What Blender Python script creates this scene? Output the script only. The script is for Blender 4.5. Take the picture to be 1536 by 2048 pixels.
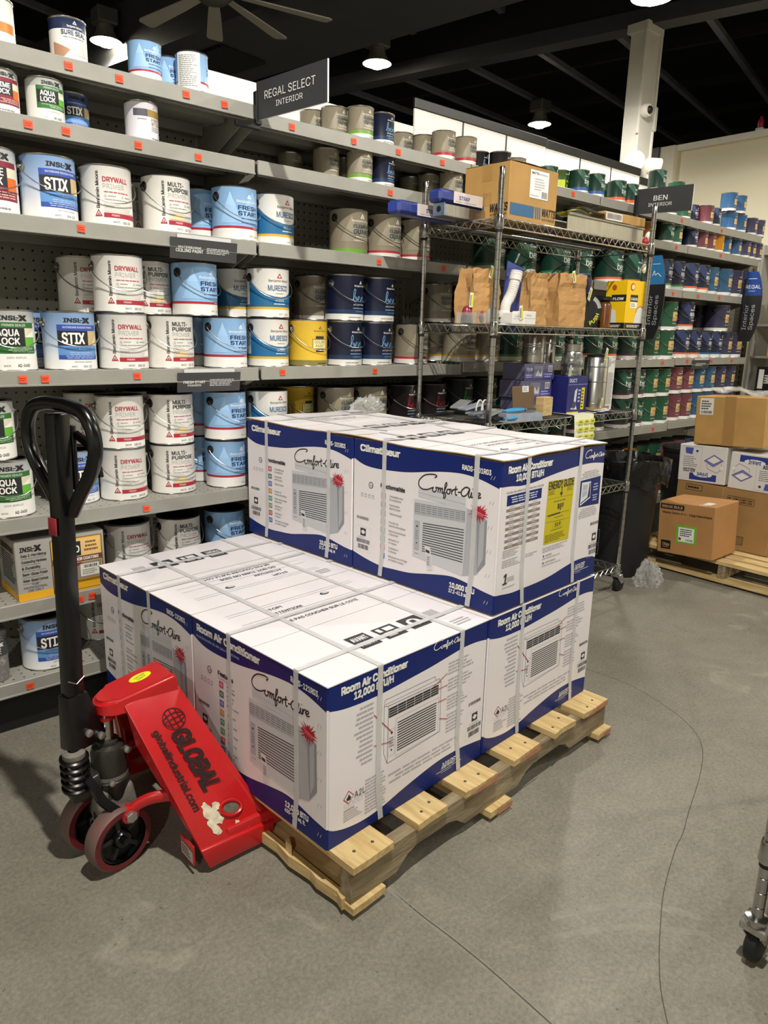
import bpy, bmesh, math, random
from mathutils import Vector, Matrix
from mathutils.geometry import tessellate_polygon, delaunay_2d_cdt
for _o in list(bpy.data.objects): bpy.data.objects.remove(_o)
SC = bpy.context.scene
COL = SC.collection
random.seed(7)
PI = math.pi

# ------------------------------------------------------------------ camera
YAW, PITCH, ROLL, FPX, CAMH = 0.7227, 0.24089, 0.02344, 1450.57, 1.38
def _cam():
    cy, sy = math.cos(YAW), math.sin(YAW)
    f = Vector((sy*math.cos(PITCH), cy*math.cos(PITCH), -math.sin(PITCH)))
    r = Vector((cy, -sy, 0)); u = r.cross(f)
    c, s = math.cos(ROLL), math.sin(ROLL)
    r2 = c*r + s*u; u2 = -s*r + c*u
    cd = bpy.data.cameras.new('camera'); o = bpy.data.objects.new('camera', cd); COL.objects.link(o)
    o.matrix_world = Matrix(((r2.x, u2.x, -f.x, 0), (r2.y, u2.y, -f.y, 0), (r2.z, u2.z, -f.z, CAMH), (0, 0, 0, 1)))
    cd.sensor_fit = 'VERTICAL'; cd.sensor_height = 32.0; cd.sensor_width = 24.0
    cd.lens = 32.0*FPX/2048.0; cd.clip_start = 0.02; cd.clip_end = 100
    SC.camera = o
_cam()
# ------------------------------------------------------------------ world, lamps, exposure
W = bpy.data.worlds.new('world'); SC.world = W; W.use_nodes = True
W.node_tree.nodes['Background'].inputs[0].default_value = (0.9, 0.95, 1.0, 1)
W.node_tree.nodes['Background'].inputs[1].default_value = 0.0
SC.view_settings.view_transform = 'Standard'; SC.view_settings.look = 'None'
SC.view_settings.exposure = 0.62; SC.view_settings.gamma = 1.0; SC.view_settings.use_curve_mapping = False
LAMP_COL = (1.0, 0.95, 0.865)
def spot(x, y, z, watts, size=0.07, angle=174):
    l = bpy.data.lights.new('downlight_beam', 'SPOT'); l.energy = watts; l.color = LAMP_COL
    l.spot_size = math.radians(angle); l.spot_blend = 0.35; l.shadow_soft_size = size
    o = bpy.data.objects.new('downlight_beam', l); COL.objects.link(o); o.location = (x, y, z); return o
# unseen aisle lamps set by the cast shadows, then added fill lamps
spot(0.68, 0.34, 4.05, 390, .05)
spot(-3.0, -2.4, 3.85, 190, .06)
spot(3.4, -1.6, 3.85, 60)  # weak fill lamp, added without a fixture
spot(5.2, -0.9, 3.85, 170)  # unseen lamp added to brighten the cream partition
CEIL_LIGHTS = [(2.62, 6.52, 3.70, 90), (4.50, 5.33, 3.70, 90), (6.94, 5.46, 3.70, 90), (4.36, 2.66, 3.41, 75)]

# ------------------------------------------------------------------ helpers
def lin(c):
    return tuple((x/12.92 if x <= 0.04045 else ((x+0.055)/1.055)**2.4) for x in c)
def hexc(h):
    return lin(tuple(int(h[i:i+2], 16)/255 for i in (0, 2, 4)))
_M = {}
def mat(name, col, rough=0.5, metal=0.0, noise=0.0, nscale=30.0, bump=0.0, bscale=80.0, alpha=1.0, trans=0.0, emit=None, estr=0.0, coat=0.0, spec=0.5, stretch=None, noise2=None):
    """procedural principled material with noise in colour, roughness and bump"""
    if name in _M: return _M[name]
    if isinstance(col, str): col = hexc(col)
    m = bpy.data.materials.new(name); m.use_nodes = True; nt = m.node_tree; N = nt.nodes; L = nt.links
    b = N['Principled BSDF']; b.inputs['Roughness'].default_value = rough; b.inputs['Metallic'].default_value = metal
    b.inputs['Alpha'].default_value = alpha; b.inputs['Transmission Weight'].default_value = trans
    b.inputs['Coat Weight'].default_value = coat; b.inputs['Specular IOR Level'].default_value = spec
    b.inputs['Base Color'].default_value = (*col, 1)
    if emit is not None:
        b.inputs['Emission Color'].default_value = (*(hexc(emit) if isinstance(emit, str) else emit), 1); b.inputs['Emission Strength'].default_value = estr
    if noise or bump:
        tc = N.new('ShaderNodeTexCoord'); mp = N.new('ShaderNodeMapping'); L.new(tc.outputs['Object'], mp.inputs['Vector'])
        if stretch: mp.inputs['Scale'].default_value = stretch
    if noise:
        nz = N.new('ShaderNodeTexNoise'); nz.inputs['Scale'].default_value = nscale; nz.inputs['Detail'].default_value = 5.0
        L.new(mp.outputs['Vector'], nz.inputs['Vector'])
        cr = N.new('ShaderNodeValToRGB'); cr.color_ramp.elements[0].position = 0.3; cr.color_ramp.elements[1].position = 0.7
        d = noise2 if noise2 is not None else tuple(max(0, c*(1-noise)) for c in col)
        if isinstance(d, str): d = hexc(d)
        cr.color_ramp.elements[0].color = (*d, 1); cr.color_ramp.elements[1].color = (*tuple(min(1, c*(1+noise*0.35)) for c in col), 1)
        L.new(nz.outputs['Fac'], cr.inputs['Fac']); L.new(cr.outputs['Color'], b.inputs['Base Color'])
    if bump:
        n2 = N.new('ShaderNodeTexNoise'); n2.inputs['Scale'].default_value = bscale; n2.inputs['Detail'].default_value = 4.0
        L.new(mp.outputs['Vector'], n2.inputs['Vector'])
        bp = N.new('ShaderNodeBump'); bp.inputs['Strength'].default_value = bump; bp.inputs['Distance'].default_value = 0.01
        L.new(n2.outputs['Fac'], bp.inputs['Height']); L.new(bp.outputs['Normal'], b.inputs['Normal'])
    _M[name] = m; return m
def ink(h, rough=0.45):
    return mat('ink_'+h+('' if rough == 0.45 else '_%d' % int(rough*100)), h, rough)

class MB:
    """collects faces (each with its own material) and links them as ONE mesh object"""
    def __init__(s): s.v = []; s.f = []; s.m = []; s.sm = []
    def add(s, vs, fs, m, smooth=False):
        o = len(s.v); s.v.extend(vs)
        for f in fs: s.f.append(tuple(i+o for i in f)); s.m.append(m); s.sm.append(smooth)
    def quad(s, a, b, c, d, m): s.add([a, b, c, d], [(0, 1, 2, 3)], m)
    def box(s, x0, y0, z0, x1, y1, z1, m, ch=0.0, T=None):
        if ch <= 0:
            vs = [(x0,y0,z0),(x1,y0,z0),(x1,y1,z0),(x0,y1,z0),(x0,y0,z1),(x1,y0,z1),(x1,y1,z1),(x0,y1,z1)]
            fs = [(3,2,1,0),(4,5,6,7),(0,1,5,4),(1,2,6,5),(2,3,7,6),(3,0,4,7)]
        else:
            ch = min(ch, abs(x1-x0)*.45, abs(y1-y0)*.45, abs(z1-z0)*.45); vs = []; idx = {}
            X = (x0, x1); Y = (y0, y1); Z = (z0, z1)
            for i in (0,1):
                for j in (0,1):
                    for k in (0,1):
                        sx = ch if i == 0 else -ch; sy = ch if j == 0 else -ch; sz = ch if k == 0 else -ch
                        for a, p in enumerate(((X[i], Y[j]+sy, Z[k]+sz), (X[i]+sx, Y[j], Z[k]+sz), (X[i]+sx, Y[j]+sy, Z[k]))):
                            idx[(i,j,k,a)] = len(vs); vs.append(p)
            I = lambda *a: idx[a]
            fs = [(I(0,0,0,0),I(0,0,1,0),I(0,1,1,0),I(0,1,0,0)), (I(1,0,0,0),I(1,1,0,0),I(1,1,1,0),I(1,0,1,0)),
                  (I(0,0,0,1),I(1,0,0,1),I(1,0,1,1),I(0,0,1,1)), (I(0,1,0,1),I(0,1,1,1),I(1,1,1,1),I(1,1,0,1)),
                  (I(0,0,0,2),I(0,1,0,2),I(1,1,0,2),I(1,0,0,2)), (I(0,0,1,2),I(1,0,1,2),I(1,1,1,2),I(0,1,1,2))]
            for j in (0,1):
                for k in (0,1): fs.append((I(0,j,k,1),I(1,j,k,1),I(1,j,k,2),I(0,j,k,2)))
            for i in (0,1):
                for k in (0,1): fs.append((I(i,0,k,0),I(i,1,k,0),I(i,1,k,2),I(i,0,k,2)))
            for i in (0,1):
                for j in (0,1): fs.append((I(i,j,0,0),I(i,j,1,0),I(i,j,1,1),I(i,j,0,1)))
            for i in (0,1):
                for j in (0,1):
                    for k in (0,1): fs.append((I(i,j,k,0),I(i,j,k,1),I(i,j,k,2)))
        if T is not None: vs = [tuple(T @ Vector(p)) for p in vs]
        s.add(vs, fs, m)
    def lathe(s, prof, m, n=32, c=(0,0,0), axis='z', caps=True, smooth=True):
        """prof: list of (r, h) or (r, h, material of the band up to the next one)"""
        vs = []
        for p in prof:
            for i in range(n):
                a = 2*PI*i/n; x, y, h = p[0]*math.cos(a), p[0]*math.sin(a), p[1]
                q = (x, y, h) if axis == 'z' else ((h, x, y) if axis == 'x' else (y, h, x))
                vs.append((q[0]+c[0], q[1]+c[1], q[2]+c[2]))
        o = len(s.v); s.v.extend(vs)
        for k in range(len(prof)-1):
            mm = prof[k][2] if len(prof[k]) > 2 else m
            for i in range(n):
                j = (i+1) % n; s.f.append((o+k*n+i, o+k*n+j, o+(k+1)*n+j, o+(k+1)*n+i)); s.m.append(mm); s.sm.append(smooth)
        if caps:
            s.f.append(tuple(o+i for i in reversed(range(n)))); s.m.append(m); s.sm.append(False)
            s.f.append(tuple(o+(len(prof)-1)*n+i for i in range(n))); s.m.append(prof[-1][2] if len(prof[-1]) > 2 else m); s.sm.append(False)
    def tube(s, pts, r, m, n=8, closed=False, caps=True):
        P = [Vector(p) for p in pts]; N = len(P); R = r if isinstance(r, (list, tuple)) else [r]*N
        vs = []; up = None
        for i in range(N):
            a = P[(i-1) % N] if (closed or i > 0) else P[i]; b = P[(i+1) % N] if (closed or i < N-1) else P[i]
            t = (b-a)
            t = t.normalized() if t.length > 1e-9 else Vector((0,0,1))
            if up is None:
                up = Vector((0,0,1)) if abs(t.z) < 0.9 else Vector((1,0,0))
            x = up - t*up.dot(t)
            if x.length < 1e-6: x = t.orthogonal()
            x.normalize(); y = t.cross(x); up = x
            for k in range(n):
                an = 2*PI*k/n; vs.append(tuple(P[i]+(x*math.cos(an)+y*math.sin(an))*R[i]))
        o = len(s.v); s.v.extend(vs)
        for i in range(N if closed else N-1):
            j = (i+1) % N
            for k in range(n):
                l = (k+1) % n; s.f.append((o+i*n+k, o+i*n+l, o+j*n+l, o+j*n+k)); s.m.append(m); s.sm.append(n > 4)
        if caps and not closed:
            s.f.append(tuple(o+k for k in reversed(range(n)))); s.m.append(m); s.sm.append(False)
            s.f.append(tuple(o+(N-1)*n+k for k in range(n))); s.m.append(m); s.sm.append(False)
    def bar(s, a, b, w, h, m, up=(0,0,1)):
        """rectangular bar from a to b, w across, h along up"""
        a = Vector(a); b = Vector(b); t = (b-a).normalized(); u = Vector(up); x = t.cross(u)
        if x.length < 1e-6: x = t.orthogonal()
        x.normalize(); y = x.cross(t).normalized(); vs = []
        for p in (a, b):
            for i, j in ((-1,-1),(1,-1),(1,1),(-1,1)): vs.append(tuple(p + x*(i*w/2) + y*(j*h/2)))
        s.add(vs, [(0,1,2,3),(7,6,5,4),(0,4,5,1),(1,5,6,2),(2,6,7,3),(3,7,4,0)], m)
    def prism(s, poly, z0, z1, m, T=None, side=None):
        """2D polygon extruded z0..z1, then T"""
        n = len(poly); vs = [(p[0], p[1], z0) for p in poly] + [(p[0], p[1], z1) for p in poly]
        if T is not None: vs = [tuple(T @ Vector(v)) for v in vs]
        o = len(s.v); s.v.extend(vs)
        for t in tessellate_polygon([[Vector((p[0], p[1], 0)) for p in poly]]):
            s.f.append((o+t[0], o+t[1], o+t[2])); s.m.append(m); s.sm.append(False)
            s.f.append((o+n+t[2], o+n+t[1], o+n+t[0])); s.m.append(m); s.sm.append(False)
        for i in range(n):
            j = (i+1) % n; s.f.append((o+i, o+j, o+n+j, o+n+i)); s.m.append(side or m); s.sm.append(False)
    def grid(s, fn, nu, nv, m, smooth=True):
        vs = [fn(i/nu, j/nv) for j in range(nv+1) for i in range(nu+1)]
        fs = [(j*(nu+1)+i, j*(nu+1)+i+1, (j+1)*(nu+1)+i+1, (j+1)*(nu+1)+i) for j in range(nv) for i in range(nu)]
        s.add(vs, fs, m, smooth)
    def build(s, name, parent=None, loc=None, rot=None):
        me = bpy.data.meshes.new(name); me.from_pydata(s.v, [], s.f)
        ms = []; ix = []
        for m in s.m:
            if m not in ms: ms.append(m)
            ix.append(ms.index(m))
        for m in ms: me.materials.append(m)
        me.polygons.foreach_set('material_index', ix); me.polygons.foreach_set('use_smooth', s.sm)
        me.update()
        if any(s.sm): me.set_sharp_from_angle(angle=math.radians(42))
        o = bpy.data.objects.new(name, me); COL.objects.link(o)
        if parent is not None: o.parent = parent
        if loc is not None: o.location = loc
        if rot is not None: o.rotation_euler = rot
        return o
def tag(o, label=None, cat=None, group=None, kind=None):
    if label: o['label'] = label
    if cat: o['category'] = cat
    if group: o['group'] = group
    if kind: o['kind'] = kind
    return o
def thing(name, label, cat, loc=(0,0,0), rz=0.0, group=None):
    o = bpy.data.objects.new(name, None); COL.objects.link(o); o.empty_display_size = 0.05
    o.location = loc; o.rotation_euler = (0,0,rz); return tag(o, label, cat, group)
def copy_thing(src, loc, rz, label, group=None):
    r = src.copy(); COL.objects.link(r); r.location = loc; r.rotation_euler = (0,0,rz); r['label'] = label
    if group: r['group'] = group
    for ch in KIDS.get(src.name, []):
        c = ch.copy(); COL.objects.link(c); c.parent = r
    return r
KIDS = {}
def rotz(a): return Matrix.Rotation(a, 4, 'Z')
def crom(pts, n=6, closed=False):
    """Catmull-Rom through 2D/3D points"""
    P = [Vector(p) for p in pts]; N = len(P); out = []
    for i in range(N if closed else N-1):
        if closed: a, b, c, d = P[i-1], P[i], P[(i+1) % N], P[(i+2) % N]
        else: a, b, c, d = P[max(i-1,0)], P[i], P[i+1], P[min(i+2,N-1)]
        for k in range(n):
            t = k/n
            out.append(0.5*((2*b)+(c-a)*t+(2*a-5*b+4*c-d)*t*t+(3*b-a-3*c+d)*t**3))
    if not closed: out.append(P[-1])
    return [tuple(p) for p in out]

# ---- flat print: lettering and artwork laid on a surface in layers of a quarter millimetre
_G = {}
def _font():
    try:
        import os
        p = os.path.join(bpy.utils.system_resource('DATAFILES'), 'fonts', 'Inter.woff2')   # the interface font that ships with Blender
        return bpy.data.fonts.load(p) if os.path.exists(p) else None
    except Exception: return None
FONT = _font()
def glyphs(s, bold=0.0, res=2):
    """outline of a line of text, filled with triangles whose centres have a winding number"""
    k = (s, res)
    if k in _G: return _G[k]
    cu = bpy.data.curves.new('t', 'FONT'); cu.body = s; cu.size = 1.0; cu.resolution_u = res; cu.fill_mode = 'NONE'
    if FONT: cu.font = FONT
    o = bpy.data.objects.new('t', cu); COL.objects.link(o); dg = bpy.context.evaluated_depsgraph_get(); dg.update()
    ev = o.evaluated_get(dg); me = ev.to_mesh()
    P = [(v.co.x, v.co.y) for v in me.vertices]; E = [tuple(e.vertices) for e in me.edges]
    ev.to_mesh_clear(); bpy.data.objects.remove(o); bpy.data.curves.remove(cu)
    nx = {}
    for e in E:
        for p, q in (e, e[::-1]): nx.setdefault(p, []).append(q)
    seen = set(); loops = []
    for st in range(len(P)):
        if st in seen or st not in nx: continue
        L = [st]; seen.add(st); cur = st
        while True:
            n = [q for q in nx[cur] if q not in seen]
            if not n: break
            cur = min(n) if len(L) == 1 else n[0]; seen.add(cur); L.append(cur)
        if len(L) > 2: loops.append(L)
    V = []; T = []
    if loops:
        r = delaunay_2d_cdt([Vector(p) for p in P], [(L[i], L[(i+1) % len(L)]) for L in loops for i in range(len(L))], [], 0, 1e-5)
        V = [(v.x, v.y) for v in r[0]]; segs = [(P[L[i]], P[L[(i+1) % len(L)]]) for L in loops for i in range(len(L))]
        for f in r[2]:
            cx = sum(V[i][0] for i in f)/len(f); cy = sum(V[i][1] for i in f)/len(f); w = 0
            for (x0, y0), (x1, y1) in segs:
                if (y0 <= cy) != (y1 <= cy) and x0+(cy-y0)*(x1-x0)/(y1-y0) > cx: w += 1 if y1 > y0 else -1
            if w: T.append(tuple(f))
    x0 = min((v[0] for v in V), default=0); x1 = max((v[0] for v in V), default=1)
    _G[k] = (V, T, x0, x1); return _G[k]
_cap = None
def cap_h():
    global _cap
    if _cap is None:
        V = glyphs('H')[0]; _cap = max(v[1] for v in V)
    return _cap
def clip_half(poly, x, keep_ge):
    out = []; n = len(poly)
    for i in range(n):
        a, b = poly[i], poly[(i+1) % n]
        ina = a[0] >= x if keep_ge else a[0] <= x; inb = b[0] >= x if keep_ge else b[0] <= x
        if ina: out.append(a)
        if ina != inb:
            t = (x-a[0])/(b[0]-a[0]); out.append((x, a[1]+t*(b[1]-a[1])))
    return out
class Print:
    def __init__(s, mb, fn, strip=None, base=0.0004, step=0.00025):
        s.mb = mb; s.fn = fn; s.strip = strip; s.base = base; s.step = step; s.n = 0
    def H(s, layer):                    # no two pieces of print share a plane
        s.n += 1; return s.base + s.step*layer + 4e-7*s.n
    def _tri(s, tri, m, h):
        if s.strip:
            lo = min(p[0] for p in tri); hi = max(p[0] for p in tri); w = s.strip
            if hi-lo > w:
                k = math.floor(lo/w)
                while k*w < hi:
                    q = clip_half(clip_half(tri, k*w, True), (k+1)*w, False)
                    if len(q) >= 3: s.mb.add([s.fn(p[0], p[1], h) for p in q], [tuple(range(len(q)))], m)
                    k += 1
                return
        s.mb.add([s.fn(p[0], p[1], h) for p in tri], [tuple(range(len(tri)))], m)
    def poly(s, pts, m, layer=1):
        h = s.H(layer)
        if len(pts) <= 4 and True:
            s._tri(list(pts), m, h) if len(pts) == 3 else [s._tri([pts[0], pts[1], pts[2]], m, h), s._tri([pts[0], pts[2], pts[3]], m, h)]
            return
        for t in tessellate_polygon([[Vector((p[0], p[1], 0)) for p in pts]]): s._tri([pts[i] for i in t], m, h)
    def rect(s, a, b, c, d, m, layer=1):
        h = s.H(layer)
        if s.strip and c-a > s.strip:
            n = max(1, int(math.ceil((c-a)/s.strip)))
            for i in range(n):
                u0 = a+(c-a)*i/n; u1 = a+(c-a)*(i+1)/n
                s.mb.add([s.fn(u0,b,h), s.fn(u1,b,h), s.fn(u1,d,h), s.fn(u0,d,h)], [(0,1,2,3)], m)
        else: s.mb.add([s.fn(a,b,h), s.fn(c,b,h), s.fn(c,d,h), s.fn(a,d,h)], [(0,1,2,3)], m)
    def frame(s, a, b, c, d, w, m, layer=1):
        s.rect(a,b,c,b+w,m,layer); s.rect(a,d-w,c,d,m,layer); s.rect(a,b+w,a+w,d-w,m,layer); s.rect(c-w,b+w,c,d-w,m,layer)
    def line(s, a, b, w, m, layer=2):
        dx, dy = b[0]-a[0], b[1]-a[1]; L = math.hypot(dx, dy) or 1; nx, ny = -dy/L*w/2, dx/L*w/2
        s.poly([(a[0]+nx,a[1]+ny),(b[0]+nx,b[1]+ny),(b[0]-nx,b[1]-ny),(a[0]-nx,a[1]-ny)], m, layer)
    def stroke(s, pts, w, m, layer=3):
        n = len(pts); L = []; Rr = []
        for i in range(n):
            a = pts[max(i-1,0)]; b = pts[min(i+1,n-1)]; dx, dy = b[0]-a[0], b[1]-a[1]; l = math.hypot(dx,dy) or 1
            L.append((pts[i][0]-dy/l*w/2, pts[i][1]+dx/l*w/2)); Rr.append((pts[i][0]+dy/l*w/2, pts[i][1]-dx/l*w/2))
        for i in range(n-1): s.poly([L[i], L[i+1], Rr[i+1], Rr[i]], m, layer)
    def disc(s, u, v, r, m, layer=2, n=14, ry=None):
        s.poly([(u+r*math.cos(2*PI*i/n), v+(ry or r)*math.sin(2*PI*i/n)) for i in range(n)], m, layer)
    def text(s, t, u, v, h, m, align='L', bold=0.0, sx=1.0, width=None, shear=0.0, slope=0.0, rot=0.0, layer=3, res=2):
        """cap height h; width squeezes or stretches the line to that length; bold lays four shifted copies"""
        V, T, x0, x1 = glyphs(t, 0.0, res); k = h/cap_h(); kx = k*sx; bd = bold if h > .0085 else 0.0
        if width: kx = width/max(x1-x0+2*bd, 1e-6)
        off = {'L': x0-bd, 'C': (x0+x1)/2, 'R': x1+bd}[align]; c, sn = math.cos(rot), math.sin(rot)
        for dx, dy in (((-bd, -bd*.55), (bd, -bd*.55), (-bd, bd*.55), (bd, bd*.55)) if bd else ((0, 0),)):
            P = []
            for x, y in V:
                x += dx; y += dy
                a = (x-off)*kx + shear*y*k; b = y*k + slope*(x-off)*kx
                P.append((u + a*c - b*sn, v + a*sn + b*c))
            hh = s.H(layer)
            if s.strip:
                for t_ in T: s._tri([P[i] for i in t_], m, hh)
            else: s.mb.add([s.fn(p[0], p[1], hh) for p in P], T, m)
    def greek(s, a, b, c, d, n, m, layer=2, align='L', fill=0.5, rnd=None, vary=0.35):
        """n lines of too-small-to-read text as word dashes"""
        R = rnd or random; lh = (d-b)/n
        for i in range(n):
            v1 = d-i*lh-lh*(1-fill)/2; v0 = v1-lh*fill; L = (c-a)*(1-vary*R.random())
            u = a if align == 'L' else (c-L if align == 'R' else (a+c-L)/2); e = u+L
            while u < e-1e-6:
                w = min((c-a)*R.uniform(.08,.22), e-u); s.rect(u, v0, u+w*.86, v1, m, layer); u += w
    def bars(s, a, b, c, d, m, layer=2, n=18, rnd=None):
        R = rnd or random; u = a; w = (c-a)/n
        while u < c-w*.3:
            k = w*R.choice((.3,.5,.8)); s.rect(u, b, min(u+k,c), d, m, layer); u += k + w*R.choice((.3,.45,.6))
def flat_xz(x0, y0, z0):                # a face looking to -Y
    return lambda u, v, h: (x0+u, y0-h, z0+v)
def flat_left(x0, y1, z0):              # a face looking to -X, u runs towards -Y
    return lambda u, v, h: (x0-h, y1-u, z0+v)
def flat_top(x0, y0, z0):
    return lambda u, v, h: (x0+u, y0+v, z0+h)
def cyl_map(r):
    return lambda u, v, h: ((r+h)*math.sin(u/r), -(r+h)*math.cos(u/r), v)
# ------------------------------------------------------------------ common materials
M_shelf = mat('grey_shelf_enamel', '918F87', 0.42, 0.0, noise=.10, nscale=9, bump=.02, bscale=200)
M_lip = mat('grey_shelf_lip_enamel', '94938B', 0.38, 0.0, noise=.08, nscale=12)
M_upr = mat('grey_upright_enamel', '96948A', 0.45, 0.0, noise=.08, nscale=15)
M_black = mat('black_painted_steel', '131313', 0.42, noise=.3, nscale=20)
M_matte = mat('matte_black_plastic', '0E0E0F', 0.6, noise=.3, nscale=25)
M_chrome = mat('chrome_wire', 'B4B4B2', 0.2, 1.0, noise=.15, nscale=60)
M_steel = mat('brushed_steel', 'B9B8B4', 0.28, 1.0, noise=.18, nscale=20, stretch=(8, 8, .4))
M_tin = mat('tinplate', 'B0AFAA', 0.3, 1.0, noise=.2, nscale=40)
M_tag = mat('orange_price_card', 'F0562F', 0.55, noise=.06, nscale=90)
M_white = mat('white_board', 'E9E5DC', 0.6, noise=.04, nscale=6)
def peg_mat(name, col, pitch, rad, axes):
    """painted sheet with a regular grid of drilled holes"""
    m = bpy.data.materials.new(name); m.use_nodes = True; nt = m.node_tree; N = nt.nodes; L = nt.links; b = N['Principled BSDF']
    tc = N.new('ShaderNodeTexCoord'); sp = N.new('ShaderNodeSeparateXYZ'); L.new(tc.outputs['Object'], sp.inputs[0]); ds = []
    for ax in axes:
        a = N.new('ShaderNodeMath'); a.operation = 'PINGPONG'; a.inputs[1].default_value = pitch/2; L.new(sp.outputs[ax], a.inputs[0])
        p = N.new('ShaderNodeMath'); p.operation = 'POWER'; p.inputs[1].default_value = 2; L.new(a.outputs[0], p.inputs[0]); ds.append(p)
    s = N.new('ShaderNodeMath'); s.operation = 'ADD'; L.new(ds[0].outputs[0], s.inputs[0]); L.new(ds[1].outputs[0], s.inputs[1])
    lt = N.new('ShaderNodeMath'); lt.operation = 'LESS_THAN'; lt.inputs[1].default_value = rad*rad; L.new(s.outputs[0], lt.inputs[0])
    nz = N.new('ShaderNodeTexNoise'); nz.inputs['Scale'].default_value = 6; L.new(tc.outputs['Object'], nz.inputs['Vector'])
    mx = N.new('ShaderNodeMix'); mx.data_type = 'RGBA'; c = hexc(col)
    mx.inputs['A'].default_value = (*c, 1); mx.inputs['B'].default_value = (*tuple(x*.8 for x in c), 1); L.new(nz.outputs['Fac'], mx.inputs['Factor'])
    m2 = N.new('ShaderNodeMix'); m2.data_type = 'RGBA'; L.new(lt.outputs[0], m2.inputs['Factor']); L.new(mx.outputs['Result'], m2.inputs['A']); m2.inputs['B'].default_value = (.006, .006, .006, 1)
    L.new(m2.outputs['Result'], b.inputs['Base Color']); b.inputs['Roughness'].default_value = .5; return m
M_peg = peg_mat('grey_pegboard', '8A887F', .0335, .0043, ('X', 'Z'))
M_deck = peg_mat('perforated_shelf_deck', 'A19F95', .0335, .0034, ('X', 'Y'))

# ------------------------------------------------------------------ room shell
def floor_mat():
    m = bpy.data.materials.new('polished_concrete'); m.use_nodes = True; nt = m.node_tree; N = nt.nodes; L = nt.links; b = N['Principled BSDF']
    tc = N.new('ShaderNodeTexCoord')
    def nz(sc, det=6, rough=.6, dist=0):
        n = N.new('ShaderNodeTexNoise'); n.inputs['Scale'].default_value = sc; n.inputs['Detail'].default_value = det; n.inputs['Roughness'].default_value = rough; n.inputs['Distortion'].default_value = dist
        L.new(tc.outputs['Object'], n.inputs['Vector']); return n
    def ramp(src, p0, c0, p1, c1):
        r = N.new('ShaderNodeValToRGB'); r.color_ramp.elements[0].position = p0; r.color_ramp.elements[1].position = p1
        r.color_ramp.elements[0].color = (*hexc(c0), 1); r.color_ramp.elements[1].color = (*hexc(c1), 1); L.new(src.outputs['Fac'], r.inputs['Fac']); return r
    def mix(a, bb, fac, mode='MIX'):
        x = N.new('ShaderNodeMix'); x.data_type = 'RGBA'; x.blend_type = mode; L.new(a, x.inputs['A']); L.new(bb, x.inputs['B'])
        if isinstance(fac, float): x.inputs['Factor'].default_value = fac
        else: L.new(fac, x.inputs['Factor'])
        return x.outputs['Result']
    big = ramp(nz(1.1, 5, .55, .6), .32, '6C695E', .70, '88847A')
    mid = ramp(nz(3.2, 8, .72, 1.4), .35, '6B685D', .68, '928E80')
    fine = ramp(nz(95, 6, .75, .3), .35, '5A574D', .65, 'A09B8A')
    col = mix(big.outputs['Color'], mid.outputs['Color'], .5); col = mix(col, fine.outputs['Color'], .38)
    # hairline mottling of the worn cream coat
    vo = N.new('ShaderNodeTexVoronoi'); vo.feature = 'DISTANCE_TO_EDGE'; vo.inputs['Scale'].default_value = 34; L.new(nz(9, 4, .6, 2.2).outputs['Color'], vo.inputs['Vector'])
    vr = N.new('ShaderNodeMath'); vr.operation = 'LESS_THAN'; vr.inputs[1].default_value = .035; L.new(vo.outputs['Distance'], vr.inputs[0])
    msk = ramp(nz(1.7, 4, .6, .5), .5, '000000', .64, 'FFFFFF')
    mm = N.new('ShaderNodeMath'); mm.operation = 'MULTIPLY'; L.new(vr.outputs[0], mm.inputs[0]); L.new(msk.outputs['Color'], mm.inputs[1])
    m2 = N.new('ShaderNodeMath'); m2.operation = 'MULTIPLY'; m2.inputs[1].default_value = .75; L.new(mm.outputs[0], m2.inputs[0])
    dk = N.new('ShaderNodeRGB'); dk.outputs[0].default_value = (*hexc('55544B'), 1)
    col = mix(col, dk.outputs[0], m2.outputs[0])
    # cream worn patches
    pm = ramp(nz(2.3, 8, .72, 1.0), .60, '000000', .74, 'FFFFFF'); p2 = N.new('ShaderNodeMath'); p2.operation = 'MULTIPLY'; p2.inputs[1].default_value = .55; L.new(pm.outputs['Color'], p2.inputs[0])
    cr = N.new('ShaderNodeRGB'); cr.outputs[0].default_value = (*hexc('B3AF9C'), 1)
    col = mix(col, cr.outputs[0], p2.outputs[0])
    # scattered dark specks
    sv = ramp(nz(48, 2, .5), .735, '000000', .75, 'FFFFFF'); col = mix(col, dk.outputs[0], sv.outputs['Color'])
    L.new(col, b.inputs['Base Color'])
    rr = N.new('ShaderNodeMapRange'); rr.inputs['To Min'].default_value = .38; rr.inputs['To Max'].default_value = .62; L.new(nz(4, 6).outputs['Fac'], rr.inputs['Value']); L.new(rr.outputs[0], b.inputs['Roughness'])
    bp = N.new('ShaderNodeBump'); bp.inputs['Strength'].default_value = .08; bp.inputs['Distance'].default_value = .004; L.new(nz(70, 6).outputs['Fac'], bp.inputs['Height']); L.new(bp.outputs['Normal'], b.inputs['Normal'])
    b.inputs['Specular IOR Level'].default_value = .45
    return m
mb = MB(); mb.box(-5, -6, -.12, 14, 13, 0, floor_mat()); FLOOR = tag(mb.build('floor'), kind='structure')
M_crack = mat('floor_crack', '4C4B43', .8, noise=.3, nscale=50, alpha=.55); M_scuff = mat('pale_floor_scuff', 'B5B2A4', .6, noise=.25, nscale=25, noise2='A09E92', alpha=.28)
def floor_line(pts, w, m, name):
    mb = MB(); P = Print(mb, lambda u, v, h: (u, v, h)); P.stroke(crom(pts, 8), w, m, 0); o = mb.build(name, FLOOR)
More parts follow.
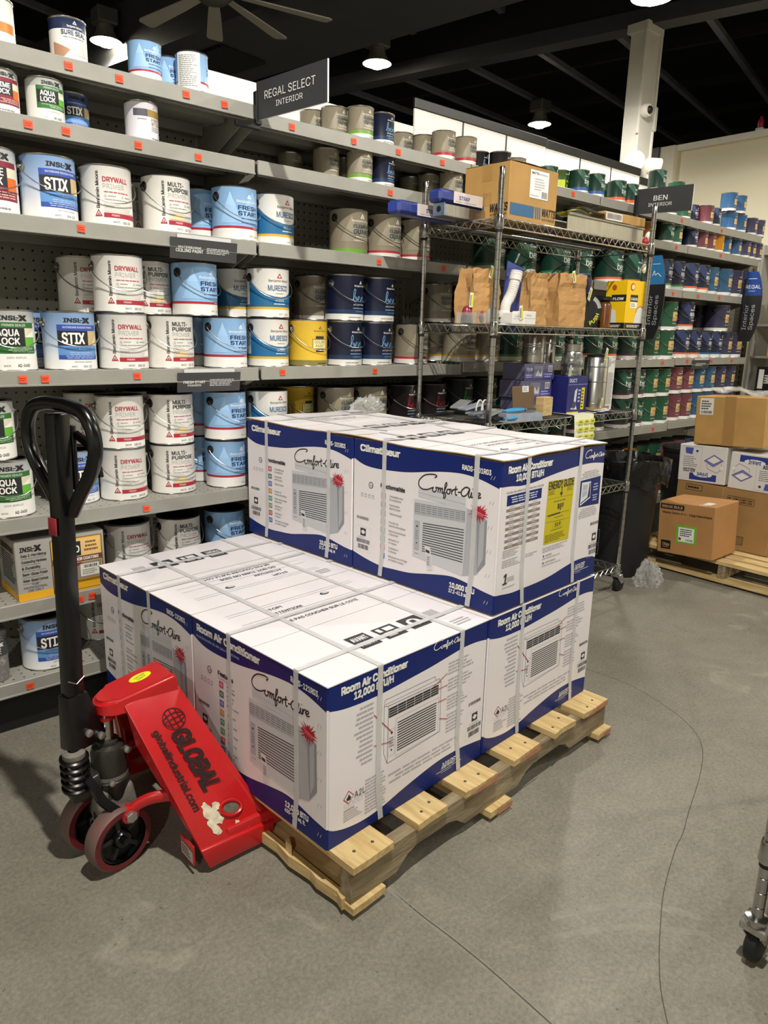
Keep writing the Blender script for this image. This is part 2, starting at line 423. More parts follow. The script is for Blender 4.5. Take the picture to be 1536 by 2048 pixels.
floor_line([(2.56,1.62),(2.57,1.32),(2.395,.985),(1.93,.80),(1.78,.757),(1.613,.70),(1.483,.64),(1.387,.59),(1.309,.54),(1.2,.45)], .0026, M_crack, 'crack')
floor_line([(1.068,1.16),(1.069,1.044),(1.076,.941),(1.079,.821),(1.075,.66)], .016, M_scuff, 'worn_joint')
floor_line([(1.070,1.14),(1.071,1.044),(1.078,.941),(1.081,.821),(1.077,.66)], .0035, M_crack, 'worn_joint')
floor_line([(1.356,.948),(1.258,.95),(1.159,.969)], .004, M_scuff, 'scuff')
floor_line([(1.551,.718),(1.551,.574),(1.564,.497)], .006, M_scuff, 'scuff')
floor_line([(1.309,.834),(1.433,.774),(1.535,.695),(1.596,.596)], .022, M_scuff, 'scuff')
floor_line([(1.235,.808),(1.424,.70),(1.562,.555)], .018, M_scuff, 'scuff')

M_dark = mat('black_ceiling_paint', '141519', .8, noise=.25, nscale=3)
M_rib = mat('dark_roof_steel', '66676D', .6, noise=.2, nscale=8)
M_beamp = mat('charcoal_beam_paint', '3C3D42', .6, noise=.15, nscale=5)
M_wall = mat('far_wall_paint', '24241F', .8, noise=.15, nscale=2)
M_wallw = mat('pale_wall_paint', 'D9D5C6', .7, noise=.05, nscale=2)
M_cream = mat('cream_wall_paint', 'E8E0C4', .65, noise=.03, nscale=1.5)
CZ = 4.55
mb = MB(); mb.box(-5, -6, CZ+.35, 14, 13, CZ+.5, M_dark); CEIL = tag(mb.build('ceiling'), kind='structure')
for nm, a in (('wall_back', (-5.15,13,0,14.15,13.15,CZ+.5)), ('wall_front', (-5.15,-6.15,0,14.15,-6,CZ+.5)), ('wall_left', (-5.15,-6,0,-5,13,CZ+.5)), ('wall_far', (14,-6,0,14.15,13,CZ+.5))):
    mb = MB(); mb.box(*a, M_wall if nm in ('wall_back', 'wall_far') else M_wallw); tag(mb.build(nm), kind='structure')
# roof steel runs at 15 degrees to the shelving
RA = math.radians(14.6)
def roofp(s, t, z):                      # s along the ribs, t along the beams, from the column head
    return (5.49+s*math.cos(RA)-t*math.sin(RA), 3.35+s*math.sin(RA)+t*math.cos(RA), z)
def roofbar(name, s0, t0, s1, t1, z0, z1, w, h, m):
    mb = MB(); mb.bar(roofp(s0,t0,z0), roofp(s1,t1,z1), w, h, m); return mb.build(name, CEIL)
roofbar('girder', 0, -7, 0, 9.5, 3.70, 3.70, .16, .11, M_beamp)
roofbar('girder', 0, -7, 0, 9.5, 3.98, 3.98, .12, .45, M_dark)
for i in range(20):
    t = -5.2+i*.70; roofbar('joist', .06, t, 7.2, t, 3.80, 4.25, .05, .045, M_rib)
for i in range(14):
    t = -2.2+i*.85; roofbar('joist', -6.4, t, -.06, t, 4.12, 3.98, .05, .05, M_rib)
for i in range(5):
    roofbar('purlin', 1.6+i*1.5, -6, 1.6+i*1.5, 9, 4.05+i*.09, 4.05+i*.09, .06, .07, M_dark)
# black ventilation duct above the left half of the shelves
mb = MB(); mb.bar((2.55, 10.5, 3.72), (4.12, 1.0, 3.72), .95, .42, M_beamp); mb.bar((3.22, 6.4, 3.495), (3.35, 5.6, 3.495), .45, .02, M_matte)
tag(mb.build('ventilation_duct'), 'long charcoal sheet metal duct under the black ceiling behind the fan', 'duct')

# cream partition at the end of the shelves, with corner trims
mb = MB(); mb.box(6.92, -3.0, 0, 7.06, 3.86, 3.13, M_cream, .004); WR = tag(mb.build('wall_right'), kind='structure')
mb = MB(); mb.box(6.86, 3.80, 0, 6.93, 3.96, 3.15, mat('ivory_trim', 'F0EAD2', .5, noise=.03)); mb.box(6.84, 3.95, 0, 6.96, 4.02, 3.15, M_black); mb.build('corner_trim', WR)
mb = MB(); mb.box(6.88, -3.0, 3.10, 7.1, 3.86, 3.15, mat('white_cap', 'F4F0E2', .5, noise=.03)); mb.build('cap_rail', WR)

# steel column behind the shelving
M_col = mat('off_white_column_paint', 'C9C6BC', .5, noise=.08, nscale=7)
mb = MB(); mb.box(5.39, 3.30, 0, 5.575, 3.44, 3.64, M_col, .006); mb.box(5.37, 3.29, 3.60, 5.6, 3.46, 3.66, M_col); COLM = tag(mb.build('column_1'), kind='structure')
mb = MB(); mb.tube([(5.60, 3.31, 0), (5.60, 3.31, 3.62)], .016, M_col); mb.box(5.583, 3.285, 2.95, 5.62, 3.33, 3.12, M_col, .004); mb.build('conduit', COLM)
mb = MB(); mb.tube([(5.375, 3.30, 2.9), (5.375, 3.30, 3.66)], .009, M_col); mb.build('conduit', COLM)
t = thing('security_camera', 'small white dome security camera high on the off-white column', 'camera', (5.43, 3.298, 3.06))
mb = MB(); mb.lathe([(.045, 0), (.05, .02), (.042, .05)], M_white, 20, axis='y'); 
for i, v in enumerate(mb.v): mb.v[i] = (v[0], -v[1], v[2])
mb.build('housing', t)
mb = MB(); mb.lathe([(.030, .045), (.026, .062), (.012, .072), (.003, .075)], M_matte, 16, axis='y')
for i, v in enumerate(mb.v): mb.v[i] = (v[0], -v[1], v[2])
mb.build('lens', t)
for sx, lab in ((-1, 'left lamp head of the emergency light pair on the column'), (1, 'right lamp head of the emergency light pair on the column')):
    t = thing('emergency_light', lab, 'light', (5.48+sx*.13, 3.29, 2.70), 0, 'emergency lamp heads on the column')
    T = Matrix.Translation((0,0,0)) @ Matrix.Rotation(sx*.9, 4, 'Z') @ Matrix.Rotation(.25, 4, 'X')
    mb = MB(); mb.lathe([(.02,.09),(.045,.07),(.06,.02),(.075,-.04),(.075,-.055)], M_white, 18, axis='y'); mb.v = [tuple(T @ Vector(v)) for v in mb.v]; mb.build('housing', t)
    mb = MB(); mb.lathe([(.066,-.052),(.03,-.064)], mat('frosted_lens', 'E6E4DA', .3, noise=.05), 18, axis='y'); mb.v = [tuple(T @ Vector(v)) for v in mb.v]; mb.build('lens', t)
    mb = MB(); mb.tube([(0,.06,0),(-sx*.06,.05,-.01)], .014, M_white); mb.build('arm', t)

# ceiling fan
t = thing('ceiling_fan', 'large grey multi-blade ceiling fan hanging above the shelves', 'fan', (2.52, 4.553, 3.40))
mb = MB(); mb.lathe([(.05,.16),(.11,.12),(.13,.05),(.13,-.02),(.08,-.06),(.03,-.07)], mat('grey_fan_metal', '5F5E59', .45, .3, noise=.1), 24); mb.build('motor', t)
mb = MB(); mb.lathe([(.02,.15),(.02,1.15)], M_black, 12); mb.build('down_rod', t)
mfan = mat('grey_fan_blade', 'B5B1A4', .5, noise=.1, nscale=4)
for i in range(10):
    a = math.radians(97-36*i); T = rotz(a) @ Matrix.Rotation(math.radians(9), 4, 'X')
    mb = MB(); mb.prism([(.10,-.028),(.35,-.043),(.765,-.056),(.79,-.04),(.79,.045),(.76,.058),(.35,.040),(.10,.026)], -.004, .004, mfan, T); mb.build('blade', t)

# ceiling lights
def ceiling_light(x, y, z, watts, lab):
    t = thing('ceiling_light', lab, 'light', (x, y, z), 0, 'high ceiling lights')
    mb = MB(); mb.box(-.085,-.085,.05,.085,.085,.17, mat('grey_lamp_casting', '6A6963', .5, .4, noise=.1), .012); mb.build('ballast_box', t)
    mb = MB(); mb.lathe([(.06,.05),(.075,.0),(.10,-.05),(.125,-.07)], mat('lamp_reflector', 'B8B6AC', .3, .6, noise=.1), 24, caps=False); mb.build('reflector', t)
    mb = MB(); mb.lathe([(.05,-.02),(.07,-.05),(.066,-.08),(.045,-.10),(.015,-.108)], mat('lit_lamp_lens', 'FFF3D8', .4, emit='FFF0D0', estr=60.0), 20); mb.build('lens', t)
    mb = MB(); mb.tube(crom([(0,0,.17),(.02,0,.23),(.09,0,.27),(.12,0,.20),(.085,0,.12)], 5), .006, M_black); mb.tube([(0,0,.17),(0,0,4.5-z)], .010, M_black); mb.build('cable', t)
    l = spot(0, 0, -.15, watts, .07); l.parent = t
for (x, y, z, w_), lab in zip(CEIL_LIGHTS, ('glaring ceiling light seen above the upper left shelf', 'glaring ceiling light right of the charcoal blade sign', 'glaring ceiling light above the green quart cans', 'ceiling light at the top edge above the column')):
    ceiling_light(x, y, z, w_, lab)

# ------------------------------------------------------------------ gondola shelving
FY = 2.50; BY = 2.915
BOUND = [.42, 1.54, 2.70, 3.77, 4.82, 5.93]
def shelf_z(sh, x):
    i = max(0, sum(1 for b in BOUND[1:5] if x >= b))
    return {'S1': (2.170, 2.152, 2.152, 2.152, 2.150), 'S2': (1.985, 1.988, 1.985, 1.985, 1.985), 'S3': (1.704, 1.704, 1.704, 1.704, 1.704),
            'S4': (1.238, 1.240, 1.250, 1.254, 1.262), 'S5': (.766, .766, .785, .815, .825), 'S6': (.475, .475, .475, .30, .30), 'S7': (.20, .20, .20, None, None)}[sh][i]
TAGS = {'S1': (.883,1.039,1.268,1.413,1.696,1.995,2.237,2.503,3.504,4.696,5.262), 'S2': (.752,.861,1.09,1.305,2.197,4.664,5.29), 'S3': (.886,2.141,2.537,4.688,5.034,5.348),
        'S4': (.67,.737,1.042,1.643,2.13,4.653,4.989,5.356,5.681), 'S5': (1.048,4.623), 'S6': (.789,.831), 'S7': (.601,)}
def shelf_mesh(w, base=False):
    mb = MB(); d = BY-FY
    mb.box(0, 0, -.047, w, .009, .003, M_lip, .0025)               # front lip
    mb.box(0, -.003, -.047, w, .006, -.040, M_lip, .001)           # rolled hem
    mb.box(0, .009, -.010, w, d, 0, M_deck)
    if not base:
        mb.box(.02, .03, -.045, w-.02, .042, -.010, M_shelf); mb.box(.02, d-.06, -.045, w-.02, d-.02, -.010, M_shelf)
        mb.box(.02, d*.5-.03, -.028, w-.02, d*.5+.03, -.010, M_shelf)
    return mb
def bracket_mesh(x):
    mb = MB(); d = BY-FY
    mb.prism([(.05,-.012),(d,-.012),(d,-.17),(d-.02,-.17),(.05,-.045)], -.0015, .0015, M_upr, Matrix.Translation((x,0,0)) @ Matrix(((0,0,1,0),(1,0,0,0),(0,1,0,0),(0,0,0,1)))); return mb
UNITS = []
for i in range(5):
    x0, x1 = BOUND[i], BOUND[i+1]; w = x1-x0
    u = thing('shelving_unit', ('grey steel pegboard shelving unit holding the primer cans at the left', 'grey pegboard shelving unit holding taupe and navy cans behind the cartons', 'grey pegboard shelving unit behind the chrome wire rack',
        'grey shelving unit of green cans right of the wire rack', 'grey shelving unit of navy and purple cans at the far end')[i], 'shelves', (x0, FY, 0), 0, 'run of pegboard shelving units')
    UNITS.append(u); d = BY-FY
    mb = MB(); mb.box(0, d, .02, w, d+.012, 2.16, M_peg); mb.build('pegboard', u)
    for xx in ((0, w) if i == 0 else (w,)):
        mb = MB(); mb.box(xx-.03, d-.004, 0, xx+.03, d+.05, 2.17, M_upr, .003)
        for k in range(40): mb.box(xx-.018, d-.0047, .16+k*.05, xx-.012, d-.0035, .185+k*.05, M_matte); mb.box(xx+.012, d-.0047, .16+k*.05, xx+.018, d-.0035, .185+k*.05, M_matte)
        mb.build('upright', u)
    mb = MB(); mb.box(0, .065, 0, w, .08, (.16 if i < 3 else .26), M_matte); mb.build('kick_plate', u)
    for sh in ('S1','S2','S3','S4','S5','S6','S7'):
        z = shelf_z(sh, (x0+x1)/2)
        if z is None: continue
        g = .006; o = shelf_mesh(w-2*g, sh == 'S7').build('shelf', u, (g, 0, z))
        if sh not in ('S7',):
            for xx in (.012, w-2*g-.012): bracket_mesh(xx).build('bracket', o)
        for tx in TAGS[sh]:
            if x0 <= tx < x1:
                mb = MB(); T = Matrix.Rotation(random.uniform(-.1,.1), 4, 'Y'); mb.box(-.012, -.0035, -.011, .012, -.0005, .011, M_tag, T=T)
                P = Print(mb, flat_xz(0, -.0035, 0)); P.greek(-.010,-.006,.010,.006,2, ink('B8331A'), 1, vary=.2)
                mb.build('price_tag', o, (tx-x0-g, -.001, -.022+random.uniform(-.003,.003)))
    # header board over the pegboard
    if i >= 1:
        top = (0, 2.385, 2.505, 2.50, 2.45)[i]; xe = w if i < 4 else .18
        mb = MB(); mb.box(.004, d-.01, 2.16, xe-.004, d, top, M_white); mb.build('header_board', u)
        if i >= 2:
            mb = MB(); mb.box(0, d-.016, top-.035, xe, d+.004, top+.012, M_black, .003); mb.build('cap_rail', u)
            if i < 4:
                for q in (.33, .66):
                    mb = MB(); mb.box(w*q-.004, d-.013, 2.16, w*q+.004, d-.009, top-.03, M_black); mb.build('seam_strip', u)
        if i == 4:
            mb = MB(); mb.box(.19, d-.01, 2.16, w*.62, d, 2.36, M_white); mb.build('header_board', u)
            mb = MB(); mb.box(.19, d-.016, 2.34, w*.62, d+.004, 2.375, M_upr); mb.build('cap_rail', u)
# bare pegboard bay past the last shelf
u = thing('shelving_unit', 'bare grey pegboard bay with slotted upright past the last shelf', 'shelves', (5.97, FY, 0), 0, 'run of pegboard shelving units')
d = BY-FY; mb = MB(); mb.box(0, d, .02, .76, d+.012, 2.16, M_peg); mb.build('pegboard', u)
mb = MB(); mb.box(.76, d-.03, 0, .86, d+.05, 2.17, M_upr, .003)
for k in range(42): mb.box(.775, d-.0312, .10+k*.048, .792, d-.0295, .128+k*.048, M_matte)
mb.build('upright', u)

# ------------------------------------------------------------------ shelf signs
M_sign = mat('charcoal_sign_board', '3B3C3D', .55, noise=.08, nscale=10); M_signdk = mat('black_sign_board', '18191B', .5, noise=.1, nscale=10)
IW = ink('F2F1EC')
def shelf_card(x0, w, z, h, tilt, lines, label):
    t = thing('shelf_sign', label, 'sign', (x0, 2.494, z)); T = Matrix.Rotation(tilt, 4, 'X') 
    mb = MB(); mb.box(0, -.002, -h, w, 0, 0, M_sign); P = Print(mb, flat_xz(0, -.002, 0)); lines(P, w, h); mb.v = [tuple(T @ Vector(v)) for v in mb.v]; mb.build('card', t)
    mb = MB(); mb.box(w*.1, -.001, -.004, w*.9, .0015, .012, mat('clear_clip', 'C9CACA', .3, noise=.05)); mb.build('clip', t); return t
def l1(P, w, h):
    P.text('WATERBORNE', w*.28, -h*.48, .0075, IW, 'C', .0, sx=1.25); P.text('CEILING PAINT', w*.28, -h*.66, .0105, IW, 'C', .01, width=w*.4); P.greek(w*.53, -h*.66, w*.92, -h*.36, 4, ink('BFC0BE'), vary=.3)
def l2(P, w, h):
    P.text('FRESH START', w*.26, -h*.55, .0095, IW, 'C', .01, width=w*.34); P.text('PRIMERS', w*.26, -h*.70, .007, IW, 'C', sx=1.3); P.greek(w*.50, -h*.72, w*.93, -h*.34, 5, ink('BFC0BE'), vary=.3)
shelf_card(1.185, .262, 1.690, .070, .16, l1, 'grey card hung from the third shelf under the sky blue can')
shelf_card(1.190, .258, 1.226, .072, .16, l2, 'grey card hung from the fourth shelf above the sky blue cans')
shelf_card(5.06, .26, 1.25, .062, .16, lambda P, w, h: P.greek(w*.2, -h*.7, w*.8, -h*.3, 2, ink('BFC0BE')), 'small grey card hung from the fourth shelf at the far end')
def blade(x, z0, z1, depth, droop, lines, label):
    t = thing('blade_sign', label, 'sign', (x, FY-.012, 0))
    mb = MB(); n = 8; th = .006
    T = Matrix(((0,0,1,0),(-1,0,0,0),(0,1,0,0),(0,0,0,1)))
    mb.prism([(.0,z0),(depth,z0-droop),(depth,z1-droop),(0,z1)], -th/2, th/2, M_sign, T, ink('E8E6DF'))
    P = Print(mb, lambda u, v, h: (-th/2-h, -u, v-droop*u/depth)); lines(P, depth, z0, z1); mb.build('panel', t)
    mb = MB(); mb.box(-.012, -.012, z0-.015, .012, .01, z1-.03, M_black, .003); mb.box(-.09, -.004, z0-.03, .01, .012, z0-.008, M_black, .003); mb.build('bracket', t)
blade(1.54, 2.118, 2.243, .425, .022, lambda P, D, a, b: (P.text('REGAL SELECT', D*.49, a+.062, .026, IW, 'C', .0, width=D*.72), P.text('INTERIOR', D*.49, a+.030, .018, IW, 'C', .0, width=D*.38)), 'charcoal blade sign lettered regal select jutting from the top shelf')
blade(4.12, 2.098, 2.235, .345, .012, lambda P, D, a, b: (P.text('BEN', D*.44, a+.068, .026, IW, 'C', .008, width=D*.25), P.text('INTERIOR', D*.44, a+.037, .018, IW, 'C', .0, width=D*.42)), 'charcoal blade sign lettered ben interior jutting from the top shelf')
def fin(x, y0, zb, zt, w, topcol, word, label):
    t = thing('curved_sign', label, 'sign', (x, y0, 0)); th = .008; H = zt-zb; T = Matrix(((0,0,1,0),(-1,0,0,0),(0,1,0,0),(0,0,0,1)))
    prof = [(0,zb),(w*.62,zb)] + [(w*(1-.38*abs(2*q-1)**2.4), zb+H*q) for q in (.06,.14,.24,.36,.5,.64,.76,.86,.94)] + [(w*.62,zt),(0,zt)]
    mb = MB(); mb.prism(prof, -th/2, th/2, M_signdk, T, ink('2A2B2E')); P = Print(mb, lambda u, v, h: (-th/2-h, -u, v))
    zc = zb+H*.66; P.poly([(0,zc),(w*.93,zc)]+[p for p in prof if p[1] > zc and p[0] > w*.5]+[(0,zt)], topcol, 1)
    P.text('Interior', w*.34, zb+H*.17, w*.22, ink('A9ABAE'), 'L', .0, width=H*.36, rot=PI/2); P.text('Spaces', w*.68, zb+H*.17, w*.22, ink('A9ABAE'), 'L', .0, width=H*.36, rot=PI/2)
    P.line((w*.15, zb+H*.90), (w*.6, zb+H*.90), .003, IW); 
    if word: P.text(word, w*.45, zb+H*.76, w*.19, IW, 'C', width=w*.8); P.greek(w*.2, zb+H*.715, w*.7, zb+H*.735, 1, ink('9FB4D6'))
    else: P.stroke(crom([(w*.2,zb+H*.76),(w*.3,zb+H*.82),(w*.36,zb+H*.77),(w*.5,zb+H*.79),(w*.7,zb+H*.75)],6), .004, IW)
    mb.build('panel', t); mb = MB(); mb.box(-.006, -.01, zb+.05, .006, .012, zt-.05, M_black, .002); mb.build('mounting_strip', t)
fin(4.35, 2.488, 1.385, 1.885, .115, ink('2C77AE'), '', 'curved black sign fin with a light blue top beside the wire rack')
fin(5.72, 2.488, 1.385, 1.885, .135, ink('1B3E86'), 'REGAL', 'curved black sign fin with a dark blue top at the far end')
# ------------------------------------------------------------------ paint cans
def grad_mat(name, stops):
    m = bpy.data.materials.new(name); m.use_nodes = True; nt = m.node_tree; N = nt.nodes; L = nt.links; b = N['Principled BSDF']
    tc = N.new('ShaderNodeTexCoord'); sp = N.new('ShaderNodeSeparateXYZ'); L.new(tc.outputs['Object'], sp.inputs[0])
    r = N.new('ShaderNodeValToRGB'); els = r.color_ramp.elements
    while len(els) < len(stops): els.new(.5)
    for e, (p, c) in zip(els, stops): e.position = p; e.color = (*hexc(c), 1)
    mp = N.new('ShaderNodeMapRange'); mp.inputs['From Max'].default_value = .19; L.new(sp.outputs['Z'], mp.inputs['Value']); L.new(mp.outputs[0], r.inputs['Fac'])
    L.new(r.outputs['Color'], b.inputs['Base Color']); b.inputs['Roughness'].default_value = .38; return m
def cpaint(h): return mat('can_'+h, h, .36, noise=.05, nscale=14)
GW = cpaint('E3E1DB'); NB = ink('1E1F22'); NW = ink('EDECE7'); RED = ink('A9283A'); LG = ink('B9B8B3'); MG = ink('8A8A86'); NVY = ink('1D2C55')
def bmlogo(P, u, v, k, m, tm=None):
    P.poly([(u-.011*k, v), (u+.011*k, v), (u, v+.017*k)], m, 2); P.poly([(u-.005*k, v+.003*k), (u+.005*k, v+.003*k), (u, v+.0105*k)], tm or LG, 3)
def insl(P, u, v, w, h, m=NB):
    P.text('INSL', u, v, h, m, 'L', .03, width=w*.62, shear=.1); P.text('X', u+w*.64, v-.002, h*1.3, m, 'L', .05, width=w*.34); P.rect(u+w*.55, v+h*.45, u+w*.68, v+h*.62, m, 3)
def L_stix(P):
    P.rect(-.068,.036,.072,.147,ink('2F4FA6'),1); P.rect(-.068,.050,.072,.080,ink('5F93CF'),2); P.rect(-.066,.081,.030,.128,NB,2); P.rect(.031,.081,.072,.128,ink('CBB27E'),2); P.poly([(.045,.081),(.072,.081),(.072,.12)],ink('E6D7AE'),3)
    P.text('STIX', -.018,.087,.034,NW,'C',.03,width=.072); insl(P,-.046,.155,.09,.013); P.text('WATERBORNE BONDING PRIMER',0,.136,.006,NW,'C',.02,width=.10)
    P.text('INTERIOR / EXTERIOR',0,.068,.006,NVY,'C',.01,width=.085); P.greek(-.045,.038,.060,.062,4,ink('9DB3E0'),3,'C'); P.text('URETHANE ACRYLIC',.01,.026,.005,MG,'C',width=.06); P.text('SXA-110',.008,.010,.0075,NB,'L',.01,width=.032); P.text('WHITE',-.03,.011,.005,NB,'L',width=.018)
def L_aqua(P):
    P.rect(-.07,.055,.07,.150,ink('2E6B32'),1); P.rect(-.066,.078,.030,.133,NB,2); P.rect(.031,.105,.07,.133,ink('D8D3B8'),2); P.poly([(.031,.105),(.07,.105),(.07,.128)],ink('EFEEE6'),3); P.rect(.031,.078,.07,.104,ink('66B436'),2)
    P.text('AQUA',-.02,.109,.020,NW,'C',.025,width=.066); P.text('LOCK',-.02,.083,.020,NW,'C',.025,width=.066); insl(P,-.045,.157,.09,.013); P.text('PRIMER SEALER',0,.138,.007,NW,'C',.02,width=.07)
    P.greek(-.05,.058,.06,.074,3,ink('A9CFA0'),3,'R'); P.text('100% ACRYLIC',0,.040,.006,MG,'C',width=.06); P.text('AQ-0400',.0,.014,.009,NB,'L',.01,width=.04); P.text('WHITE',-.04,.015,.005,NB,'L',width=.02)
def L_prime(P):
    P.rect(-.07,.04,.07,.150,ink('7C2433'),1); P.rect(-.066,.078,.030,.133,NB,2); P.rect(.031,.105,.07,.133,ink('D8D3B8'),2); P.rect(.031,.068,.07,.104,ink('E56B1F'),2)
    P.text('PRIME',-.018,.109,.020,NW,'C',.025,width=.074); P.text('LOCK',-.018,.083,.020,NW,'C',.025,width=.066); insl(P,-.045,.157,.09,.013); P.greek(-.05,.045,.06,.066,3,ink('D9A9A4'),3,'R'); P.greek(-.04,.012,.04,.022,1,MG)
def _bmprimer(P, lines, w2, code):
    P.text('Benjamin Moore',-.047,.056,.0105,NB,'L',.012,width=.112,rot=PI/2); P.poly([(-.064,.030),(-.040,.030),(-.052,.052)],RED,2); P.poly([(-.0585,.034),(-.0455,.034),(-.052,.046)],GW,3); P.poly([(-.0555,.035),(-.0485,.035),(-.052,.0415)],RED,4)
    P.poly([(-.034,.045),(.085,.045),(.085,.075),(.03,.062),(-.034,.092)],ink('CFCDC6'),1); P.poly([(.02,.066),(.085,.045),(.085,.105)],ink('DCDAD3'),2); P.poly([(.052,.045),(.085,.085),(.085,.045)],ink('EDECE6'),3)
    P.rect(-.036,.028,.095,.042,RED,2); P.text('PRIMER',-.012,.032,.006,NW,'L',.02,width=.026,layer=4); P.text('WHITE',-.008,.012,.006,NB,'L',width=.022); P.text(code,.024,.011,.0075,NB,'L',.005,width=.032)
    P.greek(-.032,.103,.06,.109,1,ink('B5535F'),2,vary=.1); P.disc(-.028,.094,.004,LG); P.greek(-.020,.092,.012,.096,1,MG); P.disc(.028,.094,.004,LG); P.greek(.036,.092,.062,.096,1,MG); P.greek(-.03,.081,.06,.085,1,MG); P.text('INTERIOR',-.03,.058,.005,MG,'L',width=.027)
def L_drywall(P): P.text('DRYWALL',-.035,.137,.0145,RED,'L',.02,width=.085); P.text('PRIMER',-.035,.117,.0145,LG,'L',.0,width=.07); _bmprimer(P,0,0,'380 00')
def L_multi(P):
    P.text('MULTI-',-.035,.152,.0135,NB,'L',.018,width=.058); P.text('PURPOSE',-.035,.134,.0135,NB,'L',.018,width=.084); P.text('PRIMER',-.035,.116,.0135,LG,'L',.0,width=.07); P.poly([(-.03,.045),(.03,.045),(.0,.072)],ink('E4CE97'),4); _bmprimer(P,0,0,'067 00')
def L_fresh(P):
    P.poly([(-.11,.06),(-.03,.06),(-.07,.17)],ink('97BFE8'),1); P.poly([(-.06,.06),(.10,.06),(.02,.175)],ink('94BCE6'),1); P.poly([(-.09,.12),(-.05,.12),(-.07,.165)],ink('9FC5EA'),2)
    P.text('FRESH',-.042,.108,.014,NVY,'L',.025,width=.088); P.text('START',-.042,.088,.014,NVY,'L',.025,width=.088); bmlogo(P,.004,.148,.9,NW,ink('9BC2EA')); P.text('Benjamin Moore',.004,.132,.009,NW,'C',.01,width=.10)
    P.greek(-.03,.074,.07,.080,1,NVY); P.greek(-.03,.060,.06,.066,1,ink('3A5E92')); P.text('PRIMER',.02,.0445,.004,NW,'L',.02,width=.026); P.text('WHITE',.0,.016,.005,NB,'L',width=.018); P.text('046 00',.028,.015,.006,NB,'L',width=.028)
def L_freshback(P):
    P.rect(-.13,.0,.0,.184,ink('E9E8E3'),1); P.greek(-.115,.02,-.012,.17,17,MG,2); P.text('FRESH',.05,.108,.014,NVY,'L',.025,width=.088); P.text('START',.05,.088,.014,NVY,'L',.025,width=.088); P.rect(.0,.042,.13,.051,RED,2)
def L_goldb(P):
    P.rect(-.09,.118,.10,.150,ink('8E7838'),1); P.rect(-.09,.118,-.02,.150,ink('4B4A55'),2); P.text('FRESH',.0,.098,.013,ink('A79A6B'),'L',.01,width=.075); P.text('START',.0,.080,.013,ink('A79A6B'),'L',.01,width=.075); P.greek(-.07,.10,-.015,.106,1,MG); P.greek(0,.05,.07,.075,3,LG); P.greek(0,.014,.07,.022,1,MG); bmlogo(P,.02,.158,.7,ink('A79A6B'))
def L_muresco(P):
    t = [(-.13,.150),(-.105,.125),(-.08,.104),(-.05,.089),(-.02,.081),(.01,.079),(.035,.083),(.06,.094),(.10,.12),(.13,.14)]
    for a, b in zip(t, t[1:]): P.poly([(a[0],.042),(b[0],.042),b,a],ink('1F6796'),1)
    P.text('MURESCO',.0,.103,.020,ink('1F5E8F'),'C',.012,width=.088); bmlogo(P,.004,.150,1.1,RED,GW); P.text('Benjamin Moore',.004,.136,.0085,NB,'C',.008,width=.09); P.greek(-.02,.090,.03,.095,1,MG,2,'C'); P.text('INTERIOR',.004,.062,.007,NW,'C',.02,width=.04); P.greek(-.025,.050,.035,.056,1,NW,2,'C'); P.text('WHITE',.0,.012,.005,NB,'L',width=.018); P.text('258 01',.026,.011,.006,NB,'L',width=.028)
def L_ceil(P):
    D = ink('3A3320'); P.rect(-.034,.072,.036,.112,D,1); P.rect(-.032,.074,.034,.110,ink('EBDDA0'),2); P.text('CEILING',.001,.095,.0115,D,'C',.0,width=.055); P.text('PAINT',.001,.079,.0115,D,'C',.0,width=.042); P.rect(-.02,.113,.022,.124,D,2); P.rect(-.02,.060,.022,.071,D,2); bmlogo(P,.002,.152,.7,D,ink('E0BF45')); P.text('Benjamin Moore',.002,.142,.006,D,'C',.02,width=.06); P.greek(-.01,.010,.05,.017,1,ink('38331C'))
def L_eg(P):
    P.poly([(-.02,.06),(.10,.06),(.04,.155)],ink('948C79'),1); P.poly([(-.10,.055),(-.01,.055),(-.05,.16)],ink('908875'),1); P.poly([(-.035,.055),(.055,.055),(.01,.115)],ink('9D9681'),2)
    P.text('ELEMENT',-.042,.112,.013,ink('2C4350'),'L',.02,width=.092); P.text('GUARD',-.042,.088,.0175,ink('2C4350'),'L',.025,width=.088); bmlogo(P,.002,.150,1.1,ink('D8D3C4'),ink('8A826F')); P.text('Benjamin Moore',.002,.135,.009,ink('D8D3C4'),'C',.01,width=.10); P.greek(-.03,.072,.05,.080,1,ink('D5CFC0')); P.greek(.0,.012,.05,.019,1,MG); P.greek(-.04,.058,.05,.064,1,ink('D5CFC0'))
BEN = [[(0,.18),(.35,.7),(.62,1.5),(.66,2.05),(.5,2.2),(.36,1.8),(.3,1.0),(.32,.3),(.5,.02),(.8,.15),(.92,.5),(.8,.85),(.62,.75),(.7,.5),(1.0,.42)],
       [(1.0,.42),(1.35,.55),(1.5,.8),(1.36,.98),(1.18,.75),(1.16,.35),(1.35,.05),(1.65,.15),(1.9,.55),(1.98,.92),(1.94,.4),(1.9,.05)], [(1.9,.05),(2.05,.6),(2.3,.95),(2.48,.8),(2.48,.35),(2.6,.05),(2.85,.2),(3.0,.45)]]
def script(P, S, u, v, kx, ky, w, m, layer=3, sl=0.0, n=5):
    for st in S: P.stroke(crom([(u+p[0]*kx, v+p[1]*ky+sl*p[0]*kx) for p in st], n), w, m, layer)
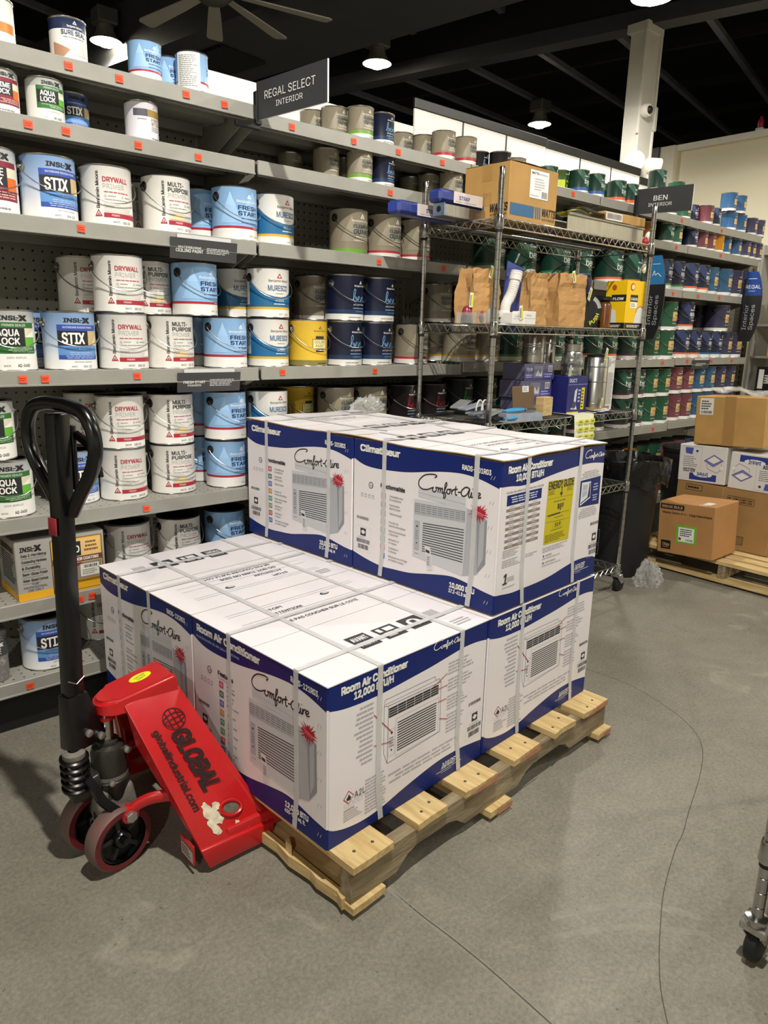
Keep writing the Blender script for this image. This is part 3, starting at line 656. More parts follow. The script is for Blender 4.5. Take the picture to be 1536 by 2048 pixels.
def L_ben(P, c='7DB4E2'):
    script(P, BEN, -.036,.078,.027,.024,.0021,ink(c)); P.text('soft gloss finish',.006,.064,.007,NW,'C',.015,width=.07); P.greek(-.03,.048,.055,.056,1,ink('6FA0CC')); bmlogo(P,.012,.152,.75,NW,ink('14213F')); P.text('Benjamin Moore',.012,.140,.0075,NW,'C',.015,width=.072); P.text('25 YEAR WARRANTY',.012,.036,.006,ink('7FA4CC'),'C',.0,width=.06); P.greek(-.05,.011,.05,.018,1,MG)
def L_benr(P): L_ben(P,'B3273A')
def L_beng(P): L_ben(P,'3E9C57')
def L_ben2(P, W=NW, g='265A47'):
    P.poly([(-.12,.19),(-.06,.19),(.06,.055),(.0,.055)],ink(g),1); P.text('ben',.004,.080,.036,W,'C',.0,width=.074); bmlogo(P,.012,.150,1.1,W,ink(g)); P.text('Benjamin Moore',.010,.134,.009,W,'C',.015,width=.085); P.greek(-.015,.070,.03,.076,1,W,2,'C'); P.greek(-.02,.058,.03,.063,1,ink('8FB3A3'),2,'C'); P.greek(-.02,.012,.05,.018,1,MG)
def L_regal(P): 
    P.poly([(-.12,.18),(-.06,.19),(.06,.05),(.0,.05)],ink('2B3760'),1); P.text('REGAL',.004,.094,.022,NW,'C',.02,width=.070); bmlogo(P,.012,.146,1.3,NW,ink('1C2748')); P.text('Benjamin Moore',.010,.130,.009,NW,'C',.015,width=.08); P.text('SELECT',.004,.080,.008,NW,'C',width=.05); P.greek(-.02,.06,.03,.068,1,NW,2,'C'); P.greek(-.02,.012,.05,.018,1,MG)
def L_aura(P):
    T = ink('D3B173'); P.rect(-.040,.064,.034,.122,T,1); P.poly([(-.04,.064),(.034,.064),(.034,.10)],ink('DCBE86'),2); P.text('aura',-.003,.094,.011,ink('8A6A35'),'C',.01,width=.035); P.greek(-.02,.078,.015,.083,1,ink('8A6A35'),3,'C'); bmlogo(P,.004,.150,.8,NW,MG); P.text('Benjamin Moore',.004,.138,.0075,NW,'C',.01,width=.07); P.greek(-.04,.043,.04,.050,1,ink('C9C4B8'),2,'C'); P.greek(-.02,.010,.05,.016,1,MG)
def L_seal(P):
    P.text('SURE SEAL',.0,.112,.019,NVY,'C',.02,width=.115); P.greek(-.05,.098,.05,.105,1,MG,2,'C'); bmlogo(P,.005,.158,.9,NW,NVY); P.text('Benjamin Moore',.005,.143,.009,NW,'C',.01,width=.07); P.poly([(-.10,.02),(-.05,.02),(-.02,.05),(-.10,.08)],ink('B08468'),1); P.poly([(.0,.03),(.06,.03),(.035,.09)],ink('CFCDC6'),1)
def L_b(P):
    P.text('b',.005,.045,.062,ink('F1D21E'),'C',.03); P.greek(-.02,.14,.04,.15,1,NW,2,'C')
def L_lime(P): P.text('b',.005,.045,.062,ink('1D4A2A'),'C',.03); P.greek(-.02,.15,.04,.16,1,NW,2,'C')
def bands(*bs): return bs
TYPES = {  # look, bands (height, material) from the bottom, label, black lid
 'stix': ('light blue bonding primer can', 'GRAD_stix', L_stix, 0), 'aqua': ('green labelled primer can', [(.148,'E3E2DC'),(.19,'B9BDB9')], L_aqua, 0), 'prime': ('maroon and orange primer can', [(.15,'E3E2DC'),(.19,'B9BDB9')], L_prime, 0),
 'drywall': ('white drywall primer can', [(.19,'E3E1DB')], L_drywall, 0), 'multi': ('white multi-purpose primer can', [(.19,'E3E1DB')], L_multi, 1), 'fresh': ('sky blue primer can', [(.042,'E6E5E0'),(.051,'A9283A'),(.19,'8DB8E4')], L_fresh, 1),
 'muresco': ('white and blue ceiling can', [(.032,'E6E4DE'),(.042,'D9AE3C'),(.05,'1F6796'),(.19,'E6E4DE')], L_muresco, 1), 'ceil': ('yellow ceiling paint can', [(.026,'857A3C'),(.19,'E3BC3A')], L_ceil, 0),
 'ben': ('navy soft gloss can', [(.028,'DAD9D4'),(.046,'1C3454'),(.19,'0F1730')], L_ben, 0), 'blkr': ('black can with red script', [(.028,'C9C8C2'),(.19,'1B1213')], L_benr, 1), 'blkg': ('black can with green script', [(.028,'C9C8C2'),(.19,'0F1713')], L_beng, 1), 'blk': ('plain black can', [(.028,'9A9994'),(.19,'141416')], L_ben, 0),
 'eg': ('taupe exterior can', [(.02,'DAD8D0'),(.19,'8A826F')], L_eg, 1), 'egw': ('taupe lettered can', [(.02,'DAD8D0'),(.19,'8A826F')], L_eg, 1), 'egg': ('taupe can with green stripe', [(.008,'DAD8D0'),(.027,'6FA33B'),(.19,'8A826F')], L_eg, 1), 'egr': ('taupe can with red stripe', [(.026,'DAD8D0'),(.036,'B02A3C'),(.19,'8A826F')], L_eg, 1), 'egy': ('taupe can with gold stripe', [(.026,'C9C7BF'),(.036,'C9A33C'),(.19,'8A826F')], L_eg, 1),
 'ben2': ('dark green can', [(.026,'E2E0DA'),(.038,'2F7F56'),(.19,'173A2E')], L_ben2, 1), 'ben2b': ('green can with blue stripe', [(.026,'E2E0DA'),(.038,'2F6FB3'),(.19,'173A2E')], L_ben2, 1), 'ben2g': ('dark green lettered can', [(.026,'E2E0DA'),(.038,'2F8F56'),(.19,'173A2E')], L_ben2, 1), 'ben2o': ('green can with orange stripe', [(.026,'E2E0DA'),(.038,'E0693B'),(.19,'173A2E')], L_ben2, 1), 'ben2p': ('green can with purple stripe', [(.026,'E2E0DA'),(.038,'5B2547'),(.19,'173A2E')], L_ben2, 1),
 'regalg': ('navy can with green stripe', [(.026,'E2E0DA'),(.038,'4D8F46'),(.19,'172039')], L_regal, 1), 'regalo': ('navy can with orange stripe', [(.026,'E2E0DA'),(.038,'E0693B'),(.19,'172039')], L_regal, 1), 'regalb': ('navy can with blue stripe', [(.026,'E2E0DA'),(.038,'2F62A8'),(.19,'172039')], L_regal, 1),
 'agr': ('leaf green tan-labelled can', [(.026,'E4E2DC'),(.19,'27573E')], L_aura, 1), 'ama': ('dusty red tan-labelled can', [(.026,'E4E2DC'),(.19,'74404A')], L_aura, 1), 'abl': ('steel blue tan-labelled can', [(.026,'E4E2DC'),(.19,'335A7C')], L_aura, 1), 'apu': ('indigo tan-labelled can', [(.026,'E4E2DC'),(.19,'3A3852')], L_aura, 1), 'gold': ('amber tan-labelled can', [(.026,'E4E2DC'),(.19,'C07F1C')], L_aura, 1),
 'lacq': ('white and orange quart', [(.05,'E3E1DB'),(.09,'C9813F'),(.19,'E3E1DB')], None, 0), 'seal': ('navy topped sealer quart', [(.135,'E3E1DB'),(.19,'1F2C52')], L_seal, 0), 'freshq': ('sky blue primer quart', [(.042,'E6E5E0'),(.051,'A9283A'),(.19,'8DB8E4')], L_fresh, 1), 'freshback': ('sky blue quart turned sideways', [(.042,'E6E5E0'),(.051,'A9283A'),(.19,'8DB8E4')], L_freshback, 1),
 'egq': ('plain taupe quart', [(.035,'DAD8D0'),(.19,'8A826F')], L_eg, 0), 'eggq': ('taupe quart with green stripe', [(.03,'DAD8D0'),(.048,'6FA33B'),(.19,'8A826F')], L_eg, 0), 'egrq': ('taupe quart with red stripe', [(.03,'DAD8D0'),(.048,'B02A3C'),(.19,'8A826F')], L_eg, 0), 'benq': ('navy script quart', [(.028,'DAD9D4'),(.05,'1C3454'),(.19,'0F1730')], L_ben, 0), 'blkq': ('black quart', [(.03,'C9C8C2'),(.19,'161618')], L_ben, 0),
 'grnq': ('dark green quart', [(.03,'E2E0DA'),(.19,'173A2E')], L_ben2, 0), 'grnbq': ('green quart with blue stripe', [(.026,'E2E0DA'),(.05,'2F5FA8'),(.19,'173A2E')], L_ben2, 0), 'grnoq': ('green quart with orange stripe', [(.026,'E2E0DA'),(.05,'E0693B'),(.19,'173A2E')], L_ben2, 0), 'limeq': ('lime and green quart', [(.03,'C8D832'),(.11,'C8D832'),(.19,'3E5A2A')], L_lime, 0),
 'agrq': ('leaf green tan-labelled quart', [(.03,'E4E2DC'),(.19,'2B5F45')], L_aura, 0), 'amaq': ('dusty red tan-labelled quart', [(.03,'E4E2DC'),(.19,'74404A')], L_aura, 0), 'ablq': ('steel blue tan-labelled quart', [(.03,'E4E2DC'),(.19,'345C86')], L_aura, 0), 'apuq': ('indigo tan-labelled quart', [(.03,'E4E2DC'),(.19,'43405E')], L_aura, 0), 'navq': ('navy lettered quart', [(.03,'E4E2DC'),(.19,'172039')], L_regal, 0), 'goldq': ('amber quart with yellow letter', [(.03,'E4E2DC'),(.19,'BE7D14')], L_b, 0),
 'primeq': ('maroon and orange primer quart', [(.15,'E3E2DC'),(.19,'B9BDB9')], L_prime, 0), 'aquaq': ('green labelled primer quart', [(.148,'DCDBD5'),(.19,'B9BDB9')], L_aqua, 0), 'stixq': ('blue bonding primer quart', 'GRAD_stixq', L_stix, 0), 'goldbq': ('pale quart with gold band', [(.19,'DCD9E2')], L_goldb, 0),
}
GM = {'GRAD_stix': grad_mat('fading_blue_can', [(.0,'E6E6E2'),(.25,'DADFE6'),(.6,'A9C3E6'),(1,'86ABDD')]), 'GRAD_stixq': grad_mat('fading_dark_blue_can', [(.0,'3A55A0'),(.3,'3F5EA8'),(.65,'4B5B88'),(1,'7C8698')])}
CANS = {
 'S1':"lacq 0.703 0.020 0;seal 0.914 0.020 0;freshq 1.161 0.020 0;freshq 1.285 0.107 0;freshback 1.323 0.004 0;egq 1.967 0.188 0;egq 2.001 0.084 0;eggq 2.076 0.004 0;benq 2.196 0.010 0;egq 2.457 0.172 0;egq 2.557 0.128 0;egrq 2.571 0.010 0;egrq 2.715 0.010 0;blkq 2.960 0.149 0;blkq 3.040 0.071 0;egq 3.196 0.100 0;grnq 3.392 0.178 0;grnq 3.462 0.092 0;limeq 3.578 0.102 0;grnq 3.725 0.150 0;grnbq 3.649 0.018 0;grnbq 3.794 0.010 0;grnq 4.063 0.130 0;grnoq 4.032 0.020 0;grnoq 4.169 0.020 0;grnq 4.437 0.130 0;grnq 4.491 0.020 0;grnq 4.474 0.020 1;agrq 4.894 0.102 0;agrq 4.862 0.100 1;agrq 4.648 0.020 0;agrq 4.824 0.018 0;navq 5.028 0.072 0;amaq 5.120 0.008 0;navq 5.252 0.020 0;ablq 5.486 0.010 0;ablq 5.641 0.010 0;ablq 5.447 0.010 1;ablq 5.600 0.010 1;apuq 5.827 0.010 0;apuq 5.959 0.010 0",
 'S2':"primeq 0.699 0.020 0;aquaq 0.827 0.010 0;stixq 0.936 0.100 0;goldbq 1.139 0.020 0;egq 1.894 0.250 0;egq 1.957 0.080 0;egq 2.114 0.160 0;eggq 2.079 0.010 0;benq 2.204 0.010 0;egq 2.572 0.224 0;egq 2.593 0.116 0;egq 2.632 0.010 0;egq 2.855 0.100 0;grnq 3.786 0.140 0;grnq 3.983 0.170 0;grnq 4.329 0.060 0;goldq 4.496 0.080 0;grnq 4.700 0.120 0;grnq 4.638 0.020 0;agrq 4.749 0.020 0;agrq 5.005 0.115 0;navq 4.951 0.015 0;navq 5.241 0.124 0;amaq 5.106 0.021 0;amaq 5.216 0.016 0;goldq 5.325 0.008 0;ablq 5.467 0.020 0;navq 5.742 0.113 0;ablq 5.642 0.023 0;apuq 5.750 0.004 0;apuq 5.860 0.010 0;apuq 5.969 0.010 0",
 'S3':"prime 0.651 0.020 0;stix 0.776 0.200 0;stix 0.825 0.010 0;drywall 1.013 0.020 0;multi 1.217 0.210 0;multi 1.226 0.015 0;fresh 1.425 0.157 0;fresh 1.493 0.004 0;muresco 1.672 0.020 0;egg 2.086 0.060 0;egr 2.283 0.060 0;egr 2.479 0.070 0;ben2 3.003 0.050 0;ben2 3.239 0.030 0;ben2 3.542 0.030 0;ben2b 3.759 0.030 0;ben2o 4.068 0.020 0;ben2o 4.283 0.020 0;ben2 4.499 0.031 0;regalg 4.666 0.019 0;regalg 4.834 0.022 0;regalo 5.001 0.008 0;regalo 5.168 0.010 0;abl 5.353 0.033 0;abl 5.518 0.007 0;apu 5.689 0.010 0;apu 5.860 0.010 0",
 'S4':"aqua 0.659 0.010 0;stix 0.783 0.190 0;stix 0.853 0.010 0;drywall 1.037 0.010 0;multi 1.214 0.010 0;fresh 1.416 0.190 0;fresh 1.438 0.005 0;muresco 1.636 0.010 0;ceil 1.832 0.010 0;ben 2.022 0.010 0;ben 2.210 0.020 0;egr 2.480 0.060 0;egy 2.740 0.172 0;egy 2.761 0.004 0;egy 3.003 0.050 0;ben2g 3.184 0.040 0;ben2g 3.373 0.040 0;ben2 3.581 0.050 0;ben2b 3.756 0.044 0;ben2o 3.921 0.016 0;ben2o 4.092 0.020 0;ben2p 4.300 0.010 0;agr 4.595 0.020 0;agr 4.792 0.020 0;regalo 5.008 0.020 0;regalo 5.181 0.020 0;regalb 5.348 0.020 0;regalb 5.516 0.020 0;apu 5.683 0.020 0;apu 5.851 0.020 0;drywall 0.974 0.190 1;drywall 1.032 0.010 1;multi 1.189 0.125 1;fresh 1.332 0.035 1;muresco 1.567 0.160 1;muresco 1.640 0.010 1;eg 1.972 0.166 1;ben 2.022 0.004 1;ben 2.217 0.020 1;eg 2.729 0.151 1;blk 2.895 0.129 1;agr 4.796 0.020 1;regalo 5.032 0.020 1;apu 5.596 0.172 1;apu 5.547 0.008 1",
 'S5':"aqua 0.615 0.020 0;stix 0.855 0.085 0;drywall 0.966 0.215 0;drywall 1.023 0.050 0;multi 1.221 0.050 0;fresh 1.414 0.205 0;fresh 1.447 0.035 0;muresco 1.640 0.030 0;ceil 1.893 0.190 0;eg 2.026 0.060 0;eg 2.216 0.050 0;blkr 2.417 0.050 0;blkr 2.618 0.050 0;blkg 2.819 0.050 0;blkg 3.021 0.060 0;aqua 0.574 0.020 1;drywall 0.967 0.205 1;drywall 1.022 0.045 1;multi 1.196 0.214 1;multi 1.219 0.046 1;fresh 1.419 0.209 1;fresh 1.448 0.041 1;muresco 1.641 0.030 1;ceil 1.894 0.190 1;eg 2.022 0.060 1;egw 2.212 0.050 1;blkr 2.408 0.050 1;blkr 2.612 0.050 1;blkg 2.811 0.050 1;blkg 3.012 0.060 1;ben2 3.230 0.060 0;ben2 3.219 0.060 1;ben2o 3.457 0.030 0;ben2o 3.636 0.030 0;ben2p 3.826 0.020 0;ben2p 4.041 0.030 0;ben2p 4.309 0.020 0;ben2p 4.477 0.020 0;agr 4.644 0.020 0;agr 4.812 0.020 0;ama 4.979 0.020 0;ama 5.147 0.020 0;abl 5.314 0.020 0;abl 5.482 0.020 0;apu 5.649 0.020 0;apu 5.817 0.020 0;ben2p 4.299 0.020 1;ben2p 4.466 0.020 1;agr 4.634 0.020 1;agr 4.801 0.020 1;ama 4.969 0.020 1;ama 5.136 0.020 1;abl 5.304 0.020 1;abl 5.471 0.020 1;apu 5.639 0.020 1;apu 5.806 0.020 1",
 'S6':"drywall 1.036 0.080 0;multi 1.207 0.230 0;multi 1.237 0.060 0;fresh 1.443 0.060 0;gold 4.286 0.020 1;gold 4.454 0.020 1;agr 4.621 0.020 1;agr 4.789 0.020 1;ama 4.956 0.020 1;ama 5.124 0.020 1;regalb 5.291 0.020 1;gold 4.288 0.020 0;gold 4.455 0.020 0;agr 4.623 0.020 0;agr 4.790 0.020 0;ama 4.958 0.020 0;ama 5.125 0.020 0;regalb 5.293 0.020 0",
 'S7':"stix 0.697 0.030 0;drywall 0.942 0.170 0",
}
ROT = {'stix': .16, 'aqua': .08, 'prime': .08, 'drywall': -.02, 'multi': .0, 'fresh': .24, 'muresco': .06, 'ceil': .10, 'ben': .10}
PROTO = {}
def can_meshes(t):
    look, bd, lab, blk = TYPES[t]; q = t.endswith('q') or t in ('lacq','seal','freshback'); r, h = (.054,.124) if q else (.083,.19); kv = h/.19; kr = r/.083
    mb = MB(); rim = M_matte if blk else M_tin
    if isinstance(bd, str): prof = [(r-.001,0,M_tin),(r+.0012,.002,M_tin),(r,.005,GM[bd]),(r,h-.006,M_tin)]
    else:
        prof = [(r-.001,0,M_tin),(r+.0012,.002,M_tin)]; z = .005
        for zt, c in bd: prof.append((r, z, cpaint(c))); z = min(zt*kv, h-.006)
        prof.append((r, h-.006, M_tin))
    prof += [(r+.0015,h-.004,rim),(r+.0015,h-.001,rim),(r-.003,h,rim),(r-.006,h-.004,rim)]
    mb.lathe(prof, M_tin, 48)
    if lab:
        base = cyl_map(r); P = Print(mb, lambda u, v, hh: base(u*kr, v*kv, hh), strip=.010); lab(P)
    body = mb.build('body')
    mb = MB(); mb.lathe([(r-.0065,h-.004),(r-.010,h-.0005),(r-.014,h-.001),(r-.016,h-.004),(.002,h-.004)], rim if blk else M_tin, 40, caps=False); lid = mb.build('lid')
    parts = [body, lid]
    if not q:
        for s in (-1, 1):
            mb = MB(); mb.lathe([(.0165,0),(.0165,.003),(.012,.005),(.006,.006),(.006,.012),(.002,.014)], M_matte if blk else M_tin, 18, axis='x')
            mb.v = [((r-.001+v[0])*s, v[1], v[2]+h*.80) for v in mb.v]; parts.append(mb.build('ear'))
        mb = MB(); sag = random.uniform(.070,.086); R = r+.008; pts = []
        for k in range(25):
            a = PI*k/24; pts.append((-(R+.004*math.sin(a))*math.cos(a)*1.02, -R*math.sin(a)*1.02-.002, h*.80-sag*math.sin(a)**.9))
        mb.tube(pts, .0017, M_tin, 6); parts.append(mb.build('handle'))
    return parts, look, q
ORD = ['first','second','third','fourth','fifth','sixth','seventh','eighth','ninth','tenth','eleventh','twelfth','thirteenth','fourteenth']
SHN = {'S1':'top shelf','S2':'second shelf','S3':'third shelf','S4':'fourth shelf','S5':'fifth shelf','S6':'sixth shelf','S7':'bottom shelf'}
for sh, txt in CANS.items():
    rows = [r.split() for r in txt.split(';')]; two = any(r[3] == '1' for r in rows)
    cnt = {}
    for r in rows: cnt.setdefault((r[0], r[3]), []).append(float(r[1]))
    for t, x, sb, lv in rows:
        x = float(x); sb = float(sb); lv = int(lv)
        if t not in PROTO:
            PROTO[t] = can_meshes(t); first = True
        else: first = False
        parts, look, q = PROTO[t]; r, h = (.054,.124) if q else (.083,.19)
        xs = sorted(cnt[(t, str(lv))]); n = len(xs); lab = look
        if two: lab += ', upper tier' if lv else ', lower tier'
        if n > 1: lab += ', %s of its kind from left' % ORD[xs.index(x)]
        lab += ' on %s' % SHN[sh] if n > 1 or two else ' standing on the %s of the shelving' % SHN[sh]
        c = thing('paint_can', lab, 'paint can', (x, FY+sb+r, shelf_z(sh, x)+.0002+lv*(h+.0006)), ROT.get(t, .10)+random.uniform(-.10,.10), 'cans on the %s' % SHN[sh])
        for p in parts:
            o = p if first else p.copy()
            if not first: COL.objects.link(o)
            o.parent = c
# ------------------------------------------------------------------ pallet and cartons
PSI = 0.07028; CO = Vector((.9178, 1.2218, 0)); CP, SP_ = math.cos(PSI), math.sin(PSI)
def cw(u, v, z): return (CO.x+CP*u-SP_*v, CO.y+SP_*u+CP*v, z)
M_pine = mat('pale_pine_board', 'CFB886', .68, noise=.2, nscale=6, stretch=(9, 1.1, 9), bump=.15, bscale=40, noise2='B0925C')
M_oldw = mat('weathered_pallet_wood', '978A6E', .78, noise=.35, nscale=5, stretch=(1.2, 9, 9), bump=.3, bscale=30, noise2='6A5A42')
M_red_end = mat('red_stained_wood_end', 'A8605A', .75, noise=.4, nscale=30, noise2='B48A5A')
M_nail = mat('dark_nail_head', '4A4038', .6, .3, noise=.2)
def pallet_board(name, parent, u0, u1, v0, v1, z0, z1, m, rnd, endm=None, nails=True, jag=.004):
    mb = MB(); j = lambda: rnd.uniform(-jag, jag)
    poly = [(u0+j(), v0+j()), ((u0*.6+u1*.4), v0+j()), (u1+j(), v0+j()), (u1+j()*.5, (v0+v1)/2), (u1+j(), v1+j()), (u0+j(), v1+j()), (u0+j()*.5, (v0+v1)/2)]
    mb.prism(poly, z0, z1, m, None, None)
    if endm: mb.quad((poly[0][0]+.02, v0-jag-.001, z0+.001), (poly[2][0]-.002, v0-jag-.001, z0+.001), (poly[2][0]-.002, v0-jag-.001, z1-.003), (poly[0][0]+.05, v0-jag-.001, z1-.006), endm)
    if nails:
        for q in (.3, .72):
            mb.lathe([(.0045, z1-.0005), (.0045, z1+.0006), (.001, z1+.0007)], M_nail, 8, (u0+(u1-u0)*q+rnd.uniform(-.01,.01), v0+.03+rnd.uniform(-.012,.02), 0), caps=False)
    return mb.build(name, parent)
rnd = random.Random(3)
pal = thing('wooden_pallet', 'worn wooden pallet carrying the white appliance cartons', 'pallet', (.9334, 1.1343, 0), PSI)
ZD = .1474
for k, (a, b) in enumerate(((.0,.135),(.232,.346),(.424,.565),(.653,.793),(.875,1.003),(1.064,1.216))):
    pallet_board('deck_board', pal, a, b, 0, 1.16, ZD-.020, ZD-.0008, M_pine, rnd, M_red_end if k in (2,3,5) else None)
for v0 in (.012, .555, 1.10):
    mb = MB(); zt, zb = ZD-.0215, .0365
    pts = [(0,zb),(.16,zb),(.20,zb+.03),(.235,zb+.042),(.36,zb+.042),(.40,zb+.03),(.44,zb),(.70,zb),(.74,zb+.03),(.78,zb+.042),(.93,zb+.042),(.97,zb+.03),(1.0,zb),(1.233,zb),(1.233,zt),(.62,zt+.0005),(0,zt)]
    mb.prism(pts, -v0-.038, -v0, M_oldw, Matrix(((1,0,0,0),(0,0,-1,0),(0,1,0,0),(0,0,0,1)))); mb.build('stringer', pal)
pallet_board('bottom_board', pal, -.005, .105, 0, 1.16, .016, .0355, M_pine, rnd, None, False)
mb = MB()                                                       # broken lip of the front bottom board
mb.prism([(-.012,.03),(-.003,.06),(-.010,.13),(-.004,.16),(-.012,.24),(-.004,.30),(-.010,.38),(-.006,.45),(.012,.45),(.012,.03)], .016, .047, M_pine)
mb.prism([(-.004,.235),(.004,.25),(.010,.262),(.004,.272),(-.003,.262)], .047, .075, M_pine); mb.build('splintered_edge', pal)
for a, b in ((.53,.63),(1.15,1.238)): pallet_board('bottom_board', pal, a, b, -.012, 1.16, .016, .0355, M_pine, rnd, M_red_end, False)
mb = MB()
for a in (.02,.56,1.16):
    for v in (.03,.57,1.115): mb.box(a, v-.008, .0003, a+.05, v+.012, .016, M_oldw)
mb.build('floor_cleat', pal)

BLU = mat('carton_blue_print', '10246B', .38, noise=.06, nscale=4, spec=.3); PAP = ink('E9E4E6', .3); TXB = ink('2B2B30'); TXG = ink('B0ADB4'); STR = ink('B3152B')
GR1, GR2, GR3, GR4 = ink('C9CACF'), ink('AEB0B6'), ink('8E9097'), ink('3B3C42')
CA = [[(2.6,2.6),(2.95,2.95),(2.4,3.2),(1.0,2.9),(.1,1.9),(0,.9),(.6,.25),(1.5,.3),(2.2,.7),(2.5,.85)], [(2.5,.85),(2.3,.4),(2.5,.05),(2.8,.1),(2.95,.5),(2.85,.9),(3.1,.8)], [(3.1,.8),(3.25,.9),(3.25,0)], [(3.25,.4),(3.5,.9),(3.62,.7),(3.57,0)], [(3.58,.4),(3.85,.9),(3.97,.7),(3.9,.1),(4.1,.1),(4.6,1.5),(4.55,2.0),(4.35,1.5),(4.2,-.6),(4.3,-.9),(4.5,-.4),(4.42,.1),(4.7,.3)],
      [(5.05,.85),(4.75,.8),(4.65,.4),(4.8,.05),(5.05,.1),(5.2,.5),(5.05,.88),(5.4,.8),(5.45,0)], [(5.47,.5),(5.65,.9),(5.9,.85)], [(6.05,1.6),(6.0,.3),(6.15,0),(6.3,.15)], [(5.8,1.0),(6.35,1.1)], [(6.4,.55),(6.9,.65)], [(8.15,1.5),(7.6,1.65),(7.0,1.0),(6.95,.3),(7.3,0),(7.8,.4),(8.2,1.45),(8.05,.2),(8.3,0),(8.5,.9),(8.47,.1),(8.7,.1),(8.85,.9),(8.87,0)], [(8.58,1.45),(8.66,1.5)], [(8.9,.45),(9.1,.9),(9.35,.85),(9.3,.4),(9.6,.45),(9.8,.75),(9.6,.95),(9.38,.6),(9.5,.08),(9.95,.25)]]
def cinterp(c, x):
    for a, b in zip(c, c[1:]):
        if a[0] <= x <= b[0]: return a[1]+(b[1]-a[1])*(x-a[0])/(b[0]-a[0])
    return c[-1][1]
def white_field(P, W_, lo, hi):
    lo = crom(lo, 5); hi = crom(hi, 5); n = 44; m = .0045
    xs = [m+(W_-2*m)*i/n for i in range(n+1)]
    for a, b in zip(xs, xs[1:]): P.poly([(a,cinterp(lo,a)),(b,cinterp(lo,b)),(b,cinterp(hi,b)),(a,cinterp(hi,a))], PAP, 0)
def barcode_block(P, x, top, rnd, icon=True):
    P.bars(x, top-.010, x+.056, top, TXB, 1, 20, rnd); 
    if icon:
        P.rect(x+.018, top-.066, x+.044, top-.040, TXB, 1); P.disc(x+.031, top-.053, .008, PAP, 2, 6); P.rect(x+.021, top-.055, x+.041, top-.051, PAP, 2)
        P.greek(x+.006, top-.0745, x+.054, top-.070, 1, TXG, 1, rnd=rnd); P.bars(x, top-.092, x+.062, top-.078, TXB, 1, 22, rnd); P.bars(x+.006, top-.113, x+.056, top-.097, TXB, 1, 18, rnd)
        P.frame(x-.008, top-.122, x+.068, top-.034, .0006, GR1, 1)
def print_left(P, D, H, fr, model, btu, area, rnd):
    k = D/.5954; X = lambda v: v*k
    white_field(P, D, [(0,.060),(X(.065),.046),(X(.138),.037),(X(.198),.04),(X(.268),.046),(X(.35),.063),(X(.428),.077),(X(.477),.075),(X(.525),.067),(X(.557),.062),(D,.058)],
                [(0,.384),(X(.05),.366),(X(.108),.361),(X(.185),.364),(X(.253),.370),(X(.36),.388),(X(.433),.396),(X(.48),.396),(X(.526),.390),(X(.57),.379),(D,.372)])
    dz = H-.44
    if fr: P.text('Climatiseur', X(.033), .404+dz*.6, .021, NW, 'L', .048, width=X(.18))
    else: P.text('Room Air Conditioner', X(.026), .402+dz*.6, .0205, NW, 'L', .048, width=X(.305)); P.text('Acondicionador de aire para habitaciones', X(.022), .383, .0085, ink('B9C1E0'), 'L', .01, width=X(.215))
    P.text(model, X(.458), .404+dz*.5, .0145, NW, 'L', .03, width=X(.103), slope=-.02)
    script(P, CA, X(.294), .322, .0238*k, .0168, .0042, TXB, 2, .055, 5)
    P.disc(X(.086), .302, .011, TXB, 1, 18); P.disc(X(.086), .302, .0085, PAP, 2, 18); P.text('SA', X(.087), .2975, .0085, TXB, 'C', .02, layer=3)
    for q in range(4): P.rect(X(.040+.017*q), .258, X(.050+.017*q), .270, TXG, 1); P.rect(X(.042+.017*q), .260, X(.048+.017*q), .266, PAP, 2)
    barcode_block(P, X(.022), .189, rnd)
    P.text('Fonctionnalités' if fr else 'Features', X(.130), .303, .0125, TXB, 'L', .048, width=X(.108 if fr else .075)); 
    if not fr: P.text('Características', X(.130), .290, .0075, TXG, 'L', width=X(.07))
    words = ('Compatible avec le smartphone','Commandes électroniques','Télécommande','Fonction de marche automatique',"Mode d'économiseur d'électricité",'Minuterie sur 24 heures','Ventilateur à 3 vitesses','Nécessaire de montage sur fenêtre compris') if fr else ('WiFi smart compatible','Electronic controls','Remote control','Auto mode','Energy saver mode','24 hour timer','3 speed fan','Mounting kit included')
    cols = ('C8466B','3F6B66','5A63B8','D08A3A','3E9486','63A04F','B94A45','3568B8')
    for i, (w, c) in enumerate(zip(words, cols)):
        z = .276-.0287*i; x = X(.134); P.rect(x, z-.009, x+.021*k, z+.010, ink(c), 1); P.rect(x+.005, z-.004, x+.016*k, z+.005, ink('E9DCDD'), 2); P.disc(x+.0105*k, z+.0005, .0035, ink(c), 3, 8)
        ws = w.split(' '); h2 = (len(ws)+1)//2; ls = [w] if len(w) < 16 else [' '.join(ws[:h2]), ' '.join(ws[h2:])]
        for j, l in enumerate(ls): P.text(l, X(.172), z+.001-.011*j, .0068, TXB, 'L', .02, sx=.82, res=1)
    # picture of the window unit
    Q = lambda *p: [(X(a), b) for a, b in p]
    P.poly(Q((.294,.300),(.477,.294),(.477,.328),(.294,.332)), GR1, 1); P.line(*Q((.294,.314),(.477,.309)), .001, GR2, 2)
    P.poly(Q((.477,.298),(.520,.296),(.556,.276),(.558,.146),(.528,.106),(.473,.088)), GR2, 1); P.poly(Q((.520,.290),(.556,.272),(.558,.146),(.530,.112),(.524,.2)), GR3, 2); P.poly(Q((.530,.285),(.548,.275),(.549,.16),(.532,.125)), GR2, 3)
    P.poly(Q((.277,.290),(.484,.300),(.478,.090),(.277,.106)), GR1, 2)
    P.poly(Q((.281,.279),(.477,.288),(.477,.258),(.281,.246)), GR3, 3)
    for i in range(5): a = .279-.0066*i; b = .288-.006*i; P.line(*Q((.284,a-.004),(.475,b-.004)), .0018, GR1, 4)
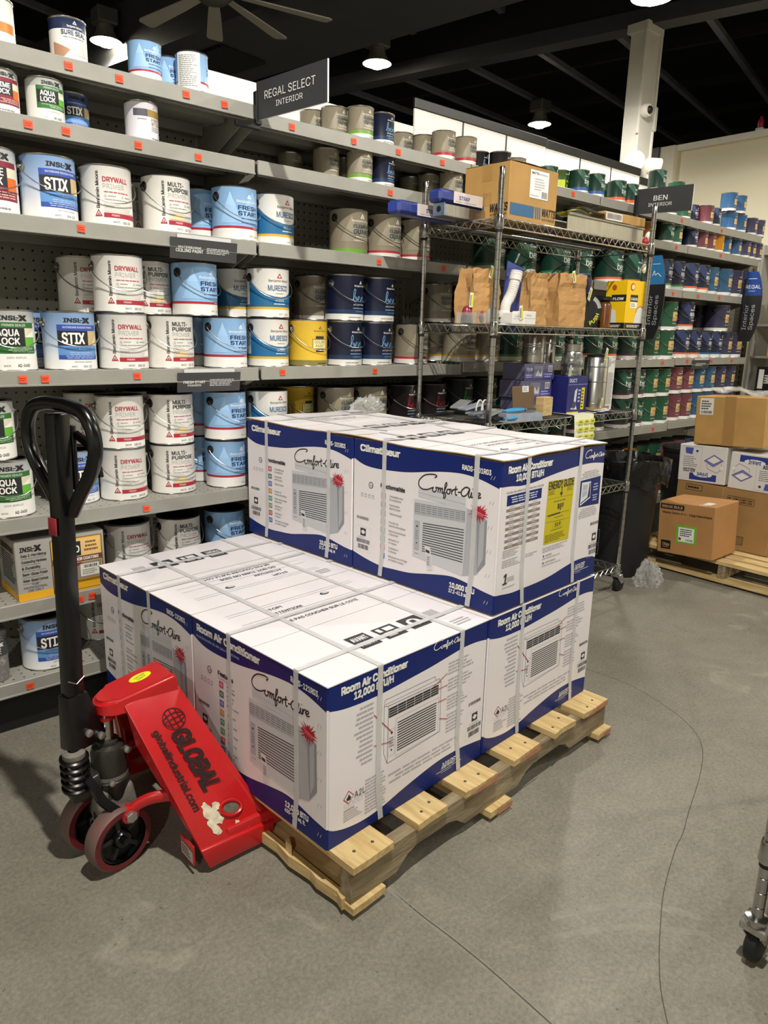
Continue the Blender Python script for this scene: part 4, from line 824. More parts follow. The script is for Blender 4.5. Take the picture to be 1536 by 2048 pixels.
    for i in range(8): x = .305+.0225*i; P.line(*Q((x,.281),(x,.252)), .0018, GR1, 4)
    P.line(*Q((.281,.243),(.478,.256)), .0015, GR2, 3); P.rect(X(.284), .130, X(.303), .222, GR2, 3); P.frame(X(.284), .130, X(.303), .222, .0008, GR3, 4); P.disc(X(.293), .206, .0035, TXB, 4, 6); P.disc(X(.293), .152, .003, GR4, 4, 6); P.greek(X(.288), .162, X(.300), .195, 4, GR3, 4, rnd=rnd)
    for i in range(13): a = .220-.0074*i; b = .232-.0083*i; P.line(*Q((.316,a),(.476,b)), .0030, GR4, 3)
    P.text('Comfort-Aire', X(.285), .1155, .004, GR4, 'L', .0, width=X(.018), shear=.3)
    P.poly(Q((.326,.150),(.350,.148),(.364,.079),(.342,.075)), ink('DADADD'), 4); P.poly(Q((.331,.140),(.347,.138),(.349,.129),(.333,.131)), TXB, 5); P.poly(Q((.336,.125),(.352,.122),(.358,.088),(.342,.086)), GR1, 5); P.greek(X(.338), .09, X(.353), .12, 4, GR3, 6, rnd=rnd)
    c = Q((.527,.293))[0]; star = []
    for i in range(36):
        r = (.034 if i % 2 == 0 else .018)*(1+.25*math.sin(i*2.3)); star.append((c[0]+r*math.cos(PI*i/18)*1.05, c[1]+r*math.sin(PI*i/18)*.8))
    P.poly(star, STR, 7); P.line((c[0]-.018, c[1]+.006), (c[0]+.018, c[1]-.004), .0022, ink('E59AA0'), 8); P.line((c[0]-.014, c[1]-.001), (c[0]+.016, c[1]-.009), .0016, ink('E59AA0'), 8)
    P.text(btu, X(.430), .043, .0155, NW, 'L', .048, width=X(.095), slope=.02, layer=2); P.text(area, X(.428), .026, .0115, NW, 'L', .03, width=X(.085), slope=.02, layer=2)
    for z in (.40,.328,.256,.184,.112,.03):
        for q in (0, .010): P.line((X(.560+q), z-.004), (X(.565+q), z+.007), .0016, ink('B9B9BD'), 2)
def white_right(P, W_, up):
    if up: white_field(P, W_, [(0,.058),(.03,.055),(.083,.049),(.14,.049),(.228,.050),(.3,.055),(.375,.066),(.453,.074),(.537,.070),(W_,.058)], [(0,.378),(.047,.376),(.098,.371),(.163,.373),(.254,.383),(.325,.389),(.426,.395),(.507,.394),(W_,.386)])
    else: white_field(P, W_, [(0,.060),(.023,.046),(.068,.033),(.125,.027),(.189,.032),(.247,.044),(.312,.056),(.379,.066),(.427,.070),(.476,.070),(.526,.067),(W_,.055)], [(0,.376),(.045,.366),(.1,.361),(.163,.36),(.2,.361),(.276,.366),(.362,.372),(.43,.379),(.5,.386),(.56,.385),(W_,.378)])
def maker_logo(P, u, v, w, h):
    P.text('MARS', u, v, h, NW, 'L', .05, width=w, shear=.3, layer=2); P.text('MARS', u+w*.015, v+h*.06, h*.86, BLU, 'L', .0, width=w*.96, shear=.3, layer=3); P.line((u-.02, v-.006), (u+w+.03, v-.006), .0015, NW, 2); P.greek(u, v-.014, u+w*.8, v-.010, 1, ink('AEB8DA'), 2, 'C')
def print_right12(P, W_, rnd):
    white_right(P, W_, False)
    P.text('Room Air Conditioner', .041, .404, .0195, NW, 'L', .048, width=.229); P.text('12,000 BTU/H', .082, .379, .0185, NW, 'L', .048, width=.137)
    script(P, CA, .373, .413, .0122, .0085, .0022, NW, 2, .0, 4)
    for a, b, w in (((.203,.153),(.203,.317),.0012),((.203,.317),(.408,.314),.0012),((.408,.314),(.411,.162),.0012),((.411,.162),(.203,.153),.0012),((.187,.322),(.203,.317),.001),((.187,.322),(.190,.185),.001),((.190,.185),(.203,.153),.001),((.187,.322),(.190,.338),.001),((.190,.338),(.382,.338),.001),((.382,.338),(.385,.325),.001),((.190,.325),(.39,.325),.0008),((.408,.314),(.398,.327),.001),((.398,.327),(.385,.325),.001)): P.line(a, b, w, GR4, 1)
    P.rect(.205, .282, .398, .309, TXB, 1)
    for i in range(3): P.line((.206,.2885+.0068*i),(.398,.289+.0068*i), .0012, PAP, 2)
    for i in range(5): P.line((.237+.0322*i,.282),(.237+.0322*i,.309), .0012, PAP, 2)
    for i in range(12): P.line((.239,.256-.0073*i),(.392,.2565-.0073*i), .0033, TXB, 1)
    P.frame(.232,.162,.402,.270,.0007,GR3,1); P.frame(.206,.171,.229,.247,.0007,GR3,1); P.disc(.2175,.2365,.004,TXB,2,6); P.disc(.2175,.187,.003,TXB,2,6); P.greek(.209,.195,.226,.226,4,GR3,2,rnd=rnd)
    for a, b in (((.151,.312),(.218,.238)),((.153,.224),(.216,.211)),((.433,.331),(.372,.308)),((.436,.295),(.394,.295)),((.434,.254),(.396,.256)),((.438,.190),(.406,.203))): P.line(a, b, .0022, STR, 3)
    for x0, z0, x1, z1, n in ((.080,.276,.150,.352,6),(.090,.185,.149,.276,7)): P.greek(x0,z0,x1,z1,n,TXG,1,'R',.45,rnd)
    for x0, z0, x1, z1, n in ((.437,.322,.555,.362,4),(.438,.272,.556,.312,4),(.437,.214,.53,.262,5),(.437,.143,.515,.205,6)): P.greek(x0,z0,x1,z1,n,TXG,1,'L',.45,rnd)
    for z, x0, x1 in ((.115,.208,.50),(.103,.235,.47),(.092,.212,.475)): P.greek(x0,z-.0025,x1,z+.0025,1,TXG,1,'L',.9,rnd,.05)
    P.poly([(.069,.099),(.087,.118),(.069,.137),(.051,.118)], STR, 1); P.poly([(.069,.102),(.084,.118),(.069,.134),(.054,.118)], PAP, 2); P.poly([(.063,.110),(.075,.110),(.077,.117),(.072,.122),(.069,.128),(.066,.121),(.061,.117)], TXB, 3)
    P.text('A2L', .088, .107, .0175, TXB, 'L', .0, sx=.85)
    for q in range(4): P.frame(.055+.016*q, .092, .068+.016*q, .103, .0008, TXG, 1)
    P.text('WARNING', .052, .081, .006, TXB, 'L', .03, sx=.9); P.greek(.052,.052,.121,.079,4,TXG,1,'L',.5,rnd); P.greek(.125,.040,.203,.142,11,TXG,1,'L',.5,rnd,.2)
    barcode_block(P, .538, .200, rnd); maker_logo(P, .424, .036, .060, .017)
def print_right10(P, W_, rnd):
    white_right(P, W_, True)
    P.text('Room Air Conditioner', .030, .414, .0195, NW, 'L', .048, width=.228); P.text('10,000 BTU/H', .070, .388, .0185, NW, 'L', .048, width=.142)
    script(P, CA, .450, .412, .0122, .0085, .0024, NW, 2, .0, 4)
    P.text('Guide de sélection  Selection Guide', .028, .356, .0062, TXB, 'L', .02, width=.187); P.rect(.032,.320,.208,.351,BLU,1); P.greek(.04,.325,.2,.346,3,ink('C9D0EA'),2,'C',.5,rnd)
    for i in range(7):
        z = .320-.0182*i; P.rect(.032, z-.018, .205, z-.0095, ink('8C7F78'), 1)
        for x in (.048,.10,.165): P.greek(x, z-.0075, x+.028, z-.0025, 1, TXG, 1, rnd=rnd); P.greek(x, z-.016, x+.028, z-.0115, 1, ink('D6D0CC'), 2, rnd=rnd)
    Y = ink('C8B90F'); P.poly([(.238,.166),(.384,.160),(.394,.358),(.242,.366)], Y, 1)
    P.text('ENERGY', .2455, .338, .0235, TXB, 'L', .03, width=.080); P.text('GUIDE', .330, .338, .0225, TXB, 'L', .03, width=.060); P.line((.322,.340),(.320,.318),.004,TXB,3); P.poly([(.311,.322),(.329,.322),(.320,.310)],TXB,3)
    P.greek(.247,.320,.285,.334,3,ink('7A7110'),2,rnd=rnd); P.greek(.352,.322,.388,.335,3,ink('7A7110'),2,rnd=rnd); P.line((.245,.309),(.389,.306),.0008,ink('7A7110'),2); P.greek(.28,.294,.35,.299,1,ink('5E570C'),2,rnd=rnd)
    P.text('$89', .321, .272, .0145, TXB, 'C', .02, width=.036); P.poly([(.316,.270),(.326,.270),(.321,.264)],TXB,3); P.line((.250,.256),(.322,.257),.004,TXB,3); P.line((.322,.257),(.374,.257),.001,TXB,3); P.greek(.29,.243,.345,.247,1,ink('5E570C'),2,rnd=rnd)
    P.line((.246,.236),(.383,.231),.0008,ink('7A7110'),2); P.text('10.9', .312, .216, .0115, TXB, 'C', .02, width=.034); P.frame(.285,.211,.340,.232,.0006,ink('7A7110'),2); P.greek(.275,.204,.345,.208,1,ink('5E570C'),2,rnd=rnd); P.greek(.245,.170,.378,.196,5,ink('7A7110'),2,rnd=rnd)
    P.greek(.432,.347,.555,.372,4,TXG,1,'C',.5,rnd); P.poly([(.433,.256),(.563,.250),(.561,.345),(.432,.343)], BLU, 1); P.poly([(.441,.268),(.484,.282),(.492,.334),(.444,.336)], ink('DADCE2'), 2); P.poly([(.449,.285),(.478,.292),(.480,.326),(.450,.327)], ink('B4B8C4'), 3); P.line((.440,.262),(.502,.281),.004,NW,3); P.line((.450,.306),(.479,.309),.002,NW,4); P.line((.442,.334),(.498,.332),.004,NW,3); P.line((.497,.332),(.500,.282),.0022,NW,3); P.line((.442,.336),(.441,.264),.0022,NW,3)
    P.greek(.515,.298,.55,.326,3,ink('AEB8DA'),2,'C',.5,rnd); P.greek(.515,.264,.55,.288,3,ink('AEB8DA'),2,'C',.5,rnd)
    P.greek(.435,.214,.556,.248,5,TXG,1,'C',.5,rnd); P.greek(.237,.140,.387,.158,3,TXG,1,'L',.5,rnd); P.text('WARNING', .255, .126, .0055, TXB, 'L', .02); P.greek(.24,.117,.385,.123,1,TXG,1,rnd=rnd); P.text('AVERTISSEMENT', .255, .104, .0055, TXB, 'L', .02); P.greek(.24,.094,.385,.100,1,TXG,1,rnd=rnd)
    for q in (.129,.107): P.poly([(.241,q-.003),(.250,q-.003),(.2455,q+.005)], TXB, 2)
    for z0, z1, n in ((.165,.190,4),(.135,.160,4)): P.greek(.027,z0,.122,z1,n,TXG,1,'L',.5,rnd)
    P.greek(.145,.145,.21,.158,2,TXG,1,'L',.4,rnd); P.text('1', .035, .084, .031, TXB, 'L', .02, shear=.15); P.greek(.056,.088,.103,.104,3,TXG,1,rnd=rnd); P.greek(.035,.070,.11,.076,1,TXG,1,rnd=rnd)
    barcode_block(P, .521, .190, rnd); maker_logo(P, .440, .041, .062, .017)
def top_print(P, W_, D, flip, rnd):
    f = (lambda u, v: (W_-u, D-v)) if flip else (lambda u, v: (u, v))
    def R(a, b, c, d, m, l=1):
        p, q = f(a, b), f(c, d); P.rect(min(p[0],q[0]), min(p[1],q[1]), max(p[0],q[0]), max(p[1],q[1]), m, l)
    K = ink('37373B'); rot = PI/2+ (PI if flip else 0)
    def TX(s, u, v, h, w=None, m=K): p = f(u, v); P.text(s, p[0], p[1], h, m, 'L', .01, width=w, rot=(PI if flip else 0), res=1)
    R(.205,.095,.275,.175,K); p = f(.212,.140); P.text('AVANT', p[0], p[1], .022, PAP, 'L', .03, width=.056, rot=(PI if flip else 0)); p = f(.212,.106); P.text('FRONT', p[0], p[1], .022, PAP, 'L', .03, width=.056, rot=(PI if flip else 0))
    R(.300,.095,.375,.170,K); R(.312,.105,.345,.13,PAP,2); R(.332,.138,.364,.160,PAP,2); R(.352,.108,.366,.130,PAP,2); R(.308,.140,.322,.162,PAP,2)
    R(.400,.095,.475,.170,K); p = f(.437,.132); P.disc(p[0], p[1], .024, PAP, 2, 12); R(.428,.118,.446,.146,K,3)
    for i in range(5): R(.505+.009*i,.105,.510+.009*i,.165,TXG)
    for i, (s, w) in enumerate((('STOP!',.06),('ATTENTION!',.11),('DO NOT TURN ON SIDE',.22),('NE PAS COUCHER SUR LE COTÉ',.27))): TX(s, .17, .47-.035*i, .014, w)
    for v in (.395,.43,.50,.515): R(.06, v, .54, v+.0015, GR2)
    P.greek(W_*.84, .03, W_*.95, .07, 3, TXG, 1, rnd=rnd)
    # hand hole
    p = f(.40,.48); P.disc(p[0], p[1], .017, TXB, 1, 16, .010); P.disc(p[0]+.004, p[1]+.002, .013, GR1, 2, 16, .007)
M_card = mat('white_carton_board', 'E9E4E6', .38, noise=.025, nscale=5, bump=.03, bscale=12)
M_kraft_in = mat('raw_brown_carton_edge', 'A98C5F', .8, noise=.2, nscale=40)
M_strap = mat('translucent_packing_strap', 'E2E2E2', .3, noise=.08, nscale=30, alpha=.62)
def carton(label, u0, v0, z0, W_, D, H, left=None, right=None, flip=False, wav=0.0, seed=1, straps_v=(.17,.49), straps_u=(.115,.405), topart=True):
    rnd = random.Random(seed); p = cw(u0, v0, z0)
    t = thing('appliance_carton', label, 'box', p, PSI, 'strapped cartons on the pallet')
    mb = MB(); c = .0045; prof = [(c,0),(W_-c,0),(W_,c),(W_,D-c),(W_-c,D),(c,D),(0,D-c),(0,c)]; zs = (0,.058,.378,H-.004); n = 8
    vs = [(x,y,z) for z in zs for x,y in prof]; o = len(mb.v); mb.v.extend(vs)
    for k in range(3):
        for i in range(n):
            corner = i % 2 == 1; j = (i+1) % n; mb.f.append((o+k*n+i,o+k*n+j,o+(k+1)*n+j,o+(k+1)*n+i)); mb.m.append((PAP if k == 1 else BLU) if corner else BLU); mb.sm.append(False)
    mb.f.append(tuple(range(o+n-1,o-1,-1))); mb.m.append(M_kraft_in); mb.sm.append(False); mb.f.append(tuple(o+3*n+i for i in range(n))); mb.m.append(M_kraft_in); mb.sm.append(False)
    if left: print_left(Print(mb, flat_left(0, D, 0)), D, H, *left, rnd)
    if right: right(Print(mb, flat_xz(0, 0, 0)), W_, rnd)
    mb.build('carton_body', t)
    # the two top flaps meet along a seam; worn cartons have lifted, wavy edges
    S = D*.503; ph = [rnd.uniform(0,6) for _ in range(6)]
    def lift(u, v):
        e = min(1, max(0, 1-min(v, D-v)/.10)); s = min(1, max(0, 1-abs(v-S)/.07)); l = min(1, max(0, 1-min(u, W_-u)/.08))
        return .0012+wav*(.55*e*(.5+.5*math.sin(u*17+ph[0])*math.sin(u*7+ph[1]))+.35*s*(.5+.5*math.sin(u*11+ph[2]))+.5*l*(.5+.5*math.sin(v*15+ph[3]))) + .0025*math.sin(PI*min(1,max(0,u/W_)))*wav/.008
    for k, (a, b) in enumerate(((-.001-wav*.25, S-.0016), (S+.0016, D+.001+wav*.25))):
        mb = MB(); nu, nv = 26, 12
        fn = lambda q, r: (-.001+(W_+.002)*q, a+(b-a)*r, H-.004+.0018+lift(W_*q, a+(b-a)*r))
        mb.grid(fn, nu, nv, M_card)
        bd = [fn(i/nu,0) for i in range(nu+1)]+[fn(1,j/nv) for j in range(1,nv+1)]+[fn(i/nu,1) for i in range(nu-1,-1,-1)]+[fn(0,j/nv) for j in range(nv-1,0,-1)]
        N = len(bd); mb.add(bd+[(x,y,min(z-.0025, H-.0035) if wav == 0 else z-.0035) for x,y,z in bd], [(i,N+i,N+(i+1)%N,(i+1)%N) for i in range(N)], M_card if wav == 0 else M_kraft_in)
        if topart:
            P = Print(mb, lambda u, v, h: (u, v, H-.004+.0018+lift(u,v)+h), strip=.02, base=.0008); P2 = P
            class Cut:      # keep each piece of print on the flap it lies on
                pass
            lo, hi = a+.004, b-.004
            tm = MB(); TP = Print(tm, lambda u, v, h: (u, v, h), strip=.02, base=.0008); top_print(TP, W_, D, flip, random.Random(seed+5))
            for f, m in zip(tm.f, tm.m):
                q = [tm.v[i] for i in f]
                if all(lo < x[1] < hi and .01 < x[0] < W_-.01 for x in q): mb.add([(x[0],x[1],H-.004+.0018+lift(x[0],x[1])+x[2]) for x in q], [tuple(range(len(q)))], m)
        mb.build('top_flap', t)
    zt = H+.0012
    def ribbon(path, ax, w=.0175, th=.0008):
        mb = MB()
        for a, b in zip(path, path[1:]):
            A = Vector(a); B = Vector(b); d = (B-A).normalized(); nrm = Vector(ax).cross(d).normalized()
            for s in (0,1): pass
            x = Vector(ax)*w/2; vs = [A-x, A+x, B+x, B-x]; vs = [tuple(v) for v in vs]+[tuple(v+nrm*th) for v in vs]
            mb.add(vs, [(0,1,2,3),(7,6,5,4),(0,4,5,1),(1,5,6,2),(2,6,7,3),(3,7,4,0)], M_strap)
        return mb.build('strap', t)
    g = .0038
    def over(pts, key):      # path over the top follows the flaps
        return pts
    for u in straps_v:
        tp = [(u, D*q, H-.004+.0026+lift(u, D*q)+.0012) for q in [i/10 for i in range(11)]]
        ribbon([(u+.012,-g+.0018,.002),(u,-g+.0018,.1),(u,-g+.0018,H-.003)]+[(u,-.0015,tp[0][2]+.0005)]+tp[1:-1]+[(u,D+.0015,tp[-1][2]),(u,D+g-.0018,H-.003),(u,D+g-.0018,.002)], (1,0,0))
    for v in straps_u:
        tp = [(W_*q, v, H-.004+.0038+lift(W_*q, v)+.0016) for q in [i/10 for i in range(11)]]
        ribbon([(-g+.0018,v+.01,.002),(-g+.0018,v,.1),(-g+.0018,v,H-.003)]+[(-.0015,v,tp[0][2]+.0005)]+tp[1:-1]+[(W_+.0015,v,tp[-1][2]),(W_+g-.0018,v,H-.003),(W_+g-.0018,v,.002)], (0,-1,0))
    return t
B12 = ('12,000 BTU', '450-550 sq. ft.'); B10 = ('10,000 BTU', '37.2-41.8 sq. m')
carton('nearest lower white and blue carton lettered room air conditioner 12,000 BTU', 0, 0, ZD, .6115, .5935, .4402, (False, 'RADS-121R03', *B12), print_right12, False, 0.0, 11)
carton('lower carton behind the red pallet jack with its top clear, lettered climatiseur', 0, .5975, ZD, .6115, .601, .4402, (True, 'RADS-121R03', *B12), None, True, .0012, 12, straps_u=(.25,.45))
carton('lower carton carrying the right upper carton, far corner of the pallet', .6165, 0, ZD, .6035, .5935, .4402, None, print_right12, False, 0.0, 13, topart=False)
carton('lower carton hidden behind the others beneath the left upper carton', .6165, .5975, ZD, .6035, .601, .4402, None, None, False, 0.0, 14, topart=False)
ZU = ZD+.4402+.0062
carton('right upper carton with a yellow energy guide on its side', .632, .0006, ZU, .5786, .603, 1.0458-ZU, (True, 'RADS-101R03', *B10), print_right10, True, .012, 15, straps_v=(.13,.42), straps_u=(.085,.455))
carton('left upper carton lettered climatiseur beside the sky blue cans', .632, .6076, ZU, .5786, .610, 1.0458-ZU, (True, 'RADS-101R03', *B10), None, False, .010, 16, straps_u=(.12,.48))
# ------------------------------------------------------------------ red pallet jack
YC = 1.765
M_redp = mat('red_machine_paint', 'C11A1E', .33, noise=.16, nscale=7, coat=.25)
M_blkp = mat('black_machine_paint', '0B0B0C', .24, noise=.3, nscale=14)
M_grime = mat('grimy_black_casting', '1C1B1A', .35, .2, noise=.5, nscale=12, noise2='3A3832', bump=.1, bscale=60)
M_dust = mat('dusty_grey_casting', '77736A', .75, .1, noise=.4, nscale=22, bump=.2, bscale=50)
M_tyre = mat('worn_maroon_tyre', '6E4A46', .6, noise=.3, nscale=12, noise2='59524C')
M_tyre_e = mat('dark_red_tyre_edge', '6A1E22', .5, noise=.3, nscale=20)
M_bolt = mat('zinc_bolt', 'B2B0AA', .35, .8, noise=.15, nscale=60)
def hexa(v8, m, bev=.004, seg=2):
    """closed 8-corner solid with rounded edges; returns vertices and faces"""
    bm = bmesh.new(); vs = [bm.verts.new(v) for v in v8]
    for f in ((3,2,1,0),(4,5,6,7),(0,1,5,4),(1,2,6,5),(2,3,7,6),(3,0,4,7)): bm.faces.new([vs[i] for i in f])
    if bev: bmesh.ops.bevel(bm, geom=list(bm.edges), offset=bev, segments=seg, affect='EDGES', profile=.5)
    bmesh.ops.recalc_face_normals(bm, faces=list(bm.faces)); bm.verts.index_update()
    r = ([tuple(v.co) for v in bm.verts], [tuple(v.index for v in f.verts) for f in bm.faces]); bm.free(); return r
def put(mb, hx, m, smooth=True): mb.add(hx[0], hx[1], m, smooth)
JK = thing('pallet_jack', 'red pallet jack with a black loop handle parked under the wooden pallet', 'pallet jack', (.53, YC, 0), 0)
JM = Matrix.Translation((-.53, -YC, 0))
def jb(mb, name, parent=JK): mb.v = [tuple(JM @ Vector(v)) for v in mb.v]; return mb.build(name, parent)
def jb2(mb, name, parent): mb.v = [tuple(JM @ Vector(v)) for v in mb.v]; return mb.build(name, parent)
def slab(a, b, c, d, th, m, mb, bev=.004):
    A, B, C_, D_ = (Vector(p) for p in (a,b,c,d)); n = (B-A).cross(D_-A).normalized()*th
    put(mb, hexa([tuple(p-n) for p in (A,B,C_,D_)]+[tuple(p) for p in (A,B,C_,D_)], m, bev), m)
mb = MB()
# head: rounded nose running back to the bridge
plan = []
for i in range(13):
    a = PI/2+PI*i/12; plan.append((.622+.052*math.cos(a), YC+.052*math.sin(a)))
plan = [(.775, YC+.066)] + plan + [(.775, YC-.066)]
bm = bmesh.new(); lo = [bm.verts.new((x, y, .408 if x < .66 else .398)) for x, y in plan]; hi = [bm.verts.new((.57+(x-.57)*.98, YC+(y-YC)*.93, .442+.19*(x-.575))) for x, y in plan]
bm.faces.new(list(reversed(lo))); bm.faces.new(hi); N = len(plan)
for i in range(N): bm.faces.new((lo[i], lo[(i+1)%N], hi[(i+1)%N], hi[i]))
bmesh.ops.bevel(bm, geom=[e for e in bm.edges if (e.verts[0] in hi and e.verts[1] in hi)], offset=.009, segments=3, affect='EDGES'); bmesh.ops.recalc_face_normals(bm, faces=list(bm.faces)); bm.verts.index_update()
mb.add([tuple(v.co) for v in bm.verts], [tuple(v.index for v in f.verts) for f in bm.faces], M_redp, True); bm.free()
def shoulder(s, mb):
    y = lambda v: YC + s*(YC-v)*-1 if s > 0 else v
    Y_ = lambda v: v if s < 0 else 2*YC-v
    q = [(.628, Y_(1.712), .430), (.770, Y_(1.716), .462), (.938, Y_(1.500), .066), (.722, Y_(1.500), .076)]
    if s > 0: q = [q[1], q[0], q[3], q[2]]
    q2 = [Vector(p) for p in q]; n = (q2[1]-q2[0]).cross(q2[3]-q2[0]).normalized()
    if n.z < 0: n = -n
    n *= .014
    put(mb, hexa([tuple(p-n) for p in q2]+[tuple(p) for p in q2], M_redp, .005, 2), M_redp)
    # rolled lower edge and side skirt
    put(mb, hexa([(.742,Y_(1.493),.016),(.938,Y_(1.493),.014),(.938,Y_(1.512),.014),(.742,Y_(1.512),.016),(.720,Y_(1.493),.078),(.940,Y_(1.493),.068),(.940,Y_(1.512),.072),(.720,Y_(1.512),.082)], M_redp, .004, 2), M_redp)
    # front and rear folded flanges under the plate
    for (xa, za), (xb, zb), off in (((.628,.415),(.728,.02),.010), ((.768,.445),(.934,.02),-.010)):
        A = (xa+off, Y_(1.712), za); B = (xb+off, Y_(1.500), zb+.05); C_ = (xb+off+.01, Y_(1.500), zb); D_ = (xa+off+.02, Y_(1.712), za-.11)
        v = [Vector(p) for p in (A,B,C_,D_)]; nn = Vector((.006,0,0)); put(mb, hexa([tuple(p-nn) for p in v]+[tuple(p+nn) for p in v], M_redp, .002, 1), M_redp)
shoulder(-1, mb); shoulder(1, mb)
put(mb, hexa([(.745,1.70,.15),(.785,1.70,.15),(.785,1.83,.15),(.745,1.83,.15),(.72,1.71,.40),(.775,1.71,.44),(.775,1.82,.44),(.72,1.82,.40)], M_redp, .004), M_redp)
frame = jb(mb, 'frame')
for s in (-1, 1):
    Y_ = (lambda v: v) if s < 0 else (lambda v: 2*YC-v)
    mb = MB(); y0, y1 = sorted((Y_(1.503), Y_(1.655)))
    put(mb, hexa([(.80,y0,.044),(1.86,y0,.044),(1.86,y1,.044),(.80,y1,.044),(.80,y0,.098),(1.86,y0,.098),(1.86,y1,.098),(.80,y1,.098)], M_redp, .008), M_redp)
    put(mb, hexa([(1.86,y0+.01,.040),(1.95,y0+.05,.040),(1.95,y1-.05,.040),(1.86,y1-.01,.040),(1.86,y0,.098),(1.95,y0+.04,.075),(1.95,y1-.04,.075),(1.86,y1,.098)], M_redp, .006), M_redp)
    jb(mb, 'fork')
    mb = MB(); mb.lathe([(.012,-.05),(.036,-.048),(.040,-.04),(.040,.04),(.036,.048),(.012,.05)], M_tyre, 20, (1.75,(y0+y1)/2,.0405), 'y'); jb(mb, 'load_roller')
# print on the near shoulder: globe, name, web address
A = Vector((.628, 1.712, .430)); Bv = Vector((.770, 1.716, .462)); Cc = Vector((.938, 1.500, .066)); Dv = Vector((.722, 1.500, .076))
nrm = (Bv-A).cross(Dv-A).normalized(); nrm = nrm if nrm.z > 0 else -nrm
def shp(u, v, h):      # u down the slope 0..1 of .43 m, v across 0..1 from the front edge
    t = u; q = v; L_ = A.lerp(Dv, t); R_ = Bv.lerp(Cc, t); return tuple(L_.lerp(R_, q)+nrm*(h+.0012))
LN = .43; WD = .165
mb = MB(); P = Print(mb, lambda u, v, h: shp(u/LN, .5+v/WD, h), strip=None)
K = ink('2A1A1A')
P.text('GLOBAL', .116, -.010, .044, K, 'L', .05, width=.178, shear=.10, slope=-.02, layer=1); P.text('globalindustrial.com', .095, -.050, .018, K, 'L', .02, width=.235, slope=-.03, layer=1)
for rr in (1.0, .5): P.stroke([(.088+.027*math.cos(2*PI*i/24)*rr, .018+.030*math.sin(2*PI*i/24)) for i in range(25)], .0022, K, 1)
for q in (-.5, 0, .5): P.line((.088-.027*math.sqrt(1-q*q), .018+.030*q), (.088+.027*math.sqrt(1-q*q), .018+.030*q), .002, K, 1)
P.line((.088,-.012),(.088,.048),.002,K,1)
mb.v = [tuple(JM @ Vector(v)) for v in mb.v]; lg = mb.build('lettering', frame)
# worn patch with the oval hole near the foot
mb = MB(); P = Print(mb, lambda u, v, h: shp(u/LN, .5+v/WD, h)); WP = mat('chipped_cream_primer', 'D9CFB4', .7, noise=.3, nscale=60)
for k, (u, v, a, b) in enumerate(((.345,-.030,.026,.011),(.362,-.022,.024,.016),(.382,-.036,.024,.009),(.338,-.008,.012,.010),(.398,-.030,.012,.006),(.402,.014,.011,.006),(.412,.028,.009,.004))):
    r_ = random.Random(k); P.poly([(u+a*math.cos(2*PI*i/18)*r_.uniform(.75,1.2), v+b*math.sin(2*PI*i/18)*r_.uniform(.7,1.25)) for i in range(18)], WP, 1)
P.disc(.356, .018, .020, M_redp, 2, 24, .024); P.disc(.357, .019, .0145, mat('bare_worn_steel', '8A8474', .5, .6, noise=.4, nscale=50), 3, 20, .017)
mb.tube([shp((.356+.020*math.cos(2*PI*i/24))/LN, .5+(.018+.024*math.sin(2*PI*i/24))/WD, .004) for i in range(24)], .0045, M_redp, 6, True)
mb.v = [tuple(JM @ Vector(v)) for v in mb.v]; tag(mb.build('worn_hole', frame), 'oval hole with chipped cream primer')
mb = MB(); P = Print(mb, lambda u, v, h: (.698+u, YC+.006+v, .442+.19*(.698+u-.575)+h+.0006)); P.disc(0,0,.030,ink('E6E42A'),1,28,.019); P.text('CAUTION',0,.001,.007,ink('4E4E10'),'C',.02,width=.032,rot=.25); P.text('CHECK',.002,-.010,.007,ink('4E4E10'),'C',.02,width=.026,rot=.25); jb2(mb, 'sticker', frame)
mb = MB(); mb.box(.706,1.512,.030,.712,1.585,.088,M_redp,.002); P = Print(mb, lambda u, v, h: (.706-h, 1.580-u, .034+v)); P.rect(.002,.002,.066,.036,ink('B9B4AC'),1); P.greek(.005,.006,.06,.032,3,TXB,2,rnd=random.Random(2)); jb2(mb, 'data_plate', frame)
# link arms from the axle to the frame
for s in (-1, 1):
    Y_ = (lambda v: v) if s < 0 else (lambda v: 2*YC-v)
    mb = MB(); pts = crom([(.606,Y_(1.668),.146),(.63,Y_(1.655),.172),(.665,Y_(1.635),.186),(.72,Y_(1.610),.184),(.775,Y_(1.59),.175)], 5)
    mb.tube(pts, [.014]*len(pts), M_redp, 12); mb.v = [(v[0], v[1], v[2]) for v in mb.v]
    n0 = len(pts)
    for i in range(n0):
        for k in range(12): q = mb.v[i*12+k]; c0 = pts[i]; mb.v[i*12+k] = (q[0], c0[1]+(q[1]-c0[1])*.75, c0[2]+(q[2]-c0[2])*1.25)
    mb.lathe([(.022,-.014),(.024,-.008),(.024,.008),(.022,.014)], M_redp, 18, (.606,Y_(1.668),.146), 'y'); arm = jb(mb, 'link_arm')
    mb = MB(); sg = -1 if s < 0 else 1; mb.lathe([(.016,0),(.016,.009),(.013,.011)], M_bolt, 6, (0,0,0), 'y', True, False); mb.v = [(v[0]+.606, Y_(1.668)+sg*(.014+v[1]), v[2]+.146) for v in mb.v]; jb2(mb, 'bolt', arm)
